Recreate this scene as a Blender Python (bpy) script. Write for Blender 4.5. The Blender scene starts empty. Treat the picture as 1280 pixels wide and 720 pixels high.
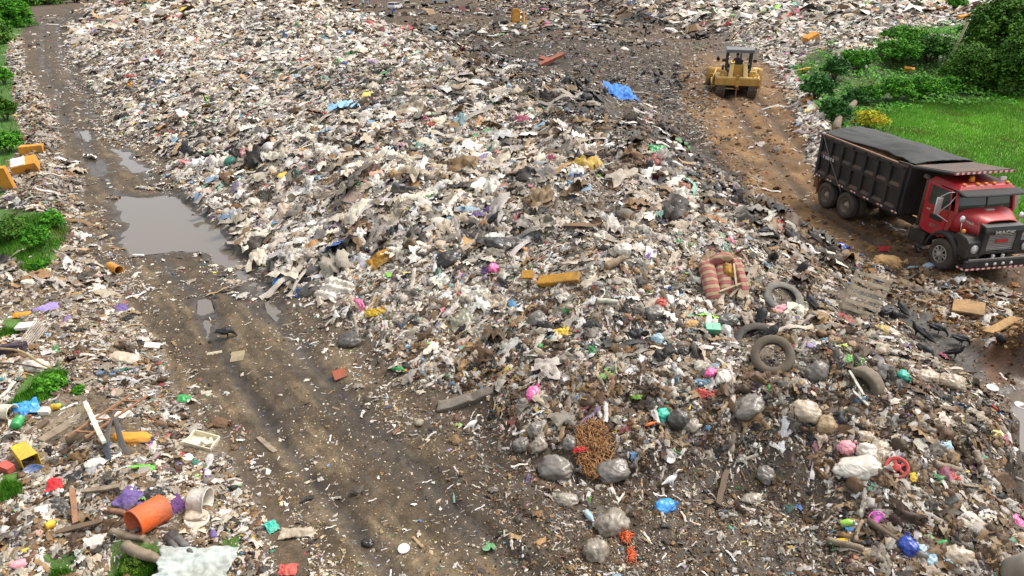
import bpy, bmesh, math, random
import numpy as np
from mathutils import Vector, Matrix, Euler, noise as mnoise

R = math.radians
C = bpy.context.scene.collection
rng = np.random.default_rng(7)
random.seed(7)

# ------------------------------------------------------------------ camera
PITCH = 25.5; CAMH = 10.0; F = 865.0
cam_d = bpy.data.cameras.new('camera'); cam = bpy.data.objects.new('camera', cam_d); C.objects.link(cam)
cam.location = (0, 0, CAMH); cam.rotation_euler = (R(90 - PITCH), 0, 0)
cam_d.sensor_width = 36; cam_d.lens = 36 * F / 1280; cam_d.clip_start = .1; cam_d.clip_end = 6000
bpy.context.scene.camera = cam
# ------------------------------------------------------------------ light
SUN_EL, SUN_AZ = 58, 65       # azimuth measured from +Y (away from the camera) towards +X
W = bpy.data.worlds.new('World'); bpy.context.scene.world = W; W.use_nodes = True
nt = W.node_tree; bg = nt.nodes['Background']
sky = nt.nodes.new('ShaderNodeTexSky'); sky.sky_type = 'NISHITA'; sky.sun_disc = False
sky.sun_elevation = R(SUN_EL); sky.sun_rotation = R(SUN_AZ); sky.air_density = 1.0; sky.dust_density = 4.0; sky.ozone_density = 1.0
hs = nt.nodes.new('ShaderNodeHueSaturation'); hs.inputs['Saturation'].default_value = .25   # high thin cloud: white daylight
nt.links.new(sky.outputs[0], hs.inputs['Color']); nt.links.new(hs.outputs[0], bg.inputs['Color'])
bg.inputs['Strength'].default_value = .15
sd = bpy.data.lights.new('sun', 'SUN'); sun = bpy.data.objects.new('sun', sd); C.objects.link(sun)
sd.energy = 1.4; sd.angle = R(24); sd.color = (1, .94, .84)
_dir = Vector((math.sin(R(SUN_AZ)) * math.cos(R(SUN_EL)), math.cos(R(SUN_AZ)) * math.cos(R(SUN_EL)), math.sin(R(SUN_EL))))
sun.rotation_euler = _dir.to_track_quat('Z', 'Y').to_euler(); sun.location = _dir * 200
vs = bpy.context.scene.view_settings
vs.view_transform = 'Standard'; vs.look = 'None'; vs.gamma = 1; vs.use_curve_mapping = False; vs.exposure = 0.74
cy = bpy.context.scene.cycles; cy.max_bounces = 6; cy.diffuse_bounces = 3; cy.glossy_bounces = 2; cy.transmission_bounces = 4
cy.transparent_max_bounces = 6; cy.caustics_reflective = False; cy.caustics_refractive = False

# ------------------------------------------------------------------ small maths
SP, CP = math.sin(R(PITCH)), math.cos(R(PITCH))
def ray(px, py):
    a, b = (px - 640) / F, (py - 360) / F
    return Vector((a, CP - b * SP, -SP - b * CP))      # per metre of depth
def flat(px, py, z=0):
    r = ray(px, py); t = (z - CAMH) / r.z
    return (r.x * t, r.y * t)
def proj(x, y, z):
    dz = z - CAMH
    dep = y * CP - dz * SP; up = y * SP + dz * CP
    dep = np.maximum(dep, .5)
    return 640 + F * x / dep, 360 - F * up / dep
def sstep(a, b, x):
    t = np.clip((x - a) / (b - a), 0, 1); return t * t * (3 - 2 * t)
def _h(ix, iy, s):
    n = (ix.astype(np.int64) * 374761393 + iy.astype(np.int64) * 668265263 + s * 2147483647 + 1013904223) & 0xffffffff
    n = ((n ^ (n >> 13)) * 1274126177) & 0xffffffff
    n = (n ^ (n >> 16)) & 0xffff
    return n / 65535.0
def vn(x, y, s=0):
    ix = np.floor(x); iy = np.floor(y); fx = x - ix; fy = y - iy
    fx = fx * fx * (3 - 2 * fx); fy = fy * fy * (3 - 2 * fy)
    a = _h(ix, iy, s); b = _h(ix + 1, iy, s); c = _h(ix, iy + 1, s); d = _h(ix + 1, iy + 1, s)
    return (a + (b - a) * fx + (c - a) * fy + (a - b - c + d) * fx * fy) * 2 - 1
def fbm(x, y, sc, o=4, s=0, g=.5):
    r = 0; a = 1; k = 1 / sc; t = 0
    for i in range(o):
        r = r + a * vn(x * k + 17.3 * i, y * k - 9.1 * i, s + i); t += a; a *= g; k *= 2.03
    return r / t
def seg_d(x, y, P, closed=False):
    """distance to a polyline, arc length at the nearest point, side, and index parameter"""
    best = np.full(x.shape, 1e9); arc = np.zeros(x.shape); side = np.zeros(x.shape); par = np.zeros(x.shape)
    L = 0; n = len(P)
    for i in range(n if closed else n - 1):
        ax, ay = P[i]; bx, by = P[(i + 1) % n]; dx, dy = bx - ax, by - ay; l2 = dx * dx + dy * dy + 1e-12
        t = np.clip(((x - ax) * dx + (y - ay) * dy) / l2, 0, 1)
        d = np.hypot(x - ax - t * dx, y - ay - t * dy); m = d < best
        best = np.where(m, d, best); arc = np.where(m, L + t * math.sqrt(l2), arc); par = np.where(m, i + t, par)
        side = np.where(m, np.sign((x - ax) * dy - (y - ay) * dx), side); L += math.sqrt(l2)
    return best, arc, side, par
def inside(x, y, P):
    r = np.zeros(x.shape, bool); n = len(P)
    for i in range(n):
        ax, ay = P[i]; bx, by = P[(i + 1) % n]
        if ay == by: continue
        c = ((ay > y) != (by > y)) & (x < (bx - ax) * (y - ay) / (by - ay) + ax)
        r ^= c
    return r
def sdf(x, y, P):      # positive inside
    d = seg_d(x, y, P, True)[0]
    return np.where(inside(x, y, P), d, -d)

# ------------------------------------------------------------------ the lie of the land
def fl(L, z=0): return [flat(a, b, z) for a, b in L]
MOUND = fl([(75, 20), (82, 60), (97, 90), (132, 140), (187, 200), (237, 250), (292, 310), (350, 385), (430, 440), (475, 490), (545, 530), (600, 575), (700, 612),
            (840, 625), (1000, 650), (1050, 780), (1330, 800), (1285, 600), (1240, 495), (1190, 455), (1120, 400), (1080, 350), (1030, 312), (965, 272), (920, 230)]) \
        + [(10.5, 37), (9.5, 46), (6, 58), (-2, 72), (-14, 100), (-30, 135), (-45, 165), (-90, 170)]
RIDGE = [(11.5, 11.5, .9), (9.5, 13.3, 1.2), (7.5, 15.9, 1.6), (6.1, 19, 2.5), (4.5, 23.9, 3.1), (2.3, 33.7, 3.5), (-4.4, 49.9, 3.9), (-18.8, 79, 4.3), (-36, 108, 4.7), (-60, 140, 4.6)]
RXY = [(a, b) for a, b, c in RIDGE]; RZ = np.array([c for a, b, c in RIDGE])
ROADC = fl([(108, 12), (62, 32), (70, 80), (105, 150), (150, 215), (215, 290), (300, 400), (400, 515), (520, 640), (640, 770)])
TRACK = fl([(905, 110), (955, 165), (1035, 240), (1170, 318), (1380, 420)], .3)
BERM = fl([(20, 30), (38, 90), (66, 140), (100, 215), (112, 300), (150, 360), (195, 420), (225, 480), (285, 560), (330, 620), (350, 680), (380, 800),
           (-300, 800), (-200, 500), (-20, 330), (-5, 250), (25, 180), (15, 100), (0, 40)])
MOUND2 = fl([(880, 45), (905, 62), (965, 70), (1005, 100), (1010, 150), (1060, 110), (1150, 100), (1290, 100), (1500, 60)], 1) + [(200, 220), (30, 260), (10, 150)]
BAND = fl([(955, 80), (980, 130), (1003, 165), (1026, 210), (1036, 228), (1075, 215), (1060, 160), (1020, 110)], .8)
PUD = [[(148, 246), (206, 243), (250, 265), (286, 300), (314, 342), (340, 382), (344, 404), (332, 392), (308, 366), (280, 336), (252, 318), (232, 314), (166, 321), (154, 290)],
       [(106, 199), (126, 197), (142, 222), (139, 233), (114, 216)], [(138, 184), (160, 190), (182, 213), (168, 216), (148, 206)],
       [(251, 372), (257, 370), (263, 392), (262, 424), (255, 428), (250, 400)], [(482, 514), (502, 522), (524, 542), (514, 546), (496, 534)],
       [(1228, 486), (1256, 500), (1268, 560), (1282, 640), (1420, 640), (1420, 470), (1290, 478)], [(100, 160), (106, 158), (114, 176), (108, 178)]]
PUDW = [fl(p, -.03) for p in PUD]
def base_h(x, y):
    h = 1.0 * sstep(26, 56, y) * sstep(-2, 8, x)
    return h
def height0(x, y):
    h = base_h(x, y)
    nz = fbm(x, y, 5, 3, 11)
    de = sdf(x + nz * .8, y + nz * .8, MOUND)
    dr, _, _, par = seg_d(x, y, RXY)
    hr = np.interp(par, np.arange(len(RZ)), RZ)
    t = np.where(de > 0, de / (np.maximum(de, 0) + dr + 1e-3), 0)
    mm = sstep(-.2, 1.2, de)
    m = hr * (1 - (1 - t) ** 1.7)
    m = m + mm * np.minimum(1, .3 + t * 1.2) * (fbm(x, y, 7, 2, 3) * .55 + fbm(x, y, 2.6, 3, 5) * .38)
    # low right-hand apron is gentler
    h = np.maximum(h, 0) + np.maximum(m - .35 * h, -.05)
    db = sdf(x + nz * .6, y + nz * .6, BERM)
    bm_ = sstep(0, 2.0, db); bk_ = sstep(-.3, .45, db)
    h = h + bm_ * (.42 + .25 * fbm(x, y, 2.2, 3, 21))
    d2 = sdf(x, y, MOUND2)
    m2 = sstep(0, 5, d2)
    h = h + np.where(d2 > 0, 1.2 * sstep(0, 6, d2) + 4.5 * sstep(0, 55, d2), 0) + m2 * (fbm(x, y, 9, 3, 31) * .9 + fbm(x, y, 3, 2, 33) * .4)
    d3 = sdf(x, y, BAND)
    h = h + sstep(-.6, 1.5, d3) * (.55 + .3 * fbm(x, y, 2, 2, 35))
    # dark soil heap at the right edge
    hx, hy = flat(1290, 450)
    dd = np.hypot((x - hx) / 1.3, (y - hy) / 1.2)
    h = h + 1.25 * sstep(1.25, 0, dd) * (1 + .25 * fbm(x, y, .8, 2, 37))
    # rubble shoulder beside the truck
    hx, hy = flat(1190, 385)
    dd = np.hypot((x - hx) / 2.6, (y - hy) / 1.3)
    h = h + .3 * sstep(1, 0, dd)
    # ground falls off to the greenery on the left
    xl, _ = flat(0, 200)
    left = sstep(0, 6, -(x + 7 + .62 * y) - 1)
    h = h - .8 * left
    return h, mm, bk_, m2, de

EDGE_N = 7
# fan shaped terrain grid: fine near the camera, coarser far away
NX, NY, Y0, Y1, S1 = 1000, 880, 4.0, 460.0, 1.2
def grid_xy():
    u = np.linspace(0, 1, NY); y = Y0 * (Y1 / Y0) ** u
    s = np.linspace(-S1, S1, NX)
    Y, S = np.meshgrid(y, s, indexing='ij')
    return S * (Y + 3), Y
GX, GY = grid_xy()
GZ, MM, BMK, M2, DE = height0(GX, GY)
PX, PY = proj(GX, GY, GZ)
_wn = fbm(PX, PY, 60, 4, 41); _wn2 = fbm(PX, PY, 60, 4, 47)
def pmask(P, f=10, w=10):
    """region traced on the photo; the border wanders by w and fades over f (photo pixels)"""
    return sstep(-f, f, sdf(PX + _wn * w, PY + _wn2 * w, P))
road_d, road_arc, road_side, _ = seg_d(GX, GY, ROADC)
rd = road_d * road_side
trk_d, trk_arc, trk_side, _ = seg_d(GX, GY, TRACK)
td = trk_d * trk_side
ROADP = [(40, 25), (38, 60), (47, 95), (72, 145), (98, 205), (118, 265), (118, 325), (175, 395), (215, 450), (250, 520), (305, 570), (350, 630), (385, 690), (400, 900),
         (1046, 900), (1040, 650), (840, 625), (700, 612), (600, 570), (545, 530), (475, 490), (430, 440), (350, 385), (292, 310), (237, 250), (187, 200), (132, 140), (97, 90), (82, 60), (80, 30), (110, 22), (105, 8), (60, 12)]
TRUCKP = [(855, 85), (885, 65), (955, 78), (985, 120), (1005, 165), (1030, 205), (1035, 232), (1130, 260), (1300, 280), (1500, 300), (1500, 480), (1290, 470), (1230, 440), (1160, 395), (1085, 340),
          (1040, 305), (985, 280), (940, 250), (905, 205), (870, 160), (845, 130)]
FARP = [(470, 22), (560, 55), (640, 88), (700, 110), (760, 130), (860, 160), (900, 130), (880, 70), (905, 55), (840, 30), (800, 8), (700, -40), (380, -60), (400, 0)]
DARKMIX = [(535, 45), (640, 50), (740, 55), (850, 80), (885, 150), (940, 225), (1010, 290), (960, 300), (905, 270), (850, 232), (800, 200), (745, 176), (695, 148), (640, 112), (580, 78)]
MEADOW = [(1098, 132), (1180, 124), (1290, 120), (1600, 110), (1600, 330), (1290, 288), (1230, 262), (1120, 220), (1048, 178), (1075, 150)]
LOWDARK = [(600, 500), (700, 470), (800, 470), (900, 500), (960, 540), (1040, 560), (1052, 640), (1050, 800), (700, 800), (560, 600)]
SOILHEAP = [(1225, 452), (1245, 425), (1270, 405), (1400, 380), (1400, 500), (1290, 486), (1240, 480)]
RUBBLE = [(1100, 330), (1180, 345), (1300, 385), (1300, 420), (1250, 440), (1180, 410), (1120, 385), (1060, 335)]
BLACKM = [(1060, 350), (1110, 370), (1180, 405), (1240, 450), (1235, 490), (1190, 455), (1130, 430), (1090, 390)]
GREENL = [[(-900, -60), (40, -60), (36, 20), (25, 42), (8, 55), (3, 75), (14, 100), (12, 140), (30, 165), (28, 185), (8, 205), (4, 245), (-60, 300), (-900, 400)],
          [(-60, 262), (70, 258), (86, 285), (80, 310), (62, 330), (45, 350), (25, 345), (20, 325), (-10, 318), (-60, 320)],
          [(0, 395), (25, 398), (24, 420), (0, 425)], [(30, 470), (80, 452), (84, 480), (55, 500), (25, 515), (5, 512)],
          [(0, 590), (30, 595), (28, 620), (0, 630)], [(50, 700), (100, 690), (110, 720), (60, 730)], [(140, 680), (200, 672), (210, 700), (185, 730), (135, 730)],
          [(275, 675), (305, 672), (300, 700), (278, 700)]]
VINES = [(990, 90), (1040, 55), (1060, 95), (1100, 48), (1160, 35), (1300, 20), (1300, 130), (1100, 140), (1070, 165), (1045, 165), (1020, 140)]
m_road = pmask(ROADP, 7, 9); m_truck = pmask(TRUCKP, 6, 12); m_far = pmask(FARP, 6, 10); m_mix = pmask(DARKMIX, 14, 22)
m_mead = pmask(MEADOW, 3, 3); m_low = pmask(LOWDARK, 25, 40); m_heap = pmask(SOILHEAP, 4, 6); m_rub = pmask(RUBBLE, 8, 14); m_blk = pmask(BLACKM, 8, 12)
m_green = np.zeros_like(GX)
for g in GREENL: m_green = np.maximum(m_green, pmask(g, 3, 8))
m_vine = pmask(VINES, 6, 14)
m_near = sstep(300, 520, PY) * sstep(420, 560, PX - .0 * PY)             # lower part of the mound: browner
m_right = sstep(-60, 120, (PX - 900) + (PY - 300) * .35) * sstep(240, 300, PY) # right shoulder: browner still
# detail relief
fade = np.clip(14 / GY, .15, 1)
trash = np.clip(np.maximum(np.maximum(MM, BMK), M2) - m_road * .9 - m_truck, 0, 1)
GZ = GZ + trash * (fbm(GX, GY, 1.0, 3, 51) * .20 + np.abs(fbm(GX, GY, .38, 2, 53)) * .07)
soil = fbm(GX, GY, .5, 4, 61) * .035 + fbm(GX, GY, 2.5, 2, 63) * .05
smooth = np.clip(1 - m_mead, 0, 1)
GZ = GZ + (1 - trash) * smooth * soil
GZ = GZ + m_low * (fbm(GX, GY, .7, 3, 66) * .12 + np.abs(fbm(GX, GY, .22, 2, 67)) * .05)
# wheel ruts of the left road
wob = fbm(road_arc, rd * 0, 6, 2, 71) * .35
rut = np.exp(-((np.abs(rd + wob) - .95) / .24) ** 2)
rut2 = np.exp(-((np.abs(rd + 1.6 + wob * 1.8) - .9) / .15) ** 2) * .6
tread = np.abs(np.sin(road_arc * 22 + vn(road_arc * .5, rd, 73)))
lanes = fbm(road_arc * .16, rd * 1.0, .33, 3, 75)
rm = m_road * np.clip(1 - road_d / 3.2, 0, 1) ** .4
GZ = GZ - rm * (rut * .11 + rut2 * .06) + rm * np.abs(fbm(GX, GY, .18, 3, 74)) * .03 * (GY < 45) - rm * rut * tread * .012 * (GY < 40) + rm * lanes * .03
tw = np.exp(-((np.abs(td) - 1.0) / .3) ** 2)
GZ = GZ + np.maximum(m_far, m_mix) * (fbm(GX, GY, 2.2, 3, 68) * .28 + np.abs(fbm(GX, GY, .8, 2, 69)) * .12)
GZ = GZ - m_truck * tw * .15 + m_truck * (1 - tw * .6) * (fbm(GX, GY, .8, 3, 77) * .17 + np.abs(fbm(GX, GY, .25, 2, 78)) * .04)
GZ = GZ + m_rub * np.abs(fbm(GX, GY, .45, 3, 79)) * .25
# puddle basins
pud = np.zeros_like(GX)
for i, P in enumerate(PUDW):
    big = 1.0 if i in (0, 5) else .45
    s_ = sdf(GX + fbm(GX, GY, .6, 3, 81) * .12, GY + fbm(GX, GY, .6, 3, 83) * .12, P)
    s_ = s_ + fbm(GX, GY, .9, 4, 87) * (.6 if big == 1 else .6) - (.05 if big == 1 else .12); k = sstep(-.3 * big, .3 * big, s_)
    rim = sstep(-2.6, -1.0, s_) * (1 - k)
    GZ = np.where(rim > 0, np.maximum(GZ, GZ * (1 - rim) + rim * np.maximum(GZ, -.035 + .05 * np.abs(fbm(GX, GY, .35, 3, 89)))), GZ)
    GZ = GZ * (1 - k) + k * (-.10 + .05 * fbm(GX, GY, .45, 3, 85)); pud = np.maximum(pud, sstep(-.9 * big, .1, s_))

def gidx(x, y):
    u = np.log(np.maximum(y, Y0) / Y0) / math.log(Y1 / Y0) * (NY - 1); v = (x / (y + 3) + S1) / (2 * S1) * (NX - 1)
    return np.clip(u, 0, NY - 1.001), np.clip(v, 0, NX - 1.001)
def samp(A, x, y):
    u, v = gidx(x, y); i = u.astype(int); j = v.astype(int); a = u - i; b = v - j
    return A[i, j] * (1 - a) * (1 - b) + A[i + 1, j] * a * (1 - b) + A[i, j + 1] * (1 - a) * b + A[i + 1, j + 1] * a * b
def hgt(x, y): return float(samp(GZ, np.array([float(x)]), np.array([float(y)]))[0])
def nrm(x, y, e=.35):
    n = Vector((hgt(x - e, y) - hgt(x + e, y), hgt(x, y - e) - hgt(x, y + e), 2 * e)); return n.normalized()
_T = np.geomspace(9, 330, 1600)
def at(px, py):
    """where the sight line through a photo pixel meets the land"""
    r = ray(px, py); x = r.x * _T; y = r.y * _T; z = CAMH + r.z * _T
    g = samp(GZ, x, y); k = int(np.argmax(z < g))
    if k == 0: k = len(_T) - 1
    a = (z[k - 1] - g[k - 1]); b = (g[k] - z[k]); t = _T[k - 1] + (_T[k] - _T[k - 1]) * a / max(a + b, 1e-6)
    return Vector((r.x * t, r.y * t, CAMH + r.z * t))
def depth(p): return p.y * CP - (p.z - CAMH) * SP

# ------------------------------------------------------------------ tagging and building helpers
def tag(o, label=None, cat=None, group=None, kind=None):
    if label: o['label'] = label
    if cat: o['category'] = cat
    if group: o['group'] = group
    if kind: o['kind'] = kind
    return o
def empty(name, loc=(0, 0, 0), rot=(0, 0, 0)):
    o = bpy.data.objects.new(name, None); C.objects.link(o); o.location = loc; o.rotation_euler = rot; o.empty_display_size = .2
    return o
def np_mesh(name, V, faces_by_n, smooth=None):
    """V (n,3); faces_by_n: list of int arrays (m,k)"""
    me = bpy.data.meshes.new(name); me.vertices.add(len(V)); me.vertices.foreach_set('co', np.ascontiguousarray(V, np.float32).ravel())
    nl = sum(f.size for f in faces_by_n); nf = sum(len(f) for f in faces_by_n)
    me.loops.add(nl); me.loops.foreach_set('vertex_index', np.concatenate([f.ravel() for f in faces_by_n]).astype(np.int32))
    ls = []; c = 0
    for f in faces_by_n:
        k = f.shape[1]; ls.append(c + np.arange(len(f)) * k); c += f.size
    me.polygons.add(nf); me.polygons.foreach_set('loop_start', np.concatenate(ls).astype(np.int32))
    if smooth is not None: me.polygons.foreach_set('use_smooth', np.broadcast_to(smooth, (nf,)).astype(bool))
    me.update(calc_edges=True)
    return me
def fcolor(me, name, col, domain='FACE'):
    a = me.attributes.new(name, 'FLOAT_COLOR', domain)
    c = np.ones((len(col), 4), np.float32); c[:, :3] = col; a.data.foreach_set('color', c.ravel())
def ffloat(me, name, val, domain='POINT'):
    a = me.attributes.new(name, 'FLOAT', domain); a.data.foreach_set('value', np.ascontiguousarray(val, np.float32))
def obj(name, me, m=None, parent=None, loc=None):
    o = bpy.data.objects.new(name, me); C.objects.link(o)
    if m is not None and len(me.materials) == 0: me.materials.append(m)
    if parent is not None: o.parent = parent
    if loc is not None: o.location = loc
    return o

def srgb(r, g=None, b=None):
    if g is None: r, g, b = [int(r[i:i + 2], 16) for i in (0, 2, 4)]
    f = lambda c: c / 255 / 12.92 if c <= 10 else ((c / 255 + .055) / 1.055) ** 2.4
    return (f(r), f(g), f(b))
_mats = {}
def mat(name, col, rough=.6, metal=0, dirt=.35, dscale=3.0, dcol=(.10, .075, .05), bump=.15, bscale=25, spec=.5, alpha=1, trans=0, sheen=0, coat=0):
    if name in _mats: return _mats[name]
    m = bpy.data.materials.new(name); m.use_nodes = True; t = m.node_tree; p = t.nodes['Principled BSDF']
    tc = t.nodes.new('ShaderNodeTexCoord')
    n1 = t.nodes.new('ShaderNodeTexNoise'); n1.inputs['Scale'].default_value = dscale; n1.inputs['Detail'].default_value = 6; n1.inputs['Roughness'].default_value = .65
    t.links.new(tc.outputs['Object'], n1.inputs['Vector'])
    rp = t.nodes.new('ShaderNodeValToRGB'); rp.color_ramp.elements[0].position = .42; rp.color_ramp.elements[1].position = .72
    rp.color_ramp.elements[0].color = (0, 0, 0, 1); rp.color_ramp.elements[1].color = (dirt * 1.6 if dirt < .6 else 1,) * 3 + (1,)
    t.links.new(n1.outputs['Fac'], rp.inputs['Fac'])
    mx = t.nodes.new('ShaderNodeMix'); mx.data_type = 'RGBA'; mx.inputs[6].default_value = (*col, 1); mx.inputs[7].default_value = (*dcol, 1)
    t.links.new(rp.outputs['Color'], mx.inputs[0]); t.links.new(mx.outputs[2], p.inputs['Base Color'])
    n2 = t.nodes.new('ShaderNodeTexNoise'); n2.inputs['Scale'].default_value = bscale; n2.inputs['Detail'].default_value = 4
    t.links.new(tc.outputs['Object'], n2.inputs['Vector'])
    bp = t.nodes.new('ShaderNodeBump'); bp.inputs['Strength'].default_value = bump; bp.inputs['Distance'].default_value = .02
    t.links.new(n2.outputs['Fac'], bp.inputs['Height']); t.links.new(bp.outputs[0], p.inputs['Normal'])
    mr = t.nodes.new('ShaderNodeMapRange'); mr.inputs[3].default_value = max(0, rough - .12); mr.inputs[4].default_value = min(1, rough + .15)
    t.links.new(n1.outputs['Fac'], mr.inputs[0]); t.links.new(mr.outputs[0], p.inputs['Roughness'])
    p.inputs['Metallic'].default_value = metal; p.inputs['Specular IOR Level'].default_value = spec
    if alpha < 1: p.inputs['Alpha'].default_value = alpha
    if trans: p.inputs['Transmission Weight'].default_value = trans
    if coat: p.inputs['Coat Weight'].default_value = coat; p.inputs['Coat Roughness'].default_value = .1
    _mats[name] = m
    return m
def attr_mat(name, rough=.6, bump=.25, bscale=14, dirt=.3, dscale=4, spec=.4, dcol=(.13, .10, .07), wet=False, detail=(.75, 1.25), nscale=30, trans=0):
    m = bpy.data.materials.new(name); m.use_nodes = True; t = m.node_tree; p = t.nodes['Principled BSDF']
    at_ = t.nodes.new('ShaderNodeAttribute'); at_.attribute_name = 'col'
    tc = t.nodes.new('ShaderNodeTexCoord')
    n1 = t.nodes.new('ShaderNodeTexNoise'); n1.inputs['Scale'].default_value = dscale; n1.inputs['Detail'].default_value = 5
    n2 = t.nodes.new('ShaderNodeTexNoise'); n2.inputs['Scale'].default_value = nscale; n2.inputs['Detail'].default_value = 3; n2.inputs['Roughness'].default_value = .7
    for n in (n1, n2): t.links.new(tc.outputs['Object'], n.inputs['Vector'])
    r1 = t.nodes.new('ShaderNodeMapRange'); r1.inputs[1].default_value = .48; r1.inputs[2].default_value = .75; r1.inputs[3].default_value = 0; r1.inputs[4].default_value = dirt
    t.links.new(n1.outputs['Fac'], r1.inputs[0])
    mx = t.nodes.new('ShaderNodeMix'); mx.data_type = 'RGBA'; mx.inputs[7].default_value = (*dcol, 1)
    t.links.new(r1.outputs[0], mx.inputs[0]); t.links.new(at_.outputs['Color'], mx.inputs[6])
    r2 = t.nodes.new('ShaderNodeMapRange'); r2.inputs[1].default_value = .3; r2.inputs[2].default_value = .7; r2.inputs[3].default_value = detail[0]; r2.inputs[4].default_value = detail[1]
    t.links.new(n2.outputs['Fac'], r2.inputs[0])
    vm = t.nodes.new('ShaderNodeVectorMath'); vm.operation = 'SCALE'; t.links.new(mx.outputs[2], vm.inputs[0]); t.links.new(r2.outputs[0], vm.inputs['Scale'])
    t.links.new(vm.outputs[0], p.inputs['Base Color'])
    bp = t.nodes.new('ShaderNodeBump'); bp.inputs['Strength'].default_value = bump; bp.inputs['Distance'].default_value = .03
    n3 = t.nodes.new('ShaderNodeTexNoise'); n3.inputs['Scale'].default_value = bscale; n3.inputs['Detail'].default_value = 5
    t.links.new(tc.outputs['Object'], n3.inputs['Vector'])
    t.links.new(n3.outputs['Fac'], bp.inputs['Height']); t.links.new(bp.outputs[0], p.inputs['Normal'])
    p.inputs['Specular IOR Level'].default_value = spec
    if wet:
        aw = t.nodes.new('ShaderNodeAttribute'); aw.attribute_name = 'wet'
        r3 = t.nodes.new('ShaderNodeMapRange'); r3.inputs[3].default_value = rough; r3.inputs[4].default_value = .22
        t.links.new(aw.outputs['Fac'], r3.inputs[0]); t.links.new(r3.outputs[0], p.inputs['Roughness'])
    else: p.inputs['Roughness'].default_value = rough
    return m

# ------------------------------------------------------------------ ground colours (what each patch is made of)
def lerp(a, b, t): return a + (b - a) * t[..., None]
n_l = fbm(GX, GY, 3.5, 4, 91); n_s = fbm(GX, GY, .5, 4, 93); n_m = fbm(GX, GY, 1.3, 3, 95)
mud = np.array([.095, .066, .040]); darkmud = np.array([.055, .043, .032]); pale = np.array([.26, .215, .16]); brown = np.array([.145, .078, .030])
orange = np.array([.235, .132, .050]); greyt = np.array([.27, .24, .20]); green = np.array([.045, .13, .012]); redsoil = np.array([.11, .052, .025])
col = np.broadcast_to(mud, GX.shape + (3,)).copy()
col = lerp(col, darkmud, sstep(-.1, .5, n_l) * .8)
bank_c = lerp(np.broadcast_to(np.array([.21, .165, .11]), col.shape), np.array([.11, .08, .05]), sstep(-.2, .3, n_m))
tr_c = lerp(np.broadcast_to(np.array([.20, .168, .13]), col.shape), np.array([.055, .042, .03]), np.maximum(m_near * .7, m_right * .8))
tr_c = lerp(tr_c, greyt, sstep(-.2, .5, n_m) * .5 * (1 - m_near))
col = lerp(col, tr_c, trash * .9)
col = lerp(col, bank_c, BMK)
rc = lerp(np.broadcast_to(np.array([.075, .053, .031]), col.shape), np.array([.130, .094, .054]), sstep(-.02, .40, lanes * 1.1 + n_m * .3 + n_s * .3 + n_l * .2 - .05))
streak = fbm(road_arc * .12, rd, .16, 3, 115)
rc = lerp(rc, np.array([.045, .034, .023]), sstep(.05, .4, streak) * .55 * np.clip(1 - road_d / 3.0, 0, 1) ** .3)
rc = lerp(rc, np.array([.036, .028, .02]), np.clip(rut * .95 + rut2 * .8, 0, 1) * np.clip(1 - road_d / 3.2, 0, 1) ** .4)
rc = lerp(rc, np.array([.13, .095, .056]), sstep(.1, .6, lanes) * .5 * sstep(.1, .7, 1 - rut))
rc = lerp(rc, np.array([.065, .05, .036]), sstep(.1, .55, fbm(GX, GY, 6, 2, 97)) * .6)
rc = lerp(rc, np.array([.075, .056, .04]), sstep(200, 60, PY) * .65)
col = lerp(col, rc, m_road)
col = lerp(col, np.array([.044, .032, .022]), m_low * .9)
fc = lerp(np.broadcast_to(np.array([.085, .054, .03]), col.shape), np.array([.036, .028, .021]), sstep(-.2, .3, fbm(GX, GY, 14, 3, 99)))
col = lerp(col, fc, m_far)
col = lerp(col, np.array([.046, .033, .022]), m_mix * .92)
tc_ = lerp(np.broadcast_to(brown, col.shape), orange, sstep(.05, .5, n_m) * .8)
tc_ = lerp(tc_, np.array([.07, .048, .032]), np.clip(tw * .75, 0, 1) * sstep(-.6, .2, n_l))
tc_ = lerp(tc_, np.array([.085, .055, .035]), sstep(250, 340, PY) * .75)
col = lerp(col, tc_, m_truck)
col = lerp(col, np.array([.17, .115, .062]), m_rub * .8)
col = lerp(col, np.array([.045, .042, .036]), m_blk * .8)
col = lerp(col, redsoil, m_heap)
col = lerp(col, green, np.clip(m_green + m_vine * .8, 0, 1) * .85)
wet_p = np.clip(pud, 0, 1)
col = lerp(col, np.array([.05, .04, .03]), wet_p * .75)
n_f = fbm(GX, GY, .16, 3, 107) * sstep(40, 14, GY)
col = col * (1 + .55 * n_f[..., None]) * (1 + .35 * n_s[..., None]) * (1 + .12 * n_m[..., None])
mead_c = lerp(np.broadcast_to(np.array([.16, .34, .04]), col.shape), np.array([.08, .25, .022]), sstep(-.3, .4, fbm(GX, GY, 6, 3, 101)))
wet = np.clip(wet_p * .9 + rm * (rut * .85 + rut2 * .7) * sstep(-.5, .2, fbm(GX, GY, 3, 2, 109)) + rm * sstep(.05, .4, streak) * .4 + m_blk * .5 + m_low * .45 * sstep(-.3, .3, fbm(GX, GY, 1.2, 3, 113)), 0, 1)

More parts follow.
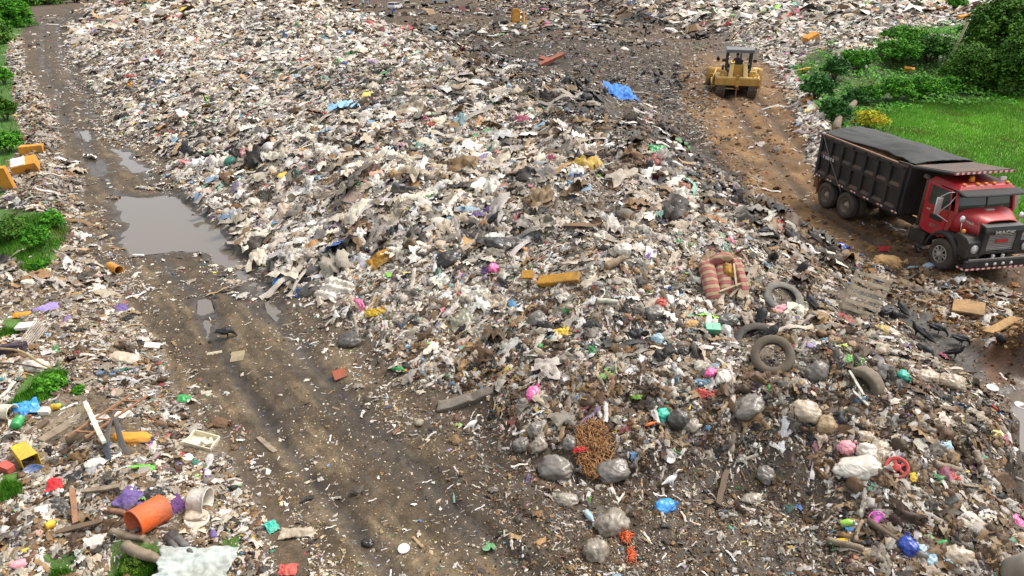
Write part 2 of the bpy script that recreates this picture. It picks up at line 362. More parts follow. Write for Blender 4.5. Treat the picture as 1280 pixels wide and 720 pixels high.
# split the land into named sheets along the traced borders
iq, jq = np.meshgrid(np.arange(NY - 1), np.arange(NX - 1), indexing='ij')
fc_i = iq.ravel(); fc_j = jq.ravel()
def cellv(A): return A[fc_i, fc_j]
lab = np.zeros(len(fc_i), int)                        # 0 ground
lab[cellv(trash) > .5] = 1                            # rubbish mound base
lab[(cellv(m_road) > .5)] = 2
lab[(cellv(m_truck) > .5)] = 3
lab[(cellv(m_mead) > .5)] = 4
names = ['ground', 'mound_terrain', 'dirt_road', 'haul_road', 'meadow']
labels = ['dark muddy ground of the landfill', 'soil under the rubbish heaps', 'muddy rutted dirt road with puddles left of the heap', 'brown clay haul road under the truck and bulldozer', 'bright green grass meadow behind the truck']
m_gr = attr_mat('landfill_soil', rough=.85, bump=.5, bscale=9, dirt=.35, dscale=1.4, wet=True, detail=(.6, 1.45), nscale=22, spec=.35)
VALL = np.stack([GX, GY, GZ], -1).reshape(-1, 3); col = np.clip(col, .01, .9)
colm = mead_c * (1 + .25 * n_s[..., None])
for k in range(5):
    sel = lab == k
    i, j = fc_i[sel], fc_j[sel]
    q = np.stack([i * NX + j, i * NX + j + 1, (i + 1) * NX + j + 1, (i + 1) * NX + j], -1)
    u, inv = np.unique(q, return_inverse=True)
    me = np_mesh(names[k], VALL[u], [inv.reshape(-1, 4)], True)
    fcolor(me, 'col', (colm if k == 4 else col).reshape(-1, 3)[u], 'POINT'); ffloat(me, 'wet', wet.ravel()[u])
    tag(obj(names[k], me, m_gr), labels[k], names[k].replace('_', ' '), kind='structure')
# the wider land, out to the horizon
me = np_mesh('far_ground', np.array([(-4000, -4000, -2), (4000, -4000, -2), (4000, 4000, -2), (-4000, 4000, -2)]), [np.array([[0, 1, 2, 3]])])
tag(obj('far_ground', me, mat('far_land', (.05, .09, .025), .9, dscale=.02, dirt=.5, dcol=(.09, .07, .045))), 'green and brown land reaching to the horizon', 'ground', kind='structure')

# water in the basins
wm = mat('puddle_water', (.15, .125, .10), .06, dirt=0, bump=.03, bscale=3, spec=.9)
for i, P in enumerate(PUDW):
    cx = sum(p[0] for p in P) / len(P); cy_ = sum(p[1] for p in P) / len(P)
    ex = 1.25 if i in (0, 5) else 1.7
    bm = bmesh.new(); vsx = [bm.verts.new(((p[0] - cx) * ex + cx, (p[1] - cy_) * ex + cy_, -.045)) for p in P]
    f = bm.faces.new(vsx); f.normal_update()
    if f.normal.z < 0: f.normal_flip()
    bmesh.ops.triangulate(bm, faces=bm.faces[:])
    me = bpy.data.meshes.new('puddle'); bm.to_mesh(me); bm.free()
    tag(obj('puddle_water', me, wm), 'grey muddy water lying in a hollow of the ground', 'puddle', kind='structure')
# ------------------------------------------------------------------ loose litter: nobody could count it
def p_sheet(n, r, up=.25, jag=.25):
    g = np.linspace(-.5, .5, n); x, y = np.meshgrid(g, g, indexing='ij')
    x = x + (r.random((n, n)) - .5) * jag / n * 2.2; y = y + (r.random((n, n)) - .5) * jag / n * 2.2
    an = np.arctan2(y, x); rf = 1 + .28 * np.sin(2 * an + r.random() * 6) + .2 * np.sin(3 * an + r.random() * 6) + .12 * np.sin(5 * an + r.random() * 6); x = x * rf; y = y * rf
    a = r.random() * 6.28; edge = .5 - np.hypot(x, y)
    ph = r.random(4) * 6
    z = up * (np.sin(x * 7 * math.cos(a) + y * 7 * math.sin(a) + ph[0]) * .35 + (r.random((n, n)) - .5) * .8) + np.clip(edge, -.2, .5) * .45 * r.random()
    asp = .45 + .55 * r.random()
    V = np.stack([x, y * asp, z], -1).reshape(-1, 3)
    i, j = np.meshgrid(np.arange(n - 1), np.arange(n - 1), indexing='ij'); i = i.ravel(); j = j.ravel()
    Q = np.stack([i * n + j, (i + 1) * n + j, (i + 1) * n + j + 1, i * n + j + 1], -1)
    return V, Q
def p_film(n, m, r, tall=1.0):
    g = np.linspace(-.5, .5, n); h = np.linspace(-.5, .5, m); x, y = np.meshgrid(g, h, indexing='ij')
    an = np.arctan2(y, x); ph = r.random(8) * 6.28; rf = 1 + .22 * np.sin(2 * an + ph[0]) + .16 * np.sin(3 * an + ph[1]) + .14 * np.sin(5 * an + ph[2]) + .06 * r.standard_normal((n, m))
    e = np.hypot(x, y) * 1.5; X = x * rf * 1.25; Y = y * rf * (.55 + .3 * r.random())
    w = Y * 1.0 + .12 * np.sin(X * 5 + ph[3]) + .05 * np.sin(X * 11 + ph[4])
    z = .085 * (1 - np.abs(np.sin(w * (11 + 6 * r.random()) + ph[5])) * 1.6) + .05 * (1 - 2 * np.abs(np.sin(X * (6 + 5 * r.random()) + Y * 5 + ph[6]))) + .03 * r.standard_normal((n, m))
    z = z * tall + .16 * tall * np.clip(1 - e * e, -.6, 1)
    V = np.stack([X, Y, z], -1).reshape(-1, 3); i, j = np.meshgrid(np.arange(n - 1), np.arange(m - 1), indexing='ij'); i = i.ravel(); j = j.ravel()
    return V, np.stack([i * m + j, (i + 1) * m + j, (i + 1) * m + j + 1, i * m + j + 1], -1)
def p_ribbon(n, r):
    t = np.linspace(-.5, .5, n); w = .10 + .12 * r.random()
    wv = w * (.6 + .6 * r.random(n)); bend = np.cumsum((r.random(n) - .5)) * .09; bz = .08 * np.sin(t * 9 + r.random() * 6) + (r.random(n) - .5) * .07
    V = np.zeros((n * 3, 3))
    for k, o in enumerate((-1, 0, 1)):
        V[k::3, 0] = t; V[k::3, 1] = bend + o * wv; V[k::3, 2] = bz + (.08 if o == 0 else 0) * (.5 + r.random()) + (r.random(n) - .5) * .03
    Q = []
    for i in range(n - 1):
        for k in (0, 1): Q.append((i * 3 + k, (i + 1) * 3 + k, (i + 1) * 3 + k + 1, i * 3 + k + 1))
    return V, np.array(Q)
def p_lump(n, r, jag=.25, flatz=.6):
    # cube sphere
    g = np.linspace(-1, 1, n + 1); V = []; Q = []
    for ax in range(3):
        for s in (-1, 1):
            b = len(V)
            for u in g:
                for v in g:
                    p = [0, 0, 0]; p[ax] = s; p[(ax + 1) % 3] = u; p[(ax + 2) % 3] = v; V.append(p)
            m = n + 1
            for i in range(n):
                for j in range(n):
                    q = (b + i * m + j, b + (i + 1) * m + j, b + (i + 1) * m + j + 1, b + i * m + j + 1)
                    Q.append(q if s > 0 else q[::-1])
    V = np.array(V, float); key = np.round(V * 8).astype(int); u, idx, inv = np.unique(key, axis=0, return_index=True, return_inverse=True)
    V = V[idx]; inv = inv.ravel(); Q = inv[np.array(Q)]
    V = V / np.linalg.norm(V, axis=1)[:, None] ** .85
    V = V * (1 + (r.random((len(V), 1)) - .5) * 2 * jag) * .5
    V = V * np.array([1, .6 + .4 * r.random(), flatz])
    return V, Q
def p_box(r):
    a, b, c = .5, .3 + .15 * r.random(), .04 + .16 * r.random() ** 2
    V = np.array([(x, y, z) for x in (-a, a) for y in (-b, b) for z in (-c, c)]) * (1 + (r.random((8, 1)) - .5) * .16)
    Q = np.array([(0, 1, 3, 2), (4, 6, 7, 5), (0, 4, 5, 1), (2, 3, 7, 6), (0, 2, 6, 4), (1, 5, 7, 3)]); return V, Q
def p_bottle(r):
    pr = [(-.5, .0), (-.49, .13), (-.1, .14), (.1, .12), (.25, .135), (.38, .05), (.5, .045), (.5, 0)]
    V = []; n = 6
    for x, q in pr:
        for k in range(n): V.append((x, q * math.cos(k * 6.283 / n), q * math.sin(k * 6.283 / n)))
    Q = [(i * n + k, i * n + (k + 1) % n, (i + 1) * n + (k + 1) % n, (i + 1) * n + k) for i in range(len(pr) - 1) for k in range(n)]
    return np.array(V), np.array(Q)
def p_stick(r):
    V, Q = p_box(r); return V * np.array([1, .09 + .05 * r.random(), .25]), Q

HEX = lambda s: [srgb(h) for h in s.split()]
PALE = HEX('f0ece4 e6ddd0 dcd0c0 d2c6b6 c8bcae e9e4df b9b0a6 d9cfc8 cbb9a6 efe8d8 c5beba a89f96 dcd3cf e2d2bd bfae9a f4f3f0 d0c9c6 b3a798 e0c9b8 d9d9dc')
GREY = HEX('8d867c 7a736a 9c958b 6a645c a39a8c 80786f 5d574f b0a89b')
DARK = HEX('2a2825 3a3632 1f1e1d 46403a 332e29 2c2e32')
TAN = HEX('a88a63 8e7350 b9996e 9a7b55 c0a27a 7d6446 6b543b 8a6a48 b58e5e')
BRN = HEX('5f4630 71543a 4e3a28 806040 664a34 59452f')
COLR = HEX('3f86c8 6fb1dd 8fc4e4 2e62b0 c8383a d8514f e07a86 ef9fb4 e85a9c f2c72e f4dd55 e79a26 d9702a 3fa35a 58c06a 2f8f7c 7cc9b0 7a55a8 b093d0 c94f78 8fd14a 4aa9b8 d93a2a 5fa0d0 7fb8e0 f2b7a0')
def pick(L, n): return np.array(L)[rng.integers(0, len(L), n)]
def rotmats(nv, yaw, tilt, tdir):
    """columns x,y,z with z near the ground normal"""
    z = nv.copy(); z[:, 0] += np.cos(tdir) * np.tan(tilt); z[:, 1] += np.sin(tdir) * np.tan(tilt); z /= np.linalg.norm(z, axis=1)[:, None]
    x = np.stack([np.cos(yaw), np.sin(yaw), np.zeros_like(yaw)], -1); x -= z * np.sum(x * z, 1)[:, None]; x /= np.linalg.norm(x, axis=1)[:, None]
    y = np.cross(z, x); return np.stack([x, y, z], -1)
class Bulk:
    def __init__(s): s.V = []; s.Q = []; s.c = []; s.n = 0; s.sm = []
    def add(s, protos, P, Rm, S, cols, smooth, zsq=None):
        k = rng.integers(0, len(protos), len(P))
        for a, (V, Q) in enumerate(protos):
            m = k == a
            if not m.any(): continue
            sc = S[m][:, None, :] * V[None]
            W_ = np.einsum('nij,nkj->nki', Rm[m], sc) + P[m][:, None, :]
            n = m.sum(); off = s.n + np.arange(n)[:, None, None] * len(V)
            s.V.append(W_.reshape(-1, 3)); s.Q.append((Q[None] + off).reshape(-1, Q.shape[1])); s.c.append(np.repeat(cols[m], len(Q), 0)); s.n += n * len(V)
            s.sm.append(np.full(n * len(Q), smooth))
    def build(s, name, m):
        V = np.concatenate(s.V); Q = np.concatenate(s.Q); me = np_mesh(name, V, [Q], np.concatenate(s.sm)); fcolor(me, 'col', np.concatenate(s.c)); return obj(name, me, m)

# density / character fields on the land
dens = trash * (1 - .30 * m_low) * (1 - .48 * m_mix)
dens = np.maximum(dens, .03 * m_road + (.30 - .23 * m_road) * m_low); dens = np.maximum(dens, .30 * m_mix); dens = np.maximum(dens, m_far * (.26 + .7 * sstep(.12, .45, fbm(GX, GY, 12, 3, 121)) * .6))
dens = np.maximum(dens, m_truck * .03 + m_rub * .35)
LIT = [[(820, 30), (850, 24), (905, 28), (960, 10), (1000, -40), (740, -40), (770, 5)], [(700, 0), (730, 5), (765, 18), (750, 26), (690, 22), (640, 18), (600, 8), (600, -5)],
       [(950, 70), (975, 95), (996, 150), (1018, 200), (1030, 236), (1050, 228), (1048, 180), (1030, 140), (1015, 100), (990, 60)]]
for L in LIT: dens = np.maximum(dens, pmask(L, 6, 6) * .95)
edge_r = sstep(-1.6, 0, DE) * (1 - sstep(0, .8, DE)); dens = np.maximum(dens, edge_r * .30)
bandL = sstep(3.6, 2.3, road_d) * sstep(1.4, 2.4, road_d) * m_road; dens = np.maximum(dens, bandL * .22)
dens = np.where(BMK > .2, dens * .8, dens)
dens = dens * (1 - .97 * m_mead) * (1 - .93 * m_green) * (1 - .75 * m_vine) * (1 - .93 * np.clip(pud * 1.2 - .2, 0, 1)) * (1 - .85 * m_heap) * (1 - .6 * m_blk)
brownf = np.clip(np.maximum(np.maximum(m_near * .65, m_right * 1.0), m_mix * 1.1) + m_low * .25 + .2 * n_l, 0, 1)
brownf = np.where(BMK > .3, .5, brownf); brownf = np.maximum(brownf, m_far * .75)
# brown soil showing through on the mound
for (a, b, ra, rb) in [(745, 250, 45, 26), (385, 352, 26, 12), (770, 205, 40, 14), (700, 265, 30, 14), (990, 545, 60, 45), (1010, 590, 45, 60), (925, 570, 90, 50), (1190, 560, 60, 30), (280, 238, 10, 22)]:
    k = sstep(1.3, .5, np.hypot((PX + _wn * 25 - a) / ra, (PY + _wn2 * 25 - b) / rb)); dens = dens * (1 - (.72 if b < 500 else .3) * k); brownf = np.maximum(brownf, k)

darkf = m_mix * .9
for (a, b, ra, rb, w) in [(270, 165, 90, 26, .8), (180, 120, 70, 22, .5), (420, 120, 110, 18, .6), (540, 190, 90, 26, .4), (620, 305, 60, 26, 1.0), (320, 205, 60, 18, .7), (660, 235, 60, 20, .5), (450, 400, 30, 40, .4), (760, 430, 130, 40, .6), (640, 440, 60, 30, .5), (960, 560, 90, 40, .6), (480, 100, 60, 14, .5)]:
    darkf = np.maximum(darkf, w * sstep(1.25, .3, np.hypot((PX + _wn * 40 - a) / ra, (PY + _wn2 * 30 - b) / rb)))
darkf = np.maximum(darkf, .75 * m_far)
# less loose litter piled over the larger things that lie open
for (a, b, ra, rb) in [(965, 455, 30, 26), (905, 352, 34, 34), (700, 352, 34, 12), (1068, 372, 30, 30), (945, 425, 30, 22), (978, 378, 30, 14), (1082, 482, 26, 22), (697, 580, 28, 20), (742, 560, 30, 36), (768, 588, 26, 18), (1008, 512, 26, 20), (937, 505, 28, 16),
                       (1075, 580, 32, 18), (1121, 590, 18, 18), (767, 650, 28, 28), (744, 688, 22, 26), (831, 630, 18, 14), (838, 608, 16, 14), (1021, 462, 20, 22), (889, 418, 14, 12), (1133, 675, 16, 18), (1097, 652, 14, 14), (190, 660, 44, 28), (252, 640, 30, 24), (245, 706, 56, 24), (252, 556, 26, 20),
                       (35, 575, 30, 18), (100, 525, 60, 34), (165, 545, 30, 20), (470, 328, 22, 16), (777, 130, 26, 20), (822, 192, 16, 12), (1160, 472, 22, 14), (1192, 476, 20, 16), (420, 365, 22, 22), (690, 84, 24, 14), (580, 502, 40, 12), (667, 490, 16, 14)]:
    dens = dens * (1 - .72 * sstep(1.2, .8, np.hypot((PX - a) / ra, (PY - b) / rb)))
def scatter(n, ya, yb, pw, pxl, pxr):
    """candidates in the fan, thinner with distance"""
    u = rng.random(n)
    y = (ya ** (1 - pw) + u * (yb ** (1 - pw) - ya ** (1 - pw))) ** (1 / (1 - pw))
    s = rng.uniform(-.95, .95, n)
    return s * (y + 3), y
def normals(x, y, e):
    nx = samp(GZ, x - e, y) - samp(GZ, x + e, y); ny = samp(GZ, x, y - e) - samp(GZ, x, y + e)
    v = np.stack([nx, ny, 2 * e * np.ones_like(x)], -1); return v / np.linalg.norm(v, axis=1)[:, None]

r_ = np.random.default_rng(3)
FM = [p_film(9, 8, r_, .8 + r_.random()) for _ in range(16)]; FMC = [p_film(6, 5, r_, .8 + r_.random()) for _ in range(14)]; SH_M = [p_sheet(4, r_, .32) for _ in range(12)]; SH_C = [p_sheet(3, r_, .35) for _ in range(10)]
RB = [p_ribbon(7, r_) for _ in range(8)]; RBC = [p_ribbon(4, r_) for _ in range(6)]
LM_F = [p_lump(4, r_, .17, .6) for _ in range(12)]; LM_C = [p_lump(1, r_, .3, .6) for _ in range(6)] + [p_lump(2, r_, .42, .55) for _ in range(8)]
ST = [p_lump(2, r_, .32, .7) for _ in range(10)]
BX = [p_box(r_) for _ in range(8)]; BT = [p_bottle(r_) for _ in range(2)]; SK = [p_stick(r_) for _ in range(4)]

def colours(x, y, n):
    bf = samp(brownf, x, y); dk = samp(darkf, x, y); cl = vn(x / 1.6, y / 1.6, 131) * .5 + vn(x / .6, y / .6, 133) * .5; cl2 = vn(x / 2.5, y / 2.5, 137)
    col = pick(PALE, n)
    u = rng.random(n)
    def put(mask, L):
        nonlocal col
        col = np.where(mask[:, None], pick(L, n), col)
    put(u < .12 + .22 * dk + .12 * bf + .15 * np.clip(cl, 0, 1), GREY)
    u = rng.random(n); put(u < .07 + .37 * bf + .12 * np.clip(cl2, 0, 1), TAN)
    u = rng.random(n); put(u < .025 + .37 * bf, BRN)
    u = rng.random(n); put(u < .06 + .34 * dk + .04 * bf + .22 * np.clip(cl - .15, 0, 1), DARK)
    u = rng.random(n); cs = pick(COLR, n); cs = cs + (cs.mean(1)[:, None] * 1.1 - cs) * (rng.random((n, 1)) * .55)
    bk = samp(BMK, x, y); col = np.where((u < (.065 + .03 * sstep(100, 20, y)) * (1 - .35 * bk) * (1 - .4 * bf))[:, None], cs, col)
    s = rng.random((n, 1)); col = col * (.60 + .46 * s) * (1 - .22 * dk[:, None]) * (1 - .30 * bf[:, None]) * (1 + .30 * fbm(x, y, 5, 3, 139) + .12 * fbm(x, y, 1.2, 2, 149))[:, None] * np.array([1.02, .995, .935])
    return np.clip(col, .012, .88)

bulk = Bulk()
def layer(n, ya, yb, pw, smin, smed, sig, smax, fine, mix=(.61, .23, .035, .045, .02, .06), dpow=1.0, lift=.15):
    x, y = scatter(n, ya, yb, pw, 0, 0)
    d = samp(dens, x, y) ** dpow; k = rng.random(n) < d; x, y = x[k], y[k]; n = len(x)
    z = samp(GZ, x, y); s = np.clip(np.exp(rng.normal(math.log(smed), sig, n)), smin, smax) * np.clip(.75 + y / 60, .8, 2.2)
    # small bits only where litter is thin
    thin = samp(dens, x, y) < .35; s = np.where(thin, s * .5, s); s = s * (1 - .28 * samp(BMK, x, y))
    c = colours(x, y, n)
    if fine >= 2: sat = c.max(1) - c.min(1) > .22; c = np.where((sat & (rng.random(n) < .6))[:, None], pick(PALE + GREY, n) * .8, c)
    nv = normals(x, y, .25); kind = rng.random(n); cum = np.cumsum(mix)
    yaw = rng.random(n) * 6.283; tilt = np.abs(rng.normal(0, .45, n)).clip(0, 1.2); td_ = rng.random(n) * 6.283
    dn = np.arctan2(nv[:, 1], nv[:, 0])
    sets = [(FM if fine == 2 else FMC if fine == 3 else SH_M if fine == 1 else SH_C, True), (RB if fine else RBC, True), (LM_F if fine == 2 else LM_C, True), (BX, False), (BT, True), (SK, False)]
    lo = 0
    for q, (pr, smo) in enumerate(sets):
        m = (kind >= lo) & (kind < cum[q]); lo = cum[q]
        if not m.any(): continue
        ss = s[m].copy(); yw = yaw[m].copy(); S = np.ones((m.sum(), 3)) * ss[:, None]; cc = c[m]
        if q == 1:
            yw = dn[m] + rng.normal(0, .5, m.sum()); S[:, 0] *= 2.1; S[:, 1] *= 1.1; tilt[m] *= .35
            pv = rng.random(m.sum()) < .8; cc = np.where(pv[:, None], pick(PALE + GREY + TAN, m.sum()) * .8, cc)
        if q == 2: tilt[m] *= .6; S *= .72
        if q == 3: S *= .75
        if q == 4: S *= .85; cc = pick(COLR + PALE, m.sum()) * .8
        if q == 5: S[:, 0] *= 1.8; cc = pick(TAN + BRN + GREY, m.sum())
        Rm = rotmats(nv[m], yw, tilt[m], td_[m])
        P = np.stack([x[m], y[m], z[m] + ss * (lift * rng.random(m.sum()) + (.12 if q in (2, 4) else 0.03))], -1)
        hh = rng.random(m.sum()) < ((1 if fine >= 2 and q < 3 else .5) if smo else 0)
        for w_, sf in ((hh, True), (~hh, False)):
            if w_.any(): bulk.add(pr, P[w_], Rm[w_], S[w_], cc[w_], sf)
layer(26000, 8.3, 20, 2.2, .10, .18, .35, .42, 2, (.60, .32, .06, .02, .0, .0))
layer(46000, 20, 42, 2.2, .10, .17, .38, .5, 2, (.62, .32, .06, .0, .0, .0))
layer(70000, 42, 95, 2.3, .13, .20, .36, .6, 3, (.62, .34, .04, .0, .0, .0))
MIXS = (.50, .17, .13, .10, .03, .07)
layer(330000, 8.3, 20, 2.2, .03, .074, .48, .42, 1)
layer(4000, 8.3, 20, 2.2, .2, .28, .3, .6, 2, (.7, .25, .05, .0, .0, .0))
layer(380000, 20, 40, 2.2, .045, .088, .48, .5, 1)
layer(7000, 20, 40, 2.2, .25, .42, .3, 1.0, 2, (.7, .27, .03, .0, .0, .0))
layer(360000, 40, 90, 2.4, .08, .13, .42, .8, 0)
layer(60000, 90, 260, 2.2, .2, .36, .4, 1.3, 0)
lit_m = attr_mat('mixed_rubbish', rough=.55, bump=.35, bscale=16, dirt=.55, dscale=2.6, spec=.4, dcol=(.13, .10, .068), detail=(.78, 1.18), nscale=24)
tag(bulk.build('loose_litter', lit_m), 'loose mixed rubbish of film, paper, rags and scraps covering the heaps', 'litter', kind='stuff')
print('litter verts', bulk.n)

# pebbles, flakes and clods pressed into the dirt
peb = Bulk()
def pebbles(n, ya, yb, pw, field, smed, smax, pal, protos, lift=.0, sig=.45):
    x, y = scatter(n, ya, yb, pw, 0, 0); k = rng.random(n) < samp(field, x, y); x, y = x[k], y[k]; n = len(x)
    s = np.clip(np.exp(rng.normal(math.log(smed), sig, n)), .015, smax) * np.clip(.7 + y / 35, .8, 4)
    nv = normals(x, y, .2); Rm = rotmats(nv, rng.random(n) * 6.28, np.abs(rng.normal(0, .3, n)), rng.random(n) * 6.28)
    peb.add(protos, np.stack([x, y, samp(GZ, x, y) + s * lift], -1), Rm, np.ones((n, 3)) * s[:, None], pick(pal, n) * (.6 + .5 * rng.random((n, 1))), protos is not ST)
CLOD = HEX('8a6238 7a5530 9a7244 6a4828 a88050 5c4226')
PEB = HEX('c8b48c b8a27c 9c8768 d8c8a4 8a7558 a8946c e0d4b8 75624a cfc0a0 6a5a46')
open_ = np.clip(m_road * (1 - pud), 0, 1) * (.25 + .75 * sstep(-.25, .35, fbm(GX, GY, 2.2, 3, 141))) * (1 - .75 * np.clip(rut, 0, 1)) * sstep(60, 160, PY)
pebbles(60000, 8.3, 40, 2.3, open_, .026, .07, PEB + CLOD, LM_C[:6])
pebbles(2200, 8.3, 40, 2.3, open_, .05, .12, PEB, SH_C)
pebbles(20000, 8.3, 30, 2.2, np.clip(m_low + m_blk, 0, 1), .034, .12, HEX('4e3d2a 3e3022 5c4832 2e251c 6b553c 7d6446'), ST)
pebbles(40000, 14, 75, 2.0, np.clip(m_truck * (1 - .8 * tw), 0, 1) * (.2 + .8 * sstep(-.2, .4, fbm(GX, GY, 3, 2, 143))), .07, .3, CLOD, ST)
pebbles(26000, 14, 32, 2.0, m_rub, .075, .26, CLOD + CLOD + TAN, ST, .12)
pebbles(7000, 12, 24, 2.0, m_heap, .06, .2, HEX('4e2c18 5c3620 3e2414 6a4228'), ST)
tag(peb.build('pebbles_and_clods', attr_mat('stone_crumbs', rough=.85, bump=.4, dirt=.4, dscale=6, spec=.25)), 'small stones, flakes and clods pressed into the dirt', 'gravel', kind='stuff')
# ------------------------------------------------------------------ mesh builder
class MB:
    def __init__(s): s.v = []; s.f = []; s.sm = []
    def _add(s, V, Fs, smooth=False, M=None):
        b = len(s.v)
        for p in V:
            p = Vector(p); s.v.append(tuple(M @ p) if M is not None else tuple(p))
        for f in Fs: s.f.append(tuple(i + b for i in f)); s.sm.append(smooth)
        return s
    def box(s, c, d, rot=None, taper=None, M=None):
        hx, hy, hz = d[0] / 2, d[1] / 2, d[2] / 2; V = []
        for z in (-1, 1):
            k = taper if (taper and z > 0) else (1, 1)
            for x, y in ((-1, -1), (1, -1), (1, 1), (-1, 1)): V.append(Vector((x * hx * k[0], y * hy * k[1], z * hz)))
        if rot: E = Euler([R(a) for a in rot]).to_matrix(); V = [E @ p for p in V]
        V = [p + Vector(c) for p in V]
        return s._add(V, [(3, 2, 1, 0), (4, 5, 6, 7), (0, 1, 5, 4), (1, 2, 6, 5), (2, 3, 7, 6), (3, 0, 4, 7)], False, M)
    def hexa(s, V8, M=None):      # bottom 4 then top 4, both counter-clockwise from above
        return s._add(V8, [(3, 2, 1, 0), (4, 5, 6, 7), (0, 1, 5, 4), (1, 2, 6, 5), (2, 3, 7, 6), (3, 0, 4, 7)], False, M)
    def prism(s, poly, y0, y1, M=None):   # poly in x,z extruded along y
        n = len(poly); V = [(x, y0, z) for x, z in poly] + [(x, y1, z) for x, z in poly]
        Fs = [tuple(range(n)), tuple(range(2 * n - 1, n - 1, -1))] + [(i, i + n, (i + 1) % n + n, (i + 1) % n) for i in range(n)]
        return s._add(V, Fs, False, M)
    def rings(s, rs, closed=True, cap=True, smooth=True, M=None, loop=False):
        n = len(rs[0]); V = [p for r in rs for p in r]; Fs = []; m = len(rs)
        for i in range(m if loop else m - 1):
            for k in range(n if closed else n - 1):
                a = i * n + k; b = i * n + (k + 1) % n; c = ((i + 1) % m) * n + (k + 1) % n; d = ((i + 1) % m) * n + k
                Fs.append((a, b, c, d))
        s._add(V, Fs, smooth, M)
        if cap and closed and not loop:
            b = len(s.v) - len(V)
            s.f.append(tuple(b + k for k in range(n - 1, -1, -1))); s.sm.append(False)
            s.f.append(tuple(b + (m - 1) * n + k for k in range(n))); s.sm.append(False)
        return s
    def tube(s, path, rad, seg=8, M=None, ell=1.0):
        path = [Vector(p) for p in path]; n = len(path)
        if not hasattr(rad, '__len__'): rad = [rad] * n
        rs = []; up = None
        for i, p in enumerate(path):
            t = (path[min(i + 1, n - 1)] - path[max(i - 1, 0)]).normalized()
            if up is None: up = Vector((0, 0, 1)) if abs(t.z) < .9 else Vector((1, 0, 0))
            a = t.cross(up).normalized(); up = a.cross(t).normalized()
            rs.append([p + (a * math.cos(q) + up * math.sin(q) * ell) * rad[i] for q in [6.2832 * k / seg for k in range(seg)]])
        return s.rings(rs, M=M)
    def lathe(s, prof, seg=24, M=None, cap=False, smooth=True, a0=0, a1=6.2832):
        full = abs(a1 - a0 - 6.2832) < 1e-3; m = seg if full else seg + 1
        rs = [[Vector((r * math.cos(a0 + (a1 - a0) * k / seg), r * math.sin(a0 + (a1 - a0) * k / seg), z)) for k in range(m)] for r, z in prof]
        return s.rings(rs, closed=full, cap=cap, smooth=smooth, M=M)
    def grid(s, fn, nu, nv, smooth=True, M=None):
        V = [fn(i / (nu - 1), j / (nv - 1)) for i in range(nu) for j in range(nv)]
        Fs = [(i * nv + j, (i + 1) * nv + j, (i + 1) * nv + j + 1, i * nv + j + 1) for i in range(nu - 1) for j in range(nv - 1)]
        return s._add(V, Fs, smooth, M)
    def mesh(s, name):
        me = bpy.data.meshes.new(name); me.from_pydata(s.v, [], s.f); me.polygons.foreach_set('use_smooth', s.sm); me.update(); return me
    def build(s, name, m, parent=None, bevel=0, solid=0, sub=0):
        o = obj(name, s.mesh(name), m, parent)
        if solid: q = o.modifiers.new('solid', 'SOLIDIFY'); q.thickness = solid; q.offset = 0
        if bevel: q = o.modifiers.new('bevel', 'BEVEL'); q.width = bevel; q.segments = 2; q.limit_method = 'ANGLE'
        if sub: q = o.modifiers.new('sub', 'SUBSURF'); q.levels = sub; q.render_levels = sub
        return o
def axM(a, b):     # matrix whose z runs from a to b
    a, b = Vector(a), Vector(b); q = (b - a).to_track_quat('Z', 'Y'); return Matrix.Translation(a) @ q.to_matrix().to_4x4()
def wpx(px, py, w): p = at(px, py); return w * depth(p) / F
def put(o, px, py, yaw=0, face=0, sink=0, along=None, roll=0, flat_=False, pitch=0):
    """stand a thing on the land where the photo shows it; face leans its up axis from the land's normal towards the viewer's side"""
    p = at(px, py); n = nrm(p.x, p.y, .5) if not flat_ else Vector((0, 0, 1))
    tv = Vector((-p.x, -p.y, CAMH - p.z)).normalized(); z = (n * (1 - face) + tv * face).normalized()
    if along: q = at(*along); x = (q - p)
    else: x = Vector((math.cos(R(yaw)), math.sin(R(yaw)), 0))
    x = (x - z * x.dot(z)).normalized(); y = z.cross(x)
    M = Matrix((x, y, z)).transposed().to_4x4(); M = M @ Matrix.Rotation(R(roll), 4, 'X') @ Matrix.Rotation(R(pitch), 4, 'Y')
    M.translation = p - z * sink; o.matrix_world = M
    return o
def dup(o, parent=None):
    c = o.copy(); C.objects.link(c)
    if parent is not None: c.parent = parent
    for ch in list(o.children): dup(ch, c)
    return c
def seed(*a): random.seed(hash(a) & 0xffff if False else int(sum((i + 1) * 7919 * float(v) for i, v in enumerate(a))) % 100003)

# ---- materials used by the things
def film(hexc, nm, rough=.38, dirt=.3):
    new = nm not in _mats
    m = mat(nm, srgb(hexc), rough, dirt=min(.55, dirt + .14), dscale=1.8, bump=.55, bscale=3.1, dcol=(.16, .125, .085), spec=.5, coat=.3 if rough < .45 else 0)
    if new:
        for n in m.node_tree.nodes:
            if n.type == 'BUMP': n.inputs['Distance'].default_value = .05
            if n.type == 'TEX_NOISE' and abs(n.inputs['Scale'].default_value - 3.1) < .01: n.inputs['Distortion'].default_value = 2.5; n.inputs['Roughness'].default_value = .4; n.inputs['Detail'].default_value = 2
    return m
RUB = mat('worn_rubber', (.045, .043, .040), .7, dirt=.5, dscale=2.5, dcol=(.16, .13, .095), bump=.3, bscale=40)
RUBB = mat('muddy_rubber', (.13, .105, .075), .85, dirt=.5, dscale=4, dcol=(.20, .16, .11), bump=.4, bscale=30)
WOOD = mat('weathered_wood', (.30, .235, .165), .8, dirt=.5, dscale=5, dcol=(.14, .10, .065), bump=.5, bscale=30)
WOODD = mat('dark_wet_wood', (.13, .085, .05), .75, dirt=.5, dscale=5, bump=.5, bscale=30)
WOODR = mat('reddish_wood', (.33, .16, .08), .75, dirt=.4, dscale=5, bump=.4, bscale=30)
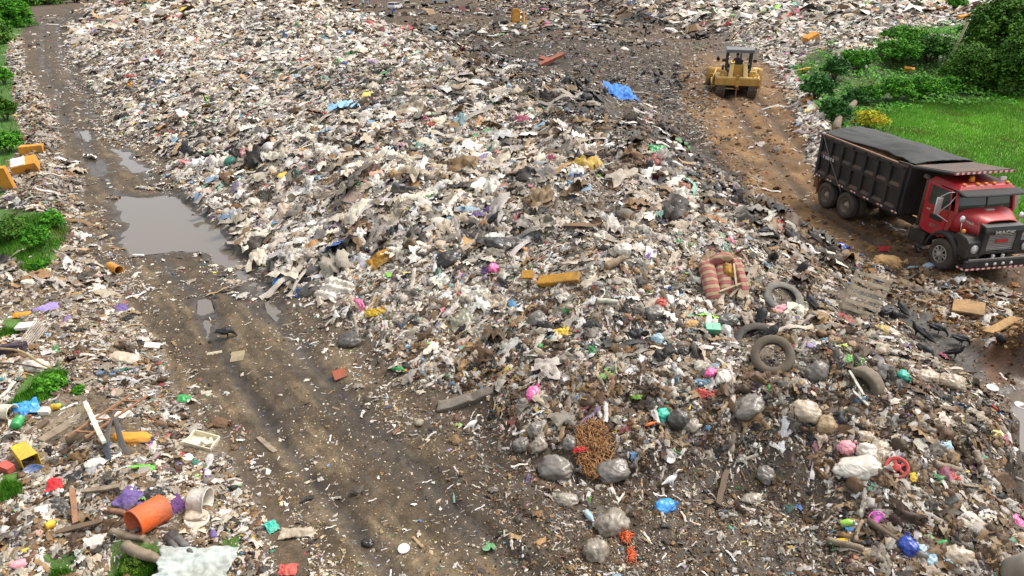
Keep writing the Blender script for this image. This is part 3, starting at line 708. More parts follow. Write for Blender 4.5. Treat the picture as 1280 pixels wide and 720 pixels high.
WOODP = mat('pale_painted_wood', (.62, .62, .52), .7, dirt=.5, dscale=6, dcol=(.25, .2, .14), bump=.4)

# ---- generic shapes
def bag_mesh(l, w, h, sd_, crease=1.0, knot=True, slump=.5, nu=56, nv=34):
    off = Vector((sd_ * 3.7, sd_ * 1.3, sd_ * 2.1)); mb = MB()
    def fn(u, v):
        a = u * 2 * math.pi; t = v * math.pi
        p = Vector((math.cos(t), math.sin(t) * math.cos(a), math.sin(t) * math.sin(a)))
        q = p * 1.3 + off
        r = 1 + .22 * mnoise.noise(q) + .10 * mnoise.noise(q * 2.3)
        wq = q * 1.6 + Vector((mnoise.noise(q * 2.1), mnoise.noise(q * 2.1 + Vector((9, 0, 0))), mnoise.noise(q * 2.1 + Vector((0, 9, 0))))) * 1.1
        ridge = 1 - abs(mnoise.noise(wq * 1.1)) * 3.2; ridge2 = 1 - abs(mnoise.noise(wq * 2.4 + off)) * 3
        r += crease * (.05 * ridge + .035 * ridge2 + .02 * mnoise.noise(q * 7)) - .04
        ax = abs(p.x) ** 2.6 + abs(p.y) ** 2.6 + abs(p.z) ** 2.6; r *= ax ** (-1 / 2.6) * .5 + .5
        if knot:
            e = max(0, (p.x - .05) / .95); r *= 1 - .22 * e * e
            r += crease * .055 * e * (1 - 1.6 * abs(math.sin(a * 5.5 + sd_ + 2 * mnoise.noise(q * 2))))
        x, y, z = p.x * r * l / 2, p.y * r * w / 2, p.z * r * h / 2
        if z < 0: z *= (1 - slump)
        return (x, y, z + h * .5 * (1 - slump) * .8)
    V = []; Fs = []
    for j in range(nv + 1):
        for i in range(nu): V.append(fn(i / nu, j / nv))
    for j in range(nv):
        for i in range(nu): Fs.append((j * nu + i, j * nu + (i + 1) % nu, (j + 1) * nu + (i + 1) % nu, (j + 1) * nu + i))
    mb._add(V, Fs, True)
    return mb
def bag(px, py, wp, hp, m, label, yaw=0, group=None, cat='bag', name='rubbish_bag', crease=1.0, knot=True, depth_=None, face=.15, sink=.12, along=None):
    l = wpx(px, py, wp); h = wpx(px, py, hp) * .72; w = depth_ * l if depth_ else (l * .45 + h * .55)
    seed(px, py); mb = bag_mesh(l, w, h * 1.15, px * .37 + py * .11, crease, knot)
    o = mb.build(name, m)
    if l > .25 and cat == 'bag':
        n = MB(); n.lathe([(.02 * l, 0), (.05 * l, .02 * l), (.035 * l, .06 * l), (.09 * l, .15 * l), (.12 * l, .19 * l)], 10, M=Matrix.Translation((l * .47, 0, h * .3)) @ Matrix.Rotation(R(70), 4, 'Y'))
        n.build('knot', m, o, solid=.004)
    put(o, px, py + hp * .4, yaw, face, sink * h, along)
    return tag(o, label, cat, group)
def cloth(px, py, wp, hp, m, label, yaw=0, cat='cloth', name='crumpled_cloth', fold=1.0, face=.1, n=26, group=None, peak=.35, sink=.0, ribs=0, ragged=.2):
    l = wpx(px, py, wp); w = wpx(px, py, hp) * 1.3; o3 = Vector((px * .7, py * .3, 0)); mb = MB(); k = int(max(10, n * min(1.6, w / max(l, .01))))
    def fn(u, v):
        x = (u - .5); y = (v - .5); an = math.atan2(y, x); rf = 1 + ragged * (mnoise.noise(Vector((math.cos(an) * 1.7, math.sin(an) * 1.7, px))) * 1.2 + .4 * mnoise.noise(Vector((math.cos(an) * 5, math.sin(an) * 5, py))))
        x *= rf; y *= rf
        q = Vector((x * 3.2, y * 3.2, 0)) + o3
        z = .10 * mnoise.noise(q) + .07 * (1 - 2 * abs(mnoise.noise(q * 1.9))) + .035 * (1 - 2 * abs(mnoise.noise(q * 4.1)))
        if ribs: z += .035 * math.sin(ribs * (x * 1.0 + y * .25 + .12 * mnoise.noise(q)) * 6.28)
        e = max(0, 1 - 4 * (x * x + y * y)); s_ = (l + w) / 2
        return (x * l, y * w, s_ * (fold * z + peak * .45 * e) + .03)
    mb.grid(fn, n, k); o = mb.build(name, m, solid=.008); put(o, px, py, yaw, face, sink)
    return tag(o, label, cat, group)
def plank(p1, p2, wpx_, th, m, label, cat='plank', name='wooden_plank', lift=.05, rag=True, group=None, roll=0):
    a, b = at(*p1), at(*p2); L = (b - a).length; w = wpx(*p1, wpx_); mb = MB()
    seed(*p1); n = 6; rs = []
    for i in range(n + 1):
        x = i / n * L; j = random.uniform(-.08, .08) * w if rag else 0; wa = w / 2 * (1 + (random.uniform(-.1, .1) if rag else 0))
        if i in (0, n) and rag: wa *= .8
        rs.append([Vector((x, -wa + j, 0)), Vector((x, wa + j, 0)), Vector((x + (random.uniform(-.05, .05) if rag else 0), wa + j, th)), Vector((x, -wa + j, th))])
    mb.rings(rs, smooth=False); o = mb.build(name, m, bevel=.006)
    x = (b - a).normalized(); up = (nrm(a.x, a.y) + nrm(b.x, b.y)).normalized(); z = (up - x * up.dot(x)).normalized(); y = z.cross(x)
    M = Matrix((x, y, z)).transposed().to_4x4() @ Matrix.Rotation(R(roll), 4, 'X'); M.translation = a + z * lift; o.matrix_world = M
    return tag(o, label, cat, group)
def log(p1, p2, rp, m, label, cat='log', name='wooden_log', lift=0, bend=.06, group=None):
    a, b = at(*p1), at(*p2); L = (b - a).length; r = wpx(*p1, rp); mb = MB(); seed(*p1); n = 8
    path = [Vector((i / n * L, math.sin(i / n * 5 + p1[0]) * bend * L * .5, math.sin(i / n * 3.1) * bend * L * .3)) for i in range(n + 1)]
    rad = [r * (1 - .25 * i / n) * random.uniform(.88, 1.12) for i in range(n + 1)]
    mb.tube(path, rad, 10); o = mb.build(name, m)
    x = (b - a).normalized(); up = Vector((0, 0, 1)); z = (up - x * up.dot(x)).normalized(); y = z.cross(x)
    M = Matrix((x, y, z)).transposed().to_4x4(); M.translation = a + Vector((0, 0, r * .6 + lift)); o.matrix_world = M
    return tag(o, label, cat, group)
def tyre_mesh(Ro, W_, ri=.58, seg=48):
    mb = MB(); r1 = Ro * ri
    prof = [(r1, -W_ * .38), (r1 * 1.03, -W_ * .46), (Ro * .80, -W_ * .5), (Ro * .93, -W_ * .44), (Ro * .985, -W_ * .36), (Ro, -W_ * .2), (Ro, W_ * .2), (Ro * .985, W_ * .36), (Ro * .93, W_ * .44), (Ro * .80, W_ * .5), (r1 * 1.03, W_ * .46), (r1, W_ * .38),
            (r1 * 1.12, W_ * .3), (Ro * .9, 0), (r1 * 1.12, -W_ * .3)]
    rs = []
    for k in range(seg):
        a = 6.2832 * k / seg; t = .975 if k % 2 else 1.0
        rs.append([Vector(((r * (t if r > Ro * .97 else 1)) * math.cos(a), (r * (t if r > Ro * .97 else 1)) * math.sin(a), z)) for r, z in prof])
    mb.rings(rs, loop=True, smooth=True); return mb
def tyre(px, py, wp, m, label, yaw=0, face=0, sink=0, group='old tyres lying in the rubbish', wr=.27, roll=0, squash=1.0):
    Ro = wpx(px, py, wp) / 2; o = tyre_mesh(Ro, Ro * 2 * wr).build('old_tyre', m)
    put(o, px, py, yaw, face, sink, roll=roll)
    if squash != 1: o.matrix_world = o.matrix_world @ Matrix.Diagonal((1, squash, 1, 1))
    return tag(o, label, 'tyre', group)
def slab(px, py, l, w, h, m, label, cat, name, yaw=0, face=0, roll=0, pitch=0, sink=.02, along=None, bevel=.01, wave=.03, px_units=True, group=None):
    if px_units: k = wpx(px, py, 1); l, w, h = l * k, w * k, h * k
    mb = MB(); seed(px, py); n = 8; o3 = Vector((px, py, 0)); rs = []
    for i in range(n + 1):
        x = (i / n - .5) * l; ring = []
        for (a, b) in [(-1, 0), (-.5, 0), (0, 0), (.5, 0), (1, 0), (1, 1), (.5, 1), (0, 1), (-.5, 1), (-1, 1)]:
            q = Vector((x * 2, a * w, b * h)) + o3; ring.append(Vector((x + wave * l * mnoise.noise(q * 1.7), a * w / 2 + wave * w * mnoise.noise(q * 1.3 + Vector((5, 0, 0))), b * h + wave * (l + w) * .5 * mnoise.noise(Vector((x * 2.5, a * w * 1.5, 0)) + o3))))
        rs.append(ring)
    mb.rings(rs, smooth=False); o = mb.build(name, m, bevel=bevel)
    put(o, px, py, yaw, face, sink, along, roll, pitch=pitch)
    return tag(o, label, cat, group)
def disc(px, py, wp, m, label, cat='lid', name='round_lid', face=.4, yaw=0, rim=True, squash=1, sink=-.03):
    r = wpx(px, py, wp) / 2; mb = MB()
    mb.lathe([(0, .03 * r), (.35 * r, .04 * r), (.8 * r, .05 * r), (.86 * r, .14 * r), (.96 * r, .15 * r), (r, .05 * r), (r * .98, -.08 * r), (r * .94, -.08 * r), (r * .9, .02 * r), (0, 0)], 32)
    o = mb.build(name, m); put(o, px, py, yaw, face, sink)
    if squash != 1: o.matrix_world = o.matrix_world @ Matrix.Diagonal((1, squash, 1, 1))
    return tag(o, label, cat)
def tub(px, py, along, rp, m, label, cat, name, cut=1.0, r2=None, wall=.06, sink=None, open_end=True, yaw=0, dirtm=None, square=False):
    """a hollow vessel lying on its side, its mouth at the far end of the axis"""
    a, b = at(px, py), at(*along); L = (b - a).length; r = wpx(px, py, rp); r2 = wpx(px, py, r2) if r2 else r * 1.08
    mb = MB(); seg = 4 if square else 32
    prof = [(0, 0), (r * .9, 0), (r, .04 * L), ((r + r2) / 2, L * .5), ((r + r2) / 2 * 1.02, L * .52), (r2, L * .96), (r2 * 1.04, L * .97), (r2 * 1.04, L), (r2 * (1 - wall), L), ((r + r2) / 2 * (1 - wall), L * .5), (r * (1 - wall) * .97, .08 * L), (0, .07 * L)]
    mb.lathe(prof, seg, smooth=not square, M=Matrix.Rotation(R(45), 4, 'Z') if square else None, a1=6.2832)
    o = mb.build(name, m, bevel=.012 if square else 0)
    z = (b - a).normalized(); up = Vector((0, 0, 1)); x = (up - z * up.dot(z)).normalized(); y = z.cross(x)
    M = Matrix((x, y, z)).transposed().to_4x4(); M.translation = a + x * (r * (.85 if sink is None else .85 - sink)); o.matrix_world = M
    return tag(o, label, cat)
def bottle(p1, p2, rp, m, capm, label):
    a, b = at(*p1), at(*p2); L = (b - a).length; r = wpx(*p1, rp)
    o = MB().lathe([(0, 0), (r * .9, 0), (r, .03 * L), (r * .96, .3 * L), (r, .36 * L), (r, .6 * L), (r * .8, .72 * L), (r * .35, .86 * L), (r * .33, .93 * L), (0, .93 * L)], 16).build('bottle', m)
    MB().lathe([(0, .99 * L), (r * .42, .99 * L), (r * .42, .9 * L), (r * .38, .9 * L)], 12).build('cap', capm, o)
    z = (b - a).normalized(); x = (Vector((0, 0, 1)) - z * z.z).normalized(); M = Matrix((x, z.cross(x), z)).transposed().to_4x4(); M.translation = a + Vector((0, 0, r * .9)); o.matrix_world = M
    return tag(o, label, 'bottle')
def text_mesh(s, size, ext=.008, bold=0):
    cu = bpy.data.curves.new('t', 'FONT'); cu.body = s; cu.size = size; cu.extrude = ext; cu.align_x = 'CENTER'; cu.align_y = 'CENTER'; cu.offset = bold
    t = bpy.data.objects.new('t', cu); C.objects.link(t); dg = bpy.context.evaluated_depsgraph_get(); dg.update()
    me = bpy.data.meshes.new_from_object(t.evaluated_get(dg)); bpy.data.objects.remove(t); bpy.data.curves.remove(cu); return me
def bake(o, name):
    dg = bpy.context.evaluated_depsgraph_get(); dg.update(); me = bpy.data.meshes.new_from_object(o.evaluated_get(dg)); me.name = name
    bpy.data.objects.remove(o); return me
# ------------------------------------------------------------------ the dump truck
def build_truck():
    red = mat('truck_red', (.46, .014, .024), .42, dirt=.42, dscale=1.6, dcol=(.27, .10, .075), bump=.06, coat=.1)
    blk = mat('truck_black', (.022, .022, .024), .5, dirt=.4, dscale=1.8, dcol=(.09, .075, .06), bump=.1)
    bedm = mat('bed_steel', (.020, .019, .020), .6, dirt=.32, dscale=1.5, dcol=(.09, .07, .055), bump=.2, bscale=12)
    ledge = mat('bed_ledge_dust', (.09, .072, .06), .8, dirt=.5, dscale=3, dcol=(.25, .12, .05))
    rust = mat('rusty_rail', (.23, .115, .065), .75, dirt=.5, dscale=4, dcol=(.14, .06, .03))
    chrome = mat('chrome', (.75, .75, .75), .28, metal=.7, dirt=.15, bump=.02)
    glass = mat('tinted_glass', (.02, .035, .03), .06, dirt=.05, bump=0, spec=.8, coat=.3)
    tarp = mat('dark_mesh_tarp', (.048, .050, .048), .85, dirt=.4, dscale=1.4, dcol=(.08, .078, .07), bump=.5, bscale=60)
    tapeR = mat('tape_red', (.55, .03, .03), .4, dirt=.2); tapeW = mat('tape_white', (.8, .8, .78), .4, dirt=.2)
    hubm = mat('pale_rim', (.55, .50, .42), .5, dirt=.5, dcol=(.2, .15, .1)); hubd = mat('dusty_rim', (.23, .185, .13), .75, dirt=.4, dcol=(.12, .09, .06))
    tyr = mat('truck_tyre', (.075, .062, .05), .85, dirt=.5, dscale=3, dcol=(.14, .11, .08), bump=.4, bscale=30)
    amber = mat('amber_lens', (.8, .28, .03), .3, dirt=.05, bump=0); lamp = mat('lamp_glass', (.75, .75, .72), .15, dirt=.05, bump=0)
    load = mat('earth_load', (.30, .19, .09), .9, dirt=.5, dscale=4, dcol=(.14, .10, .06), bump=.8, bscale=14)
    T = empty('dump_truck'); tag(T, 'dump truck with red cab and black steel tipper body covered by a dark tarp', 'dump truck')
    Rw = .54
    # wheels: y>0 is the left side of the truck
    def wheel(x, y, outer, front):
        s = 1 if y > 0 else -1; w = obj('wheel', bpy.data.meshes.new('wheel'), None, T)
        MBt = tyre_mesh(Rw, .30, .52, 56); M = Matrix.Translation((x, y, Rw)) @ Matrix.Rotation(R(90), 4, 'X')
        bpy.data.objects.remove(w)
        t = MBt; t.v = [tuple(M @ Vector(p)) for p in t.v]; w = t.build('wheel', tyr, T)
        if not outer: return
        r = .29; h = MB(); yo = y + s * .10
        Mh = Matrix.Translation((x, yo, Rw)) @ Matrix.Rotation(R(-90 * s), 4, 'X')
        if front:
            h.lathe([(.30, .05), (.27, .06), (.265, -.02)], 32, M=Mh); h.lathe([(.0, .14), (.07, .14), (.085, .10), (.085, .0)], 20, M=Mh)
            for k in range(5):
                a = 6.283 * k / 5
                for da in (-.13, .13):
                    h.hexa([Vector(p) for p in ()] or [Vector((math.cos(a + da * q) * rr, math.sin(a + da * q) * rr, zz)) + Vector((-math.sin(a + da) * ww, math.cos(a + da) * ww, 0)) for zz in (.0, .06) for rr, q, ww in ((.06, 1, -.018), (.28, 2.0, -.018), (.28, 2.0, .018), (.06, 1, .018))], M=Mh)
            h.build('rim', hubm, w, bevel=.004)
            d = MB(); d.lathe([(.275, -.05), (0, -.06)], 24, M=Mh); d.build('brake_drum', blk, w)
            for k in range(8):
                pass
        else:
            h.lathe([(.29, .04), (.27, .05), (.24, -.06), (.16, -.10), (.15, -.10)], 32, M=Mh); h.build('rim', hubd, w)
            c = MB(); c.lathe([(.15, -.10), (.14, -.04), (.06, -.03), (.06, .02), (0, .03)], 20, M=Mh)
            for k in range(10): a = 6.283 * k / 10; c.lathe([(0, -.05), (.016, -.05), (.016, -.09)], 6, M=Mh @ Matrix.Translation((.125 * math.cos(a), .125 * math.sin(a), 0)))
            c.build('hub', hubm, w)
    for s in (-1, 1):
        wheel(0, s * 1.02, True, True)
        for x in (-5.15, -6.5):
            wheel(x, s * 1.10, True, False); wheel(x, s * .76, False, False)
    # chassis
    ch = MB()
    for s in (-1, 1): ch.box((-3.2, s * .42, .82), (8.0, .10, .26))
    for x in (-6.9, -5.8, -4.4, -3.2, -2.2, -1.2, .2): ch.box((x, 0, .82), (.12, .76, .2))
    for x in (0, -5.15, -6.5): ch.tube([(x, -.95, Rw), (x, .95, Rw)], .09, 10)
    for x in (-5.15, -6.5): ch.lathe([(0, -.2), (.2, -.14), (.24, 0), (.2, .14), (0, .2)], 16, M=Matrix.Translation((x, 0, Rw)))
    ch.tube([(-5.0, 0, .6), (-1.0, 0, .75)], .06, 8)
    ch.build('chassis', blk, T, bevel=.008)
    # tipper body
    x0, x1, zb, zt, hw = -7.45, -2.3, 1.12, 2.68, 1.22
    b = MB()
    b.box(((x0 + x1) / 2, 0, zb), (x1 - x0, 2 * hw - .08, .12))
    for s in (-1, 1):
        b.box(((x0 + x1) / 2, s * (hw - .05), (zb + zt) / 2), (x1 - x0, .05, zt - zb))
        b.box(((x0 + x1) / 2, s * (hw + .005), zb + .05), (x1 - x0 + .04, .12, .16)); b.box(((x0 + x1) / 2, s * (hw + .003), zt - .06), (x1 - x0 + .04, .12, .12))
        b.box(((x0 + x1) / 2, s * hw, (zb + zt) / 2 + .02), (x1 - x0, .09, .12))
        for k in range(8):
            x = x0 + .08 + k * (x1 - x0 - .16) / 7
            if k < 8: b.box((x, s * (hw + .008), (zb + zt) / 2), (.15, .11, zt - zb))
    b.box((x1 - .03, 0, (zb + zt) / 2), (.07, 2 * hw - .1, zt - zb)); b.build('tipper_body', bedm, T, bevel=.01)
    # dusty sloping ledges inside the pockets
    for s in (-1, 1):
        for k in range(7):
            xa = x0 + .16 + k * (x1 - x0 - .16) / 7; xb = xa + (x1 - x0 - .16) / 7 - .16
            for zz in (zb + .13, (zb + zt) / 2 + .08):
                lg = MB(); y0_, y1_ = s * (hw - .02), s * (hw + .045)
                lg._add([(xa, y0_, zz + .10), (xb, y0_, zz + .10), (xb, y1_, zz + .004), (xa, y1_, zz + .004), (xa, y0_, zz), (xb, y0_, zz)], [(0, 1, 2, 3), (4, 5, 1, 0), (3, 2, 5, 4)], False); lg.build('pocket_ledge', ledge, T)
    tg = MB(); tg.box((x0 - .04, 0, (zb + zt) / 2 - .04), (.08, 2 * hw, zt - zb)); 
    for y in (-.9, -.3, .3, .9): tg.box((x0 - .1, y, (zb + zt) / 2 - .04), (.06, .12, zt - zb - .1))
    tg.build('tailgate', bedm, T, bevel=.01)
    rl = MB()
    for s in (-1, 1): rl.box(((x0 + x1) / 2, s * (hw - .02), zt + .02), (x1 - x0 + .06, .10, .05))
    rl.box((x1, 0, zt + .02), (.08, 2 * hw - .15, .05)); rl.build('top_rail', rust, T, bevel=.008)
    # headboard and cab protector
    hb = MB(); hb.prism([(x1, zb), (x1 + .12, zb), (x1 + .16, zt - .1), (x1 + .16, zt + .06), (x1, zt + .05)], -hw + .02, hw - .02)
    fw = 1.14; hb.hexa([(x1 + .1, -hw - .02, zt + .02), (x1 + 1.95, -fw, zt + .25), (x1 + 1.95, fw, zt + .25), (x1 + .1, hw + .02, zt + .02), (x1 + .1, -hw - .02, zt + .09), (x1 + 1.95, -fw, zt + .31), (x1 + 1.95, fw, zt + .31), (x1 + .1, hw + .02, zt + .09)])
    for s in (-1, 1): hb.prism([(x1 - .5, zt + .05), (x1 + .2, zt + .05), (x1 + .2, zt + .12), (x1 + .1, zt + .13), (x1 - .5, zt + .10)], s * (hw + .0) - .03, s * (hw + .0) + .03)
    hb.build('headboard', bedm, T, bevel=.01)
    lip = MB(); lip.hexa([(x1 + .2, -hw + .08, zt + .09), (x1 + 1.9, -1.05, zt + .29), (x1 + 1.9, 1.05, zt + .29), (x1 + .2, hw - .08, zt + .09), (x1 + .2, -hw + .08, zt + .12), (x1 + 1.9, -1.05, zt + .325), (x1 + 1.9, 1.05, zt + .325), (x1 + .2, hw - .08, zt + .12)]); lip.build('cab_protector_top', mat('worn_brown_steel', (.075, .055, .045), .75, dirt=.5, dscale=2, dcol=(.2, .11, .06)), T)
    tape = bpy.data.materials.new('reflective_tape'); tape.use_nodes = True; tt = tape.node_tree; tp = tt.nodes['Principled BSDF']; tc = tt.nodes.new('ShaderNodeTexCoord'); sx = tt.nodes.new('ShaderNodeSeparateXYZ'); tt.links.new(tc.outputs['Object'], sx.inputs[0])
    ad = tt.nodes.new('ShaderNodeMath'); ad.operation = 'ADD'; tt.links.new(sx.outputs['X'], ad.inputs[0]); tt.links.new(sx.outputs['Y'], ad.inputs[1])
    ml = tt.nodes.new('ShaderNodeMath'); ml.operation = 'MULTIPLY'; ml.inputs[1].default_value = 5.0; tt.links.new(ad.outputs[0], ml.inputs[0]); fr_ = tt.nodes.new('ShaderNodeMath'); fr_.operation = 'FRACT'; tt.links.new(ml.outputs[0], fr_.inputs[0])
    cr = tt.nodes.new('ShaderNodeValToRGB'); cr.color_ramp.interpolation = 'CONSTANT'; cr.color_ramp.elements[0].color = (.75, .74, .70, 1); cr.color_ramp.elements[1].position = .5; cr.color_ramp.elements[1].color = (.5, .03, .03, 1)
    tt.links.new(fr_.outputs[0], cr.inputs[0]); tt.links.new(cr.outputs[0], tp.inputs['Base Color'])
    def strip(c, d, rot=None): q = MB(); q.box(c, d, rot); q.build('reflective_tape', tape, T)
    for s in (-1, 1):
        for k in range(7): xx = x0 + .3 + k * (x1 - x0 - .45) / 6; strip((round((xx) * 5) / 5 + .0, s * (hw + .069), zb + .05), (.36, .006, .05))
        strip((1.0, s * 1.228, .47), (.30, .012, .055))
    strip((x1 + 1.957, 0, zt + .28), (.012, 2 * fw, .065)); strip((1.168, 0, .47), (.01, 2.4, .055))
    # load and tarp
    ld = MB()
    ld.grid(lambda u, v: (x0 + .1 + u * (x1 - x0 - .2), (v - .5) * 2 * (hw - .09), zt - .26 + .26 * math.sin(v * 3.14) * (.6 + .4 * math.sin(u * 5)) + .05 * mnoise.noise(Vector((u * 14, v * 9, 3)))), 50, 24)
    ld.build('earth_load', load, T)
    def tf(u, v):
        x = x0 - .03 + u * (x1 - x0 + .12); hwv = hw * (1.0 - .0 * u)
        lo = -hw + .10 + .5 * max(0, math.sin(u * 3.2 - .35)) ** 1.2 * (1 if u < .93 else .4)       # drawn away from the near rail, the load shows
        y = lo + v * (hw + .02 - lo)
        z = zt + .06 + .17 * math.sin(v * 3.14) * (1 - .35 * math.sin(u * 9.4 - 1.3)) * (.7 + .3 * math.sin(u * 3.1)) - .08 * math.sin(u * 3.14) * (1 - v) ** 1.5
        z += .03 * mnoise.noise(Vector((u * 9, v * 4, 1))) + .02 * (1 - 2 * abs(mnoise.noise(Vector((u * 5 + v * 3, v * 9 - u * 4, 7)))))
        return (x, y, z + .05 * u)
    t = MB(); t.grid(tf, 60, 30); t.build('tarp', tarp, T, solid=.012)
    rp = MB(); rp.tube([(x0 + .02, -hw - .04, zt + .1), (x0 + .9, -hw - .09, zt - .75), (x0 + 1.75, -hw - .09, zb + .05), (x0 + 1.95, -hw - .07, zb - .12)], .018, 6); rp.build('tarp_rope', mat('rope', (.2, .19, .17), .8), T)
    # mud flap and rear frame
    fl_ = MB(); 
    for s in (-1, 1): fl_.box((x0 + .28, s * .95, .78), (.03, .6, .62), rot=(0, -8, 0))
    fl_.prism([(x0 - .02, zb), (x0 + .5, zb), (x0 + .15, .62), (x0 - .02, .62)], -hw + .02, -hw + .06); fl_.build('mud_flap', rust, T)
    # cab
    cb = MB(); cw = 1.10
    cb.prism([(-2.12, 1.02), (-.98, 1.02), (-.80, 1.45), (-.74, 1.86), (-.78, 1.90), (-2.16, 1.90)], -cw, cw)   # lower shell
    # pillars and roof
    for s in (-1, 1):
        yo = s * (cw - .04)
        cb.hexa([(-.80, yo - .05, 1.88), (-.72, yo - .05, 1.88), (-.72, yo + .05, 1.88), (-.80, yo + .05, 1.88), (-.98, yo * .97 - .05, 2.52), (-.90, yo * .97 - .05, 2.52), (-.90, yo * .97 + .05, 2.52), (-.98, yo * .97 + .05, 2.52)])
        cb.box((-2.10, yo, 2.2), (.16, .1, .68)); cb.box((-1.86, s * cw * .98, 2.48), (1.9 * .3, .06, .1))
    cb.box((-2.14, 0, 2.2), (.06, 2 * cw - .1, .68))
    cb.hexa([(-2.2, -cw * .99, 2.50), (-.84, -cw * .97, 2.50), (-.84, cw * .97, 2.50), (-2.2, cw * .99, 2.50), (-2.12, -cw * .86, 2.66), (-.98, -cw * .84, 2.64), (-.98, cw * .84, 2.64), (-2.12, cw * .86, 2.66)])
    cab_ = cb.build('cab', red, T, bevel=.03)
    for s in (-1, 1):
        d = MB(); yo = s * (cw + .012)
        d.prism([(-1.95, .98), (-1.12, .98), (-1.05, 1.22), (-.98, 1.86), (-1.95, 1.86)], yo - .012, yo + .012)
        for a_, b_ in (((-1.95, 1.86), (-1.95, 2.46)), ((-.97, 1.86), (-1.08, 2.46)), ((-1.98, 2.46), (-1.05, 2.46))):
            d.tube([(a_[0], yo, a_[1]), (b_[0], yo, b_[1])], .03, 6)
        dr = d.build('door', red, T, bevel=.01)
        g = MB(); g._add([(-1.92, yo, 1.86), (-1.0, yo, 1.86), (-1.09, yo, 2.44), (-1.92, yo, 2.44)], [(0, 1, 2, 3)]); g.build('window', glass, dr, solid=.008)
        hd = MB(); hd.box((-1.82, yo + s * .03, 1.70), (.16, .03, .035)); hd.build('handle', chrome, dr)
        vv = MB(); vv.box((-1.45, yo + s * .016, 1.52), (.55, .008, .16)); vv.build('door_plate', blk, dr)
        if s < 0:
            tm = text_mesh('827', .17, .004, .004); to = obj('lettering', tm, tapeW if False else mat('dull_white', (.35, .2, .2), .6), dr); to.rotation_euler = (R(90), 0, 0); to.location = (-1.5, yo - .02, 1.25)
            tm = text_mesh('871', .13, .004, .004)
            bpy.data.meshes.remove(tm)
    ws = MB()
    def wsf(u, v):
        y = (u - .5) * 2 * (cw - .09); bow = .06 * (1 - (2 * u - 1) ** 2)
        return (-.765 - .175 * v + bow, y * (1 - .03 * v), 1.89 + .62 * v)
    ws.grid(wsf, 15, 4); w_ = ws.build('windscreen', glass, T, solid=.01)
    dv = MB(); dv.box((-.79, 0, 2.2), (.05, .035, .64), rot=(0, -15.5, 0))
    for a_, b_ in (((-.69, 0), (-.86, 0)),): pass
    dv.tube([wsf(.0, 0), wsf(.25, 0), wsf(.5, 0), wsf(.75, 0), wsf(1, 0)], .022, 6); dv.tube([wsf(.0, 1), wsf(.5, 1), wsf(1, 1)], .022, 6); dv.build('windscreen_frame', blk, T)
    vis = MB(); vis.grid(lambda u, v: (-.93 + .42 * v + .05 * (1 - (2 * u - 1) ** 2), (u - .5) * 2 * (cw + .05), 2.53 - .10 * v ** 1.5), 17, 5); vis.build('sun_visor', mat('matt_black', (.018, .018, .019), .75, dirt=.2), T, solid=.018)
    for k, y in enumerate((-.8, -.3, 0, .3, .8)):
        l = MB(); l.box((-1.02, y, 2.675), (.12, .13, .05), taper=(.7, .7)); l.build('marker_light', amber, T, bevel=.01)
    l = MB(); l.lathe([(.09, 0), (.09, .03), (.075, .10), (.06, .15), (0, .16)], 16, M=Matrix.Translation((-1.35, -.25, 2.66))); l.build('beacon', amber, T)
    l = MB(); l.box((-1.2, .75, 2.75), (.12, .22, .10)); l.build('work_lamp', lamp, T, bevel=.01)
    # bonnet: sloping red centre
    bn = MB()
    def bf(u, v):      # u along length back to front, v across
        x = .04 + .78 * u; hwid = (cw - .04) * (1 - u) + .66 * u; y = (v - .5) * 2 * hwid
        z = 1.88 - .18 * u ** 1.2 + .05 * (1 - abs(2 * v - 1) ** 3) - .13 * abs(2 * v - 1) ** 6
        return (x, y, z)
    bn.grid(bf, 12, 15)
    for s in (0, 1):
        V = [bf(u / 11, s) for u in range(12)]; bn._add([p for p in V] + [(p[0], p[1] * 1.0, 1.25) for p in V], [(i, i + 1, i + 13, i + 12) for i in range(11)], True)
    bn.build('bonnet', red, T, solid=.02)
    vt = MB(); vt.box((.22, 0, 1.91), (.12, .32, .03)); vt.build('bonnet_vent', chrome, T, bevel=.005)
    # black nose shell with the grille
    ns = MB()
    ns.prism([(.80, 1.63), (1.02, 1.58), (1.04, .80), (.80, .80)], -.70, -.50); ns.prism([(.80, 1.63), (1.02, 1.58), (1.04, .80), (.80, .80)], .50, .70)
    ns.prism([(.76, 1.68), (1.0, 1.64), (1.045, 1.50), (1.045, 1.40), (.80, 1.40)], -.70, .70); ns.prism([(.80, .88), (1.04, .88), (1.04, .80), (.80, .80)], -.5, .5)
    ns.box((.84, 0, 1.15), (.03, 1.02, .55))
    ns.build('nose_shell', blk, T, bevel=.02)
    gr = MB()
    for k in range(9): gr.box((.98, 0, .925 + k * .056), (.06, .98, .022), rot=(0, 20, 0))
    gr.build('grille', chrome, T)
    bd = MB(); bd.box((1.02, 0, 1.19), (.03, .46, .09)); bd.build('grille_badge', tapeR, T, bevel=.008)
    mt = text_mesh('MACK', .17, .012, .006); mo = obj('maker_lettering', mt, chrome, T)
    mo.rotation_euler = Euler((R(90), 0, R(90)), 'XYZ'); mo.location = (1.06, 0, 1.455); mo.scale = (1.5, .8, 1)
    mt = text_mesh('Mack', .12, .005, .003); mo = obj('side_lettering', mt, chrome, T); mo.rotation_euler = Euler((R(80), 0, R(-13)), 'XYZ'); mo.location = (.38, -.80, 1.55)
    bpy.data.objects.remove(mo)
    mt = text_mesh('Mack', .12, .005, .003); mo = obj('side_lettering', mt, chrome, T); mo.rotation_euler = Euler((R(90), R(8), R(27)), 'XYZ'); mo.location = (.50, -.86, 1.62)
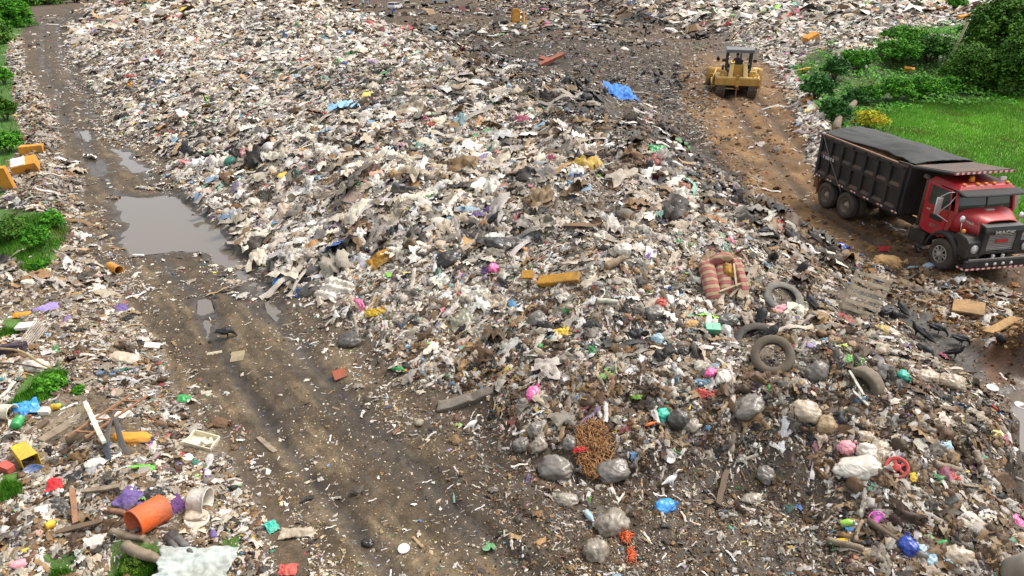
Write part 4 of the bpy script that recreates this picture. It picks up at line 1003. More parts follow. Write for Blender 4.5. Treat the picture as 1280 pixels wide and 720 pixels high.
    # fenders
    for s in (-1, 1):
        fd = MB(); prof = []
        for k in range(11):
            a = R(8 + 164 * k / 10); prof.append((.68 * math.cos(a) * 1.03, Rw + .08 + .66 * math.sin(a)))
        ya, yb = s * .52, s * 1.22
        def ff(u, v):
            k = u * 10; i = min(int(k), 9); q = k - i; x = prof[i][0] * (1 - q) + prof[i + 1][0] * q; z = prof[i][1] * (1 - q) + prof[i + 1][1] * q
            y = ya + (yb - ya) * v; return (x, y, z + .10 * (1 - v) - .05 * v ** 6)
        fd.grid(ff, 21, 8)
        # side skirt of the arch
        V1 = [ff(k / 20, 1) for k in range(21)]; fd._add(V1 + [(p[0] * .9, p[1], Rw + (p[2] - Rw) * .9) for p in V1], [(i, i + 1, i + 22, i + 21) for i in range(20)], True)
        fd.prism([(.62, .80), (1.0, .80), (1.0, 1.24), (.85, 1.36), (.45, 1.40), (.35, 1.30), (.6, 1.1)], min(s * .62, s * 1.16), max(s * .62, s * 1.16))
        fo = fd.build('fender', blk, T, bevel=.02, solid=.015)
        hl = MB(); Mh = Matrix.Translation((1.0, s * .93, 1.05)) @ Matrix.Rotation(R(90), 4, 'Y'); hl.lathe([(.10, 0), (.10, .03), (.07, .05), (0, .06)], 20, M=Mh); hl.build('headlight', lamp, T)
        hr_ = MB(); hr_.lathe([(.10, .0), (.125, .0), (.125, .045), (.10, .045)], 20, M=Mh); hr_.build('headlight_ring', chrome, T)
        ol = MB(); ol.lathe([(.065, 0), (.065, .05), (0, .06)], 16, M=Matrix.Translation((.62, s * 1.14, 1.5)) @ Matrix.Rotation(R(80), 4, 'Y')); ol.build('turn_signal', amber, T)
        fm = MB(); fm.tube([(.45, s * 1.05, 1.35), (.42, s * 1.08, 1.72)], .012, 6); fm.lathe([(0, .03), (.09, .02), (.105, 0), (.09, -.02), (0, -.03)], 18, M=Matrix.Translation((.42, s * 1.08, 1.80)) @ Matrix.Rotation(R(75), 4, 'Y')); fm.build('fender_mirror', chrome, T)
        # tall mirror on chrome arms
        y = s * 1.45; mr = MB(); mr.box((-1.12, y, 2.02), (.06, .20, .48)); mo_ = mr.build('mirror', chrome, T, bevel=.012)
        mg = MB(); mg.box((-1.155, y, 2.02), (.01, .16, .42)); mg.build('mirror_glass', glass, mo_)
        ar = MB()
        for pth in ([(-1.12, y, 2.3), (-1.1, s * 1.2, 2.42), (-.95, s * 1.02, 2.46)], [(-1.12, y, 1.76), (-.95, s * 1.1, 1.55), (-.72, s * .98, 1.50)], [(-1.12, y, 1.76), (-1.0, s * 1.15, 2.1), (-.93, s * 1.0, 2.44)], [(-1.12, y + s * .11, 2.28), (-1.12, y + s * .11, 1.76), (-1.12, y - s * .11, 1.76), (-1.12, y - s * .11, 2.28), (-1.12, y + s * .11, 2.28)]): ar.tube(pth, .014, 6)
        ar.build('mirror_arm', chrome, T)
        # steps and tank
        tk = MB(); tk.box((-1.55, s * .98, .72), (.75, .36, .42)); tk.box((-1.5, s * 1.16, .42), (.55, .06, .03)); 
        for q in (-1.76, -1.24): tk.tube([(q, s * 1.16, .42), (q, s * 1.16, .62)], .012, 6)
        tk.build('fuel_tank' if s > 0 else 'battery_box', blk, T, bevel=.03)
    ex = MB(); ex.tube([(-2.28, -.98, .45), (-2.28, -.98, 1.0)], .15, 14); ex.build('air_filter', mat('rusty_tin', (.3, .2, .13), .7, dirt=.5, dcol=(.14, .07, .03)), T)
    ex = MB(); ex.tube([(-2.3, -.98, 1.0), (-2.3, -.98, 2.45), (-2.32, -1.0, 2.55), (-2.45, -1.08, 2.6)], .075, 12); ex.build('exhaust_stack', mat('sooty_tin', (.12, .09, .07), .7, dirt=.5), T)
    ex = MB(); ex.tube([(-2.3, .98, .9), (-2.3, .98, 2.4)], .10, 12); ex.build('air_intake', blk, T)
    # bumper and lamps
    bp_ = MB(); bp_.box((1.10, 0, .62), (.12, 2.44, .22)); bp_.box((.9, 0, .62), (.4, .7, .14)); bp_.box((1.08, 0, .47), (.14, 2.44, .06)); bp_.build('bumper', blk, T, bevel=.03)
    for y in (-.45, -.15, .15, .45):
        l = MB(); l.lathe([(.05, 0), (.05, .02), (0, .03)], 14, M=Matrix.Translation((1.165, y, .6)) @ Matrix.Rotation(R(90), 4, 'Y')); l.build('bumper_lamp', lamp, T)
    for y in (-.18, .18): l = MB(); l.box((1.05, y, .80), (.06, .09, .10)); l.build('tow_lamp', lamp, T, bevel=.008)
    bl = MB(); bl.box((1.12, 0, .76), (.04, 2.2, .03)); bl.build('bumper_trim', chrome, T)
    mt = text_mesh('T 0388 0', .19, .004, .005); mo = obj('body_lettering', mt, tapeW, T); mo.rotation_euler = (R(90), 0, 0); mo.location = (x0 + .75, -hw - .068, (zb + zt) / 2 + .12 + .30)
    mo.location.z = (zb + zt) / 2 + .02; mo.scale = (1.1, .9, 1)
    # whip aerials
    for y in (-.8, .9):
        an = MB(); an.tube([(.9, y, 1.3), (1.05, y * 1.3, 1.75), (1.15, y * 1.6, 2.15)], .008, 5); an.build('aerial', mat('brown_rod', (.35, .2, .12), .6), T)
    pa, pb = at(1172, 335), at(1039, 262)
    # right-hand wheel contact line defines the stance
    fx = (pa - pb); fx.normalize()
    z = Vector((0, 0, 1)); z = (z - fx * z.dot(fx)).normalized(); y = z.cross(fx)
    M = Matrix((fx, y, z)).transposed().to_4x4(); M.translation = pa + y * 1.15 + Vector((0, 0, -.03)); T.matrix_world = M @ Matrix.Scale(1.06, 4)
    for ch in T.children:       # body stands a little taller over its wheels
        nm_ = ch.name.split('.')[0]
        if nm_ == 'wheel': continue
        if nm_ in ('cab', 'door', 'windscreen', 'windscreen_frame', 'sun_visor', 'marker_light', 'beacon', 'work_lamp', 'mirror', 'mirror_arm', 'fuel_tank', 'battery_box', 'exhaust_stack', 'air_filter', 'air_intake'): ch.location.x += (.83 if nm_ not in ('fuel_tank', 'battery_box') else .35)
        if nm_ in ('nose_shell', 'grille', 'grille_badge', 'maker_lettering', 'bonnet', 'bonnet_vent', 'side_lettering'): ch.location.z += .08
        ch.location.z = .54 + (ch.location.z - .54) * 1.09 if abs(ch.location.z) > .2 else ch.location.z + .54 * (1 - 1.09)
        if 'lettering' in ch.name: continue
        ch.scale.z = 1.09
    return T
truck = build_truck()
bpy.context.view_layer.update()

# ------------------------------------------------------------------ people (skin chains)
def person_mesh(J, E, rad, name='person'):
    me = bpy.data.meshes.new(name); me.from_pydata([tuple(j) for j in J], E, []); o = obj(name, me)
    m = o.modifiers.new('skin', 'SKIN'); sv = me.skin_vertices[0].data
    for i, r in enumerate(rad): sv[i].radius = (r, r) if not hasattr(r, '__len__') else r
    sv[0].use_root = True
    s_ = o.modifiers.new('s', 'SUBSURF'); s_.levels = 2; s_.render_levels = 2
    return bake(o, name)
def zoned(name, zones):     # body colours by height: clothes and skin of one continuous figure
    m = bpy.data.materials.new(name); m.use_nodes = True; t = m.node_tree; p = t.nodes['Principled BSDF']; tc = t.nodes.new('ShaderNodeTexCoord'); sx = t.nodes.new('ShaderNodeSeparateXYZ')
    t.links.new(tc.outputs['Object'], sx.inputs[0]); dv = t.nodes.new('ShaderNodeMath'); dv.operation = 'DIVIDE'; dv.inputs[1].default_value = 2.0; t.links.new(sx.outputs['Z'], dv.inputs[0])
    rp = t.nodes.new('ShaderNodeValToRGB'); rp.color_ramp.interpolation = 'CONSTANT'; t.links.new(dv.outputs[0], rp.inputs[0]); t.links.new(rp.outputs[0], p.inputs['Base Color'])
    e = rp.color_ramp.elements; e[0].position = 0; e[0].color = (*zones[0][1], 1); e[1].position = zones[1][0] / 2; e[1].color = (*zones[1][1], 1)
    for z, c in zones[2:]: q = e.new(z / 2); q.color = (*c, 1)
    p.inputs['Roughness'].default_value = .8
    return m
skin = (.28, .14, .09)
def standing(bend=0, lean=0, arm=0):
    b = bend
    P = {'pel': (0, 0, .95), 'wai': (.05 * b, 0, 1.12), 'che': (.32 * b, 0, 1.35 - .12 * b), 'nek': (.48 * b, 0, 1.50 - .25 * b), 'hd': (.56 * b + .01, 0, 1.60 - .3 * b), 'tp': (.60 * b + .01, 0, 1.73 - .34 * b)}
    J = [P['pel'], P['wai'], P['che'], P['nek'], P['hd'], P['tp']]; E = [(0, 1), (1, 2), (2, 3), (3, 4), (4, 5)]; rd_ = [(.15, .11), (.14, .10), (.17, .11), .055, .09, .06]
    for s in (-1, 1):
        k = len(J); cx, cz = P['che'][0], P['che'][2]
        J += [(cx, s * .19, cz + .08), (cx + .12 * arm + .1 * b, s * .26, cz - .20), (cx + .32 * arm + .25 * b, s * .24, cz - .40), (cx + .38 * arm + .3 * b, s * .23, cz - .50)]
        E += [(2, k), (k, k + 1), (k + 1, k + 2), (k + 2, k + 3)]; rd_ += [.065, .048, .036, .03]
        k = len(J); J += [(0, s * .10, .88), (.03 + .06 * s * lean, s * .12, .50), (-.02 + .1 * s * lean, s * .13, .10), (.12 + .1 * s * lean, s * .14, .04)]
        E += [(0, k), (k, k + 1), (k + 1, k + 2), (k + 2, k + 3)]; rd_ += [.10, .068, .045, .04]
    return J, E, rd_
def person(px, py, label, zones, bend=0, arm=.3, yaw=0, hair=(.02, .015, .012), nm='a'):
    J, E, rd_ = standing(bend, 1, arm); o = obj('person', person_mesh(J, E, rd_), zoned('clothes_' + nm, zones)); put(o, px, py, yaw, flat_=True)
    h = MB(); b = bend; h.lathe([(.0, .11), (.06, .10), (.10, .05), (.108, -.01), (.09, -.06)], 14, M=Matrix.Translation((.585 * b - .005, 0, 1.67 - .32 * b))); h.build('hair', mat('dark_hair', hair, .8), o)
    return tag(o, label, 'person')
person(454, 9, 'person in a pale green shirt walking at the far edge, left of another', [(0, (.1, .08, .07)), (.1, (.03, .03, .04)), (.95, (.45, .7, .6)), (1.5, skin)], yaw=-60, nm='g')
person(460, 10, 'person in a pale lilac shirt walking at the far edge beside the one in green', [(0, (.1, .08, .07)), (.1, (.35, .28, .22)), (.95, (.55, .5, .75)), (1.5, skin)], yaw=-100, nm='l')
person(491, 22, 'person in bright blue shirt bending over white bags in front of the white car', [(0, (.05, .04, .04)), (.1, (.03, .03, .045)), (.92, (.05, .12, .55)), (1.38, skin)], bend=.75, arm=.6, yaw=-40, nm='b')

# ------------------------------------------------------------------ bulldozer seen from behind
def build_dozer():
    yel = mat('dozer_yellow', (.55, .31, .055), .6, dirt=.58, dscale=1.6, dcol=(.26, .17, .08), bump=.1)
    yp = mat('dozer_pale_yellow', (.72, .52, .18), .5, dirt=.4, dscale=2.5, dcol=(.35, .23, .1), bump=.1)
    dk = mat('dozer_dark', (.03, .028, .026), .7, dirt=.5, dcol=(.10, .075, .05)); trk = mat('track_steel', (.11, .085, .06), .7, metal=.2, dirt=.6, dscale=5, dcol=(.20, .13, .075))
    grey = mat('canopy_grey', (.15, .15, .155), .6, dirt=.3); seatm = mat('seat_black', (.02, .02, .02), .6)
    T = empty('bulldozer'); tag(T, 'yellow crawler bulldozer with a grey canopy seen from behind on brown clay', 'bulldozer')
    for s in (-1, 1):       # tracks: x forward, y left
        yc = s * 1.08; t = MB(); body = []
        def loop(q):
            L1 = 2.9; r = .52; P = 2 * L1 + 2 * math.pi * r; d = q * P
            if d < L1: return (-L1 / 2 + d, 1.04, 90), (0)
            d -= L1
            if d < math.pi * r: a = d / r; return (L1 / 2 + r * math.sin(a), .52 + r * math.cos(a), 90 - math.degrees(a)), 0
            d -= math.pi * r
            if d < L1: return (L1 / 2 - d, 0, -90), 0
            d -= L1; a = d / r; return (-L1 / 2 - r * math.sin(a), .52 - r * math.cos(a), -90 - math.degrees(a)), 0
        N = 44
        for k in range(N):
            (x, z, an), _ = loop(k / N); a = R(an); nx, nz = math.cos(a), math.sin(a)
            M = Matrix.Translation((x, yc, z)) @ Matrix.Rotation(-(a - R(90)), 4, 'Y')
            t.box((0, 0, 0), (.19, .62, .045), M=M); t.box((.06, 0, .06), (.03, .62, .09), M=M)
        tr = t.build('track', trk, T)
        f = MB(); f.box((0, yc, .5), (2.9, .34, .42)); 
        for x in (-1.45, 1.45): f.lathe([(.0, -.2), (.42, -.16), (.42, .16), (0, .2)], 20, M=Matrix.Translation((x, yc, .52)) @ Matrix.Rotation(R(90), 4, 'X'))
        f.build('track_frame', dk, T)
        pa_ = MB(); pa_.box((1.2, s * 1.62, .62), (3.6, .14, .30)); pa_.tube([(-.3, s * 1.62, .75), (-.1, s * 1.60, 1.2), (2.2, s * 1.35, 1.6)], .07, 8); pa_.build('push_arm', yel, T, bevel=.02)
        cy_ = MB(); cy_.tube([(.9, s * .95, 1.9), (2.6, s * .95, 1.0)], .09, 10); cy_.build('lift_cylinder', dk, T)
    b = MB(); b.box((.2, 0, .95), (3.2, 1.5, .7)); b.build('hull', dk, T, bevel=.04)
    h = MB(); h.box((1.35, 0, 1.72), (1.6, 1.0, .95), taper=(.95, .9)); h.build('engine_hood', yel, T, bevel=.04)
    e = MB(); e.tube([(1.5, -.25, 2.1), (1.5, -.25, 2.9)], .07, 10); e.build('exhaust', dk, T)
    fn = MB()
    for s in (-1, 1):
        fn.box((-.5, s * 1.12, 1.35), (1.7, .80, .28)); fn.box((-1.1, s * .98, 1.66), (.75, .5, .42), taper=(.8, .85))
    fn.build('fender_tank', yel, T, bevel=.04)
    # rear cross beam with two uprights
    cb = MB(); cb.box((-1.75, 0, 1.12), (.30, 3.05, .50)); cb.build('rear_crossbeam', yel, T, bevel=.03)
    tb = MB(); tb.box((-1.55, 0, 1.42), (.62, 2.9, .10)); tb.build('rear_deck', yp, T, bevel=.02)
    for s in (-1, 1):
        u = MB(); u.hexa([(-1.75, s * .52 - .15, 1.45), (-1.50, s * .52 - .15, 1.45), (-1.50, s * .52 + .15, 1.45), (-1.75, s * .52 + .15, 1.45), (-1.25, s * .44 - .14, 2.35), (-1.0, s * .44 - .14, 2.35), (-1.0, s * .44 + .14, 2.35), (-1.25, s * .44 + .14, 2.35)])
        uo = u.build('rear_upright', yp, T, bevel=.02)
        sl = MB(); sl.box((-1.335, s * .455, 2.12), (.03, .07, .20), rot=(0, 28, 0)); sl.build('slot', dk, uo)
        lg = MB(); lg.box((-1.72, s * 1.30, 1.55), (.16, .10, .36)); lg.box((-1.72, s * 1.05, 1.50), (.14, .08, .26)); lg.build('lug', yp, T, bevel=.012)
    lg = MB(); lg.box((-1.85, 0, 1.50), (.18, .2, .3)); lg.box((-1.84, 0, .98), (.26, .24, .42)); lg.build('hitch', yel, T, bevel=.02)
    rp = MB(); rp.box((-1.86, 0, .45), (.10, .10, 1.0)); rp.build('ripper_shank', mat('ripper_rust', (.25, .14, .08), .8), T, bevel=.01)
    eb = MB(); eb.box((-1.0, 0, 1.85), (.5, .66, .9)); eb.build('rear_housing', yel, T, bevel=.03)
    pf = MB(); pf.box((-.45, 0, 1.78), (1.3, 1.7, .1)); pf.build('operator_floor', dk, T)
    se = MB(); se.box((-.55, 0, 2.05), (.5, .55, .18)); se.box((-.80, 0, 2.35), (.14, .55, .6), rot=(0, -8, 0)); se.build('seat', seatm, T, bevel=.05)
    for s in (-1, 1):
        ar = MB(); ar.box((-.5, s * .72, 2.15), (.8, .22, .3)); ar.build('armrest_console', dk, T, bevel=.04)
        for x in (-1.05, .45):
            po = MB(); po.box((x, s * .80, 2.55), (.13, .13, 1.5)); po.build('canopy_post', dk, T, bevel=.01)
        lt = MB(); lt.box((-1.02, s * 1.05, 2.6), (.14, .26, .22)); lt.build('work_light', dk, T, bevel=.02)
    cn = MB(); cn.box((-.3, 0, 3.36), (1.95, 1.9, .10)); cn.box((-1.26, 0, 3.28), (.04, 1.9, .2)); cn.build('canopy_roof', grey, T, bevel=.03)
    bl = MB()
    def bfn(u, v):
        z = .05 + 1.45 * v; return (2.75 + .22 * (2 * v - 1) ** 2 + .12 * (abs(2 * u - 1)) ** 4, (u - .5) * 4.1, z)
    bl.grid(bfn, 12, 8); bl.build('blade', yel, T, solid=.06)
    bk = MB(); bk.box((2.65, 0, .9), (.14, 3.6, .3)); bk.box((2.62, 0, .35), (.14, 3.6, .2)); bk.build('blade_frame', yel, T, bevel=.02)
    # small side ladder plates seen right of the hood
    pl = MB(); pl.box((-.2, -1.45, 1.75), (.5, .06, .5), rot=(0, 12, 0)); pl.box((-.3, -1.3, 1.95), (.9, .5, .05)); pl.build('side_plate', yp, T, bevel=.01)
    pa = at(895, 121); pb = at(943, 124); c = (pa + pb) / 2
    up = Vector((-c.x, -c.y, 0)).normalized(); fx = -up; fx = Matrix.Rotation(R(4), 3, 'Z') @ fx
    T.matrix_world = Matrix.Translation(c + fx * 2.0 + Vector((0, 0, .02))) @ Matrix.Rotation(math.atan2(fx.y, fx.x), 4, 'Z') @ Matrix.Diagonal((1, 1.02, .94, 1))
    return T, c, fx
dozer, dz_c, dz_f = build_dozer()
def seated(bend=0):
    J = [(0, 0, .12), (-.02, 0, .3), (.02, 0, .50), (.05, 0, .66), (.08, 0, .77), (.08, 0, .90)]; E = [(0, 1), (1, 2), (2, 3), (3, 4), (4, 5)]; rd_ = [(.15, .12), (.14, .11), (.18, .12), .055, .09, .065]
    for s in (-1, 1):
        k = len(J); J += [(.02, s * .2, .56), (.12, s * .27, .34), (.34, s * .22, .36), (.42, s * .20, .38)]; E += [(2, k), (k, k + 1), (k + 1, k + 2), (k + 2, k + 3)]; rd_ += [.065, .05, .037, .03]
        k = len(J); J += [(.08, s * .1, .10), (.48, s * .13, .12), (.52, s * .13, -.28), (.64, s * .13, -.33)]; E += [(0, k), (k, k + 1), (k + 1, k + 2), (k + 2, k + 3)]; rd_ += [.09, .07, .045, .04]
    return J, E, rd_
def driver(T, loc, label, zones, nm, yaw=0):
    J, E, rd_ = seated(); o = obj('person', person_mesh(J, E, rd_), zoned('driver_clothes_' + nm, zones))
    h = MB(); h.lathe([(0, .12), (.07, .10), (.105, .04), (.11, 0), (.16, -.01)], 14, M=Matrix.Translation((.085, 0, .86))); h.build('cap', mat('dark_cap_' + nm, (.03, .025, .03), .8), o)
    o.matrix_world = T.matrix_world @ Matrix.Translation(loc) @ Matrix.Rotation(R(yaw), 4, 'Z'); return tag(o, label, 'person')
driver(dozer, (-.55, .1, 2.10), 'driver in a maroon shirt and dark cap sitting under the bulldozer canopy', [(-1, (.04, .04, .05)), (.22, (.14, .05, .06)), (.62, skin)], 'doz', 15)
driver(truck, (-.75, -.45, 1.50), 'driver in a dark shirt sitting behind the truck windscreen', [(-1, (.04, .04, .05)), (.22, (.08, .07, .07)), (.62, skin)], 'trk')

# ------------------------------------------------------------------ far cars
def car(px, py, yaw, body, label, pickup=False, cols=None):
    T = empty('parked_car'); m = mat('car_paint_' + str(px), body, .35, dirt=.2, coat=.5); gl = _mats['tinted_glass']; tb = mat('car_tyre', (.02, .02, .02), .8)
    b = MB()
    b.prism([(-2.1, .35), (2.1, .35), (2.15, .62), (2.0, .85), (1.0, .95), (-2.05, .98), (-2.15, .7)], -.85, .85); b.build('body', m, T, bevel=.06)
    c = MB()
    if pickup: c.prism([(-.6, .96), (1.05, .96), (.55, 1.5), (-.45, 1.55)], -.75, .75)
    else: c.prism([(-1.95, .96), (1.05, .92), (.45, 1.42), (-1.75, 1.46)], -.76, .76)
    co = c.build('cabin_glass', gl, T, bevel=.05)
    r = MB()
    if pickup: r.prism([(-.47, 1.50), (.57, 1.46), (.5, 1.56), (-.42, 1.60)], -.76, .76)
    else: r.prism([(-1.78, 1.42), (.47, 1.38), (.4, 1.47), (-1.7, 1.52)], -.77, .77)
    for s in (-1, 1):
        for x0_, x1_ in (((-.6, -.45), (1.05, .55)) if pickup else ((-1.95, -1.75), (1.05, .45), (-.6, -.6))): r.tube([(x0_, s * .76, .95), (x1_, s * .755, 1.47)], .04, 6)
    r.build('roof', m, T, bevel=.03)
    for x in (-1.3, 1.35):
        for s in (-1, 1):
            w = MB(); w.lathe([(0, -.1), (.32, -.1), (.34, 0), (.32, .1), (0, .1)], 18, M=Matrix.Translation((x, s * .78, .33)) @ Matrix.Rotation(R(90), 4, 'X')); w.build('wheel', tb, T)
    put(T, px, py, yaw, flat_=True); return tag(T, label, 'car')
car(494, 12, 75, (.75, .75, .76), 'white estate car seen from behind at the far edge, left of the beige pickup')
car(509, 10, 205, (.45, .38, .26), 'beige pickup standing at the far edge just right of the white estate car', pickup=True)
car(551, 4, 185, (.55, .60, .68), 'pale silver car cut by the top edge of the picture, right of the beige pickup')
# ------------------------------------------------------------------ vultures and egrets
def bird_mesh(kind):
    """one continuous body: closed tapering forms and wings fused into a single skin"""
    if kind == 'stand':   pts = [((-.34, 0, .05), .012), ((-.24, 0, .12), .035), ((-.12, 0, .20), .075), ((0, 0, .28), .098), ((.07, 0, .34), .088), ((.115, 0, .40), .052), ((.14, 0, .455), .032), ((.165, 0, .50), .031), ((.19, 0, .503), .024), ((.215, 0, .492), .013), ((.24, 0, .47), .007)]
    elif kind == 'peck':  pts = [((-.36, 0, .25), .012), ((-.25, 0, .27), .035), ((-.12, 0, .28), .078), ((0, 0, .28), .098), ((.10, 0, .26), .082), ((.17, 0, .21), .048), ((.225, 0, .15), .030), ((.26, 0, .10), .030), ((.272, 0, .07), .024), ((.28, 0, .04), .013), ((.282, 0, .012), .007)]
    elif kind == 'hunch': pts = [((-.30, 0, .04), .012), ((-.20, 0, .10), .04), ((-.10, 0, .17), .085), ((0, 0, .24), .110), ((.05, 0, .31), .095), ((.08, 0, .36), .058), ((.10, 0, .39), .036), ((.13, 0, .405), .031), ((.155, 0, .395), .022), ((.175, 0, .375), .012), ((.19, 0, .35), .007)]
    else:                 pts = [((-.23, 0, .18), .010), ((-.15, 0, .21), .03), ((-.07, 0, .25), .055), ((0, 0, .27), .062), ((.06, 0, .295), .045), ((.10, 0, .33), .024), ((.092, 0, .38), .016), ((.11, 0, .43), .016), ((.145, 0, .455), .021), ((.175, 0, .45), .014), ((.21, 0, .44), .008), ((.25, 0, .43), .005)]
    w = MB(); w.tube([p for p, r in pts], [r for p, r in pts], 14, ell=1.05)
    tail = [pts[0]]; h = .14 if kind != 'egret' else .18
    for s in (-1, 1):
        w.tube([(-.01, s * .035, .25), (.0, s * .04, h + .05), (.01, s * .042, h * .55), (0, s * .045, .015)], [.035, .024, .010, .009], 8)
        for a in (-.4, 0, .4): w.tube([(-.005, s * .045, .012), (.055 * math.cos(a), s * .045 + .055 * math.sin(a), .008)], [.009, .006], 6)
    pts = [None, ((.07, 0, pts[4][0][2]), 0)]
    # folded wings as thick curved blades, then fuse everything
    if kind != 'egret':
        tz = tail[-1][0][2]; tx = tail[-1][0][0]; c0 = (.04, 0, pts[1][0][2] - .03)
        for s in (-1, 1):
            rs = []
            for i in range(7):
                t = i / 6; x = c0[0] + .02 + (tx + .03 - c0[0]) * t; z = c0[2] + .035 + (tz + .03 - c0[2]) * t; y = s * (.085 + .025 * math.sin(t * 3.1) - .055 * t); hh = .085 * math.sin(.35 + t * 2.6) + .01; th = .02 * (1 - .7 * t) + .005
                rs.append([Vector((x, y + th * s, z)), Vector((x, y + th * s * .8, z - hh)), Vector((x, y - th * s, z - hh)), Vector((x, y - th * s, z + .02))])
            w.rings(rs)
    o = w.build('b2', None); m = o.modifiers.new('r', 'REMESH'); m.mode = 'VOXEL'; m.voxel_size = .0065; m.use_smooth_shade = True
    return bake(o, kind)
def bird_mat(name, body, head, hz, beak, sharp=.02):
    m = bpy.data.materials.new(name); m.use_nodes = True; t = m.node_tree; p = t.nodes['Principled BSDF']; tc = t.nodes.new('ShaderNodeTexCoord')
    vd = t.nodes.new('ShaderNodeVectorMath'); vd.operation = 'DISTANCE'; vd.inputs[1].default_value = hz; t.links.new(tc.outputs['Object'], vd.inputs[0])
    rp = t.nodes.new('ShaderNodeValToRGB'); rp.color_ramp.interpolation = 'LINEAR'; e = rp.color_ramp.elements
    e[0].position = .050; e[0].color = (*head, 1); e[1].position = .075; e[1].color = (*body, 1); t.links.new(vd.outputs['Value'], rp.inputs[0])
    n = t.nodes.new('ShaderNodeTexNoise'); n.inputs['Scale'].default_value = 40; t.links.new(tc.outputs['Object'], n.inputs['Vector'])
    mr = t.nodes.new('ShaderNodeMapRange'); mr.inputs[3].default_value = .5; mr.inputs[4].default_value = 1.6; t.links.new(n.outputs['Fac'], mr.inputs[0])
    vm = t.nodes.new('ShaderNodeVectorMath'); vm.operation = 'SCALE'; t.links.new(rp.outputs[0], vm.inputs[0]); t.links.new(mr.outputs[0], vm.inputs['Scale']); t.links.new(vm.outputs[0], p.inputs['Base Color'])
    p.inputs['Roughness'].default_value = .6; return m
BM = {}
for k, hz in (('stand', (.175, 0, .50)), ('peck', (.272, 0, .07)), ('hunch', (.14, 0, .39))):
    BM[k] = bird_mesh(k); BM[k].materials.clear(); BM[k].materials.append(bird_mat('vulture_plumage_' + k, (.014, .013, .015), (.07, .062, .06), hz, None))
BM['egret'] = bird_mesh('egret'); BM['egret'].materials.clear(); BM['egret'].materials.append(bird_mat('egret_plumage', (.85, .84, .80), (.80, .62, .30), (.215, 0, .44), None))
def vulture(px, py, kind, yaw, label, s=1.35, group='black vultures feeding on the rubbish', far=False):
    o = obj('vulture', BM[kind]); put(o, px, py, yaw, flat_=True, sink=.02); o.matrix_world = o.matrix_world @ Matrix.Diagonal((s, s * 1.3, s * 1.05, 1)); return tag(o, label, 'vulture' if not far else 'vulture', group)
VULT = [
 (968, 304, 'stand', 200, 'black vulture standing furthest left in the upper group, left of the blue cloth'),
 (984, 300, 'hunch', 150, 'hunched black vulture just right of the leftmost bird of the upper group'),
 (1013, 303, 'stand', 160, 'black vulture standing upright just left of the dark blue cloth heap'),
 (955, 296, 'peck', 30, 'black vulture pecking, topmost left of the upper group above the ridge'),
 (1000, 289, 'peck', 200, 'black vulture pecking at the top of the upper group'),
 (966, 330, 'stand', 250, 'tall black vulture alone below the upper group, right of the striped sofa'),
 (1003, 341, 'hunch', 20, 'small hunched black vulture in the middle of brown scraps left of the pallet'),
 (1070, 346, 'peck', 340, 'black vulture pecking above the top right corner of the wooden pallet'),
 (1012, 386, 'stand', 130, 'tall black vulture standing with its back turned right of the grey inner tube'),
 (951, 401, 'hunch', 60, 'black vulture perched on the dark tyre behind the upright brown tyre'),
 (964, 424, 'stand', 20, 'black vulture standing on top of the upright brown tyre'),
 (1102, 398, 'peck', 190, 'black vulture leaning left right of the pallet, leftmost of its trio'),
 (1115, 402, 'hunch', 230, 'black vulture in front of the trio right of the pallet'),
 (1125, 392, 'stand', 120, 'black vulture behind the trio right of the pallet'),
 (1144, 420, 'stand', 160, 'black vulture left in the row along the dark wet gully'),
 (1156, 426, 'hunch', 140, 'black vulture second from the left in the row along the dark wet gully'),
 (1172, 418, 'peck', 330, 'black vulture with its head down over a pinkish scrap in the gully'),
 (1200, 431, 'peck', 350, 'black vulture lying low over the black mud in the gully'),
 (1193, 448, 'stand', 310, 'black vulture facing down slope at the right of the gully row'),
 (1156, 447, 'peck', 300, 'black vulture with bent neck below the gully row beside a beige bag'),
 (617, 281, 'stand', 10, 'lone black vulture standing on the middle of the pale heap above the dark bags'),
 (722, 203, 'stand', 80, 'black vulture on the crest of the heap, left of the pair'),
 (738, 201, 'peck', 20, 'black vulture on the crest of the heap, right of the pair'),
 (812, 213, 'hunch', 40, 'black vulture on the crest under the green sheet'),
 (285, 422, 'peck', 15, 'black vulture walking alone on the dirt road below the puddles'),
 (1248, 432, 'hunch', 200, 'dark hunched vulture beside the dark red soil heap'),
]
for a in VULT: vulture(a[0], a[1], a[2], a[3], a[4], .92)
rv = random.Random(5)
FARV = [(rv.gauss(805, 40), rv.uniform(24, 44)) for _ in range(34)] + [(rv.uniform(700, 900), rv.uniform(40, 110)) for _ in range(26)] + [(870, 47), (872, 50), (580, 38), (597, 34), (600, 37), (560, 35)] + [(rv.uniform(700, 850), rv.uniform(58, 120)) for _ in range(9)]
for a, b in FARV: vulture(a, b, rv.choice(['stand', 'peck', 'hunch']), rv.uniform(0, 360), 'small distant black vulture among the others on the dark flat ground behind the heap', 1.15, 'distant black vultures on the dark flat ground', True)
def egret(px, py, yaw, label, s=1.0): o = obj('egret', BM['egret']); put(o, px, py, yaw, flat_=True); o.matrix_world = o.matrix_world @ Matrix.Scale(s, 4); return tag(o, label, 'egret')
egret(838, 611, 20, 'white egret standing on dark soil behind the bright blue bag')
egret(591, 541, 25, 'white egret walking over litter beside the dirt road')

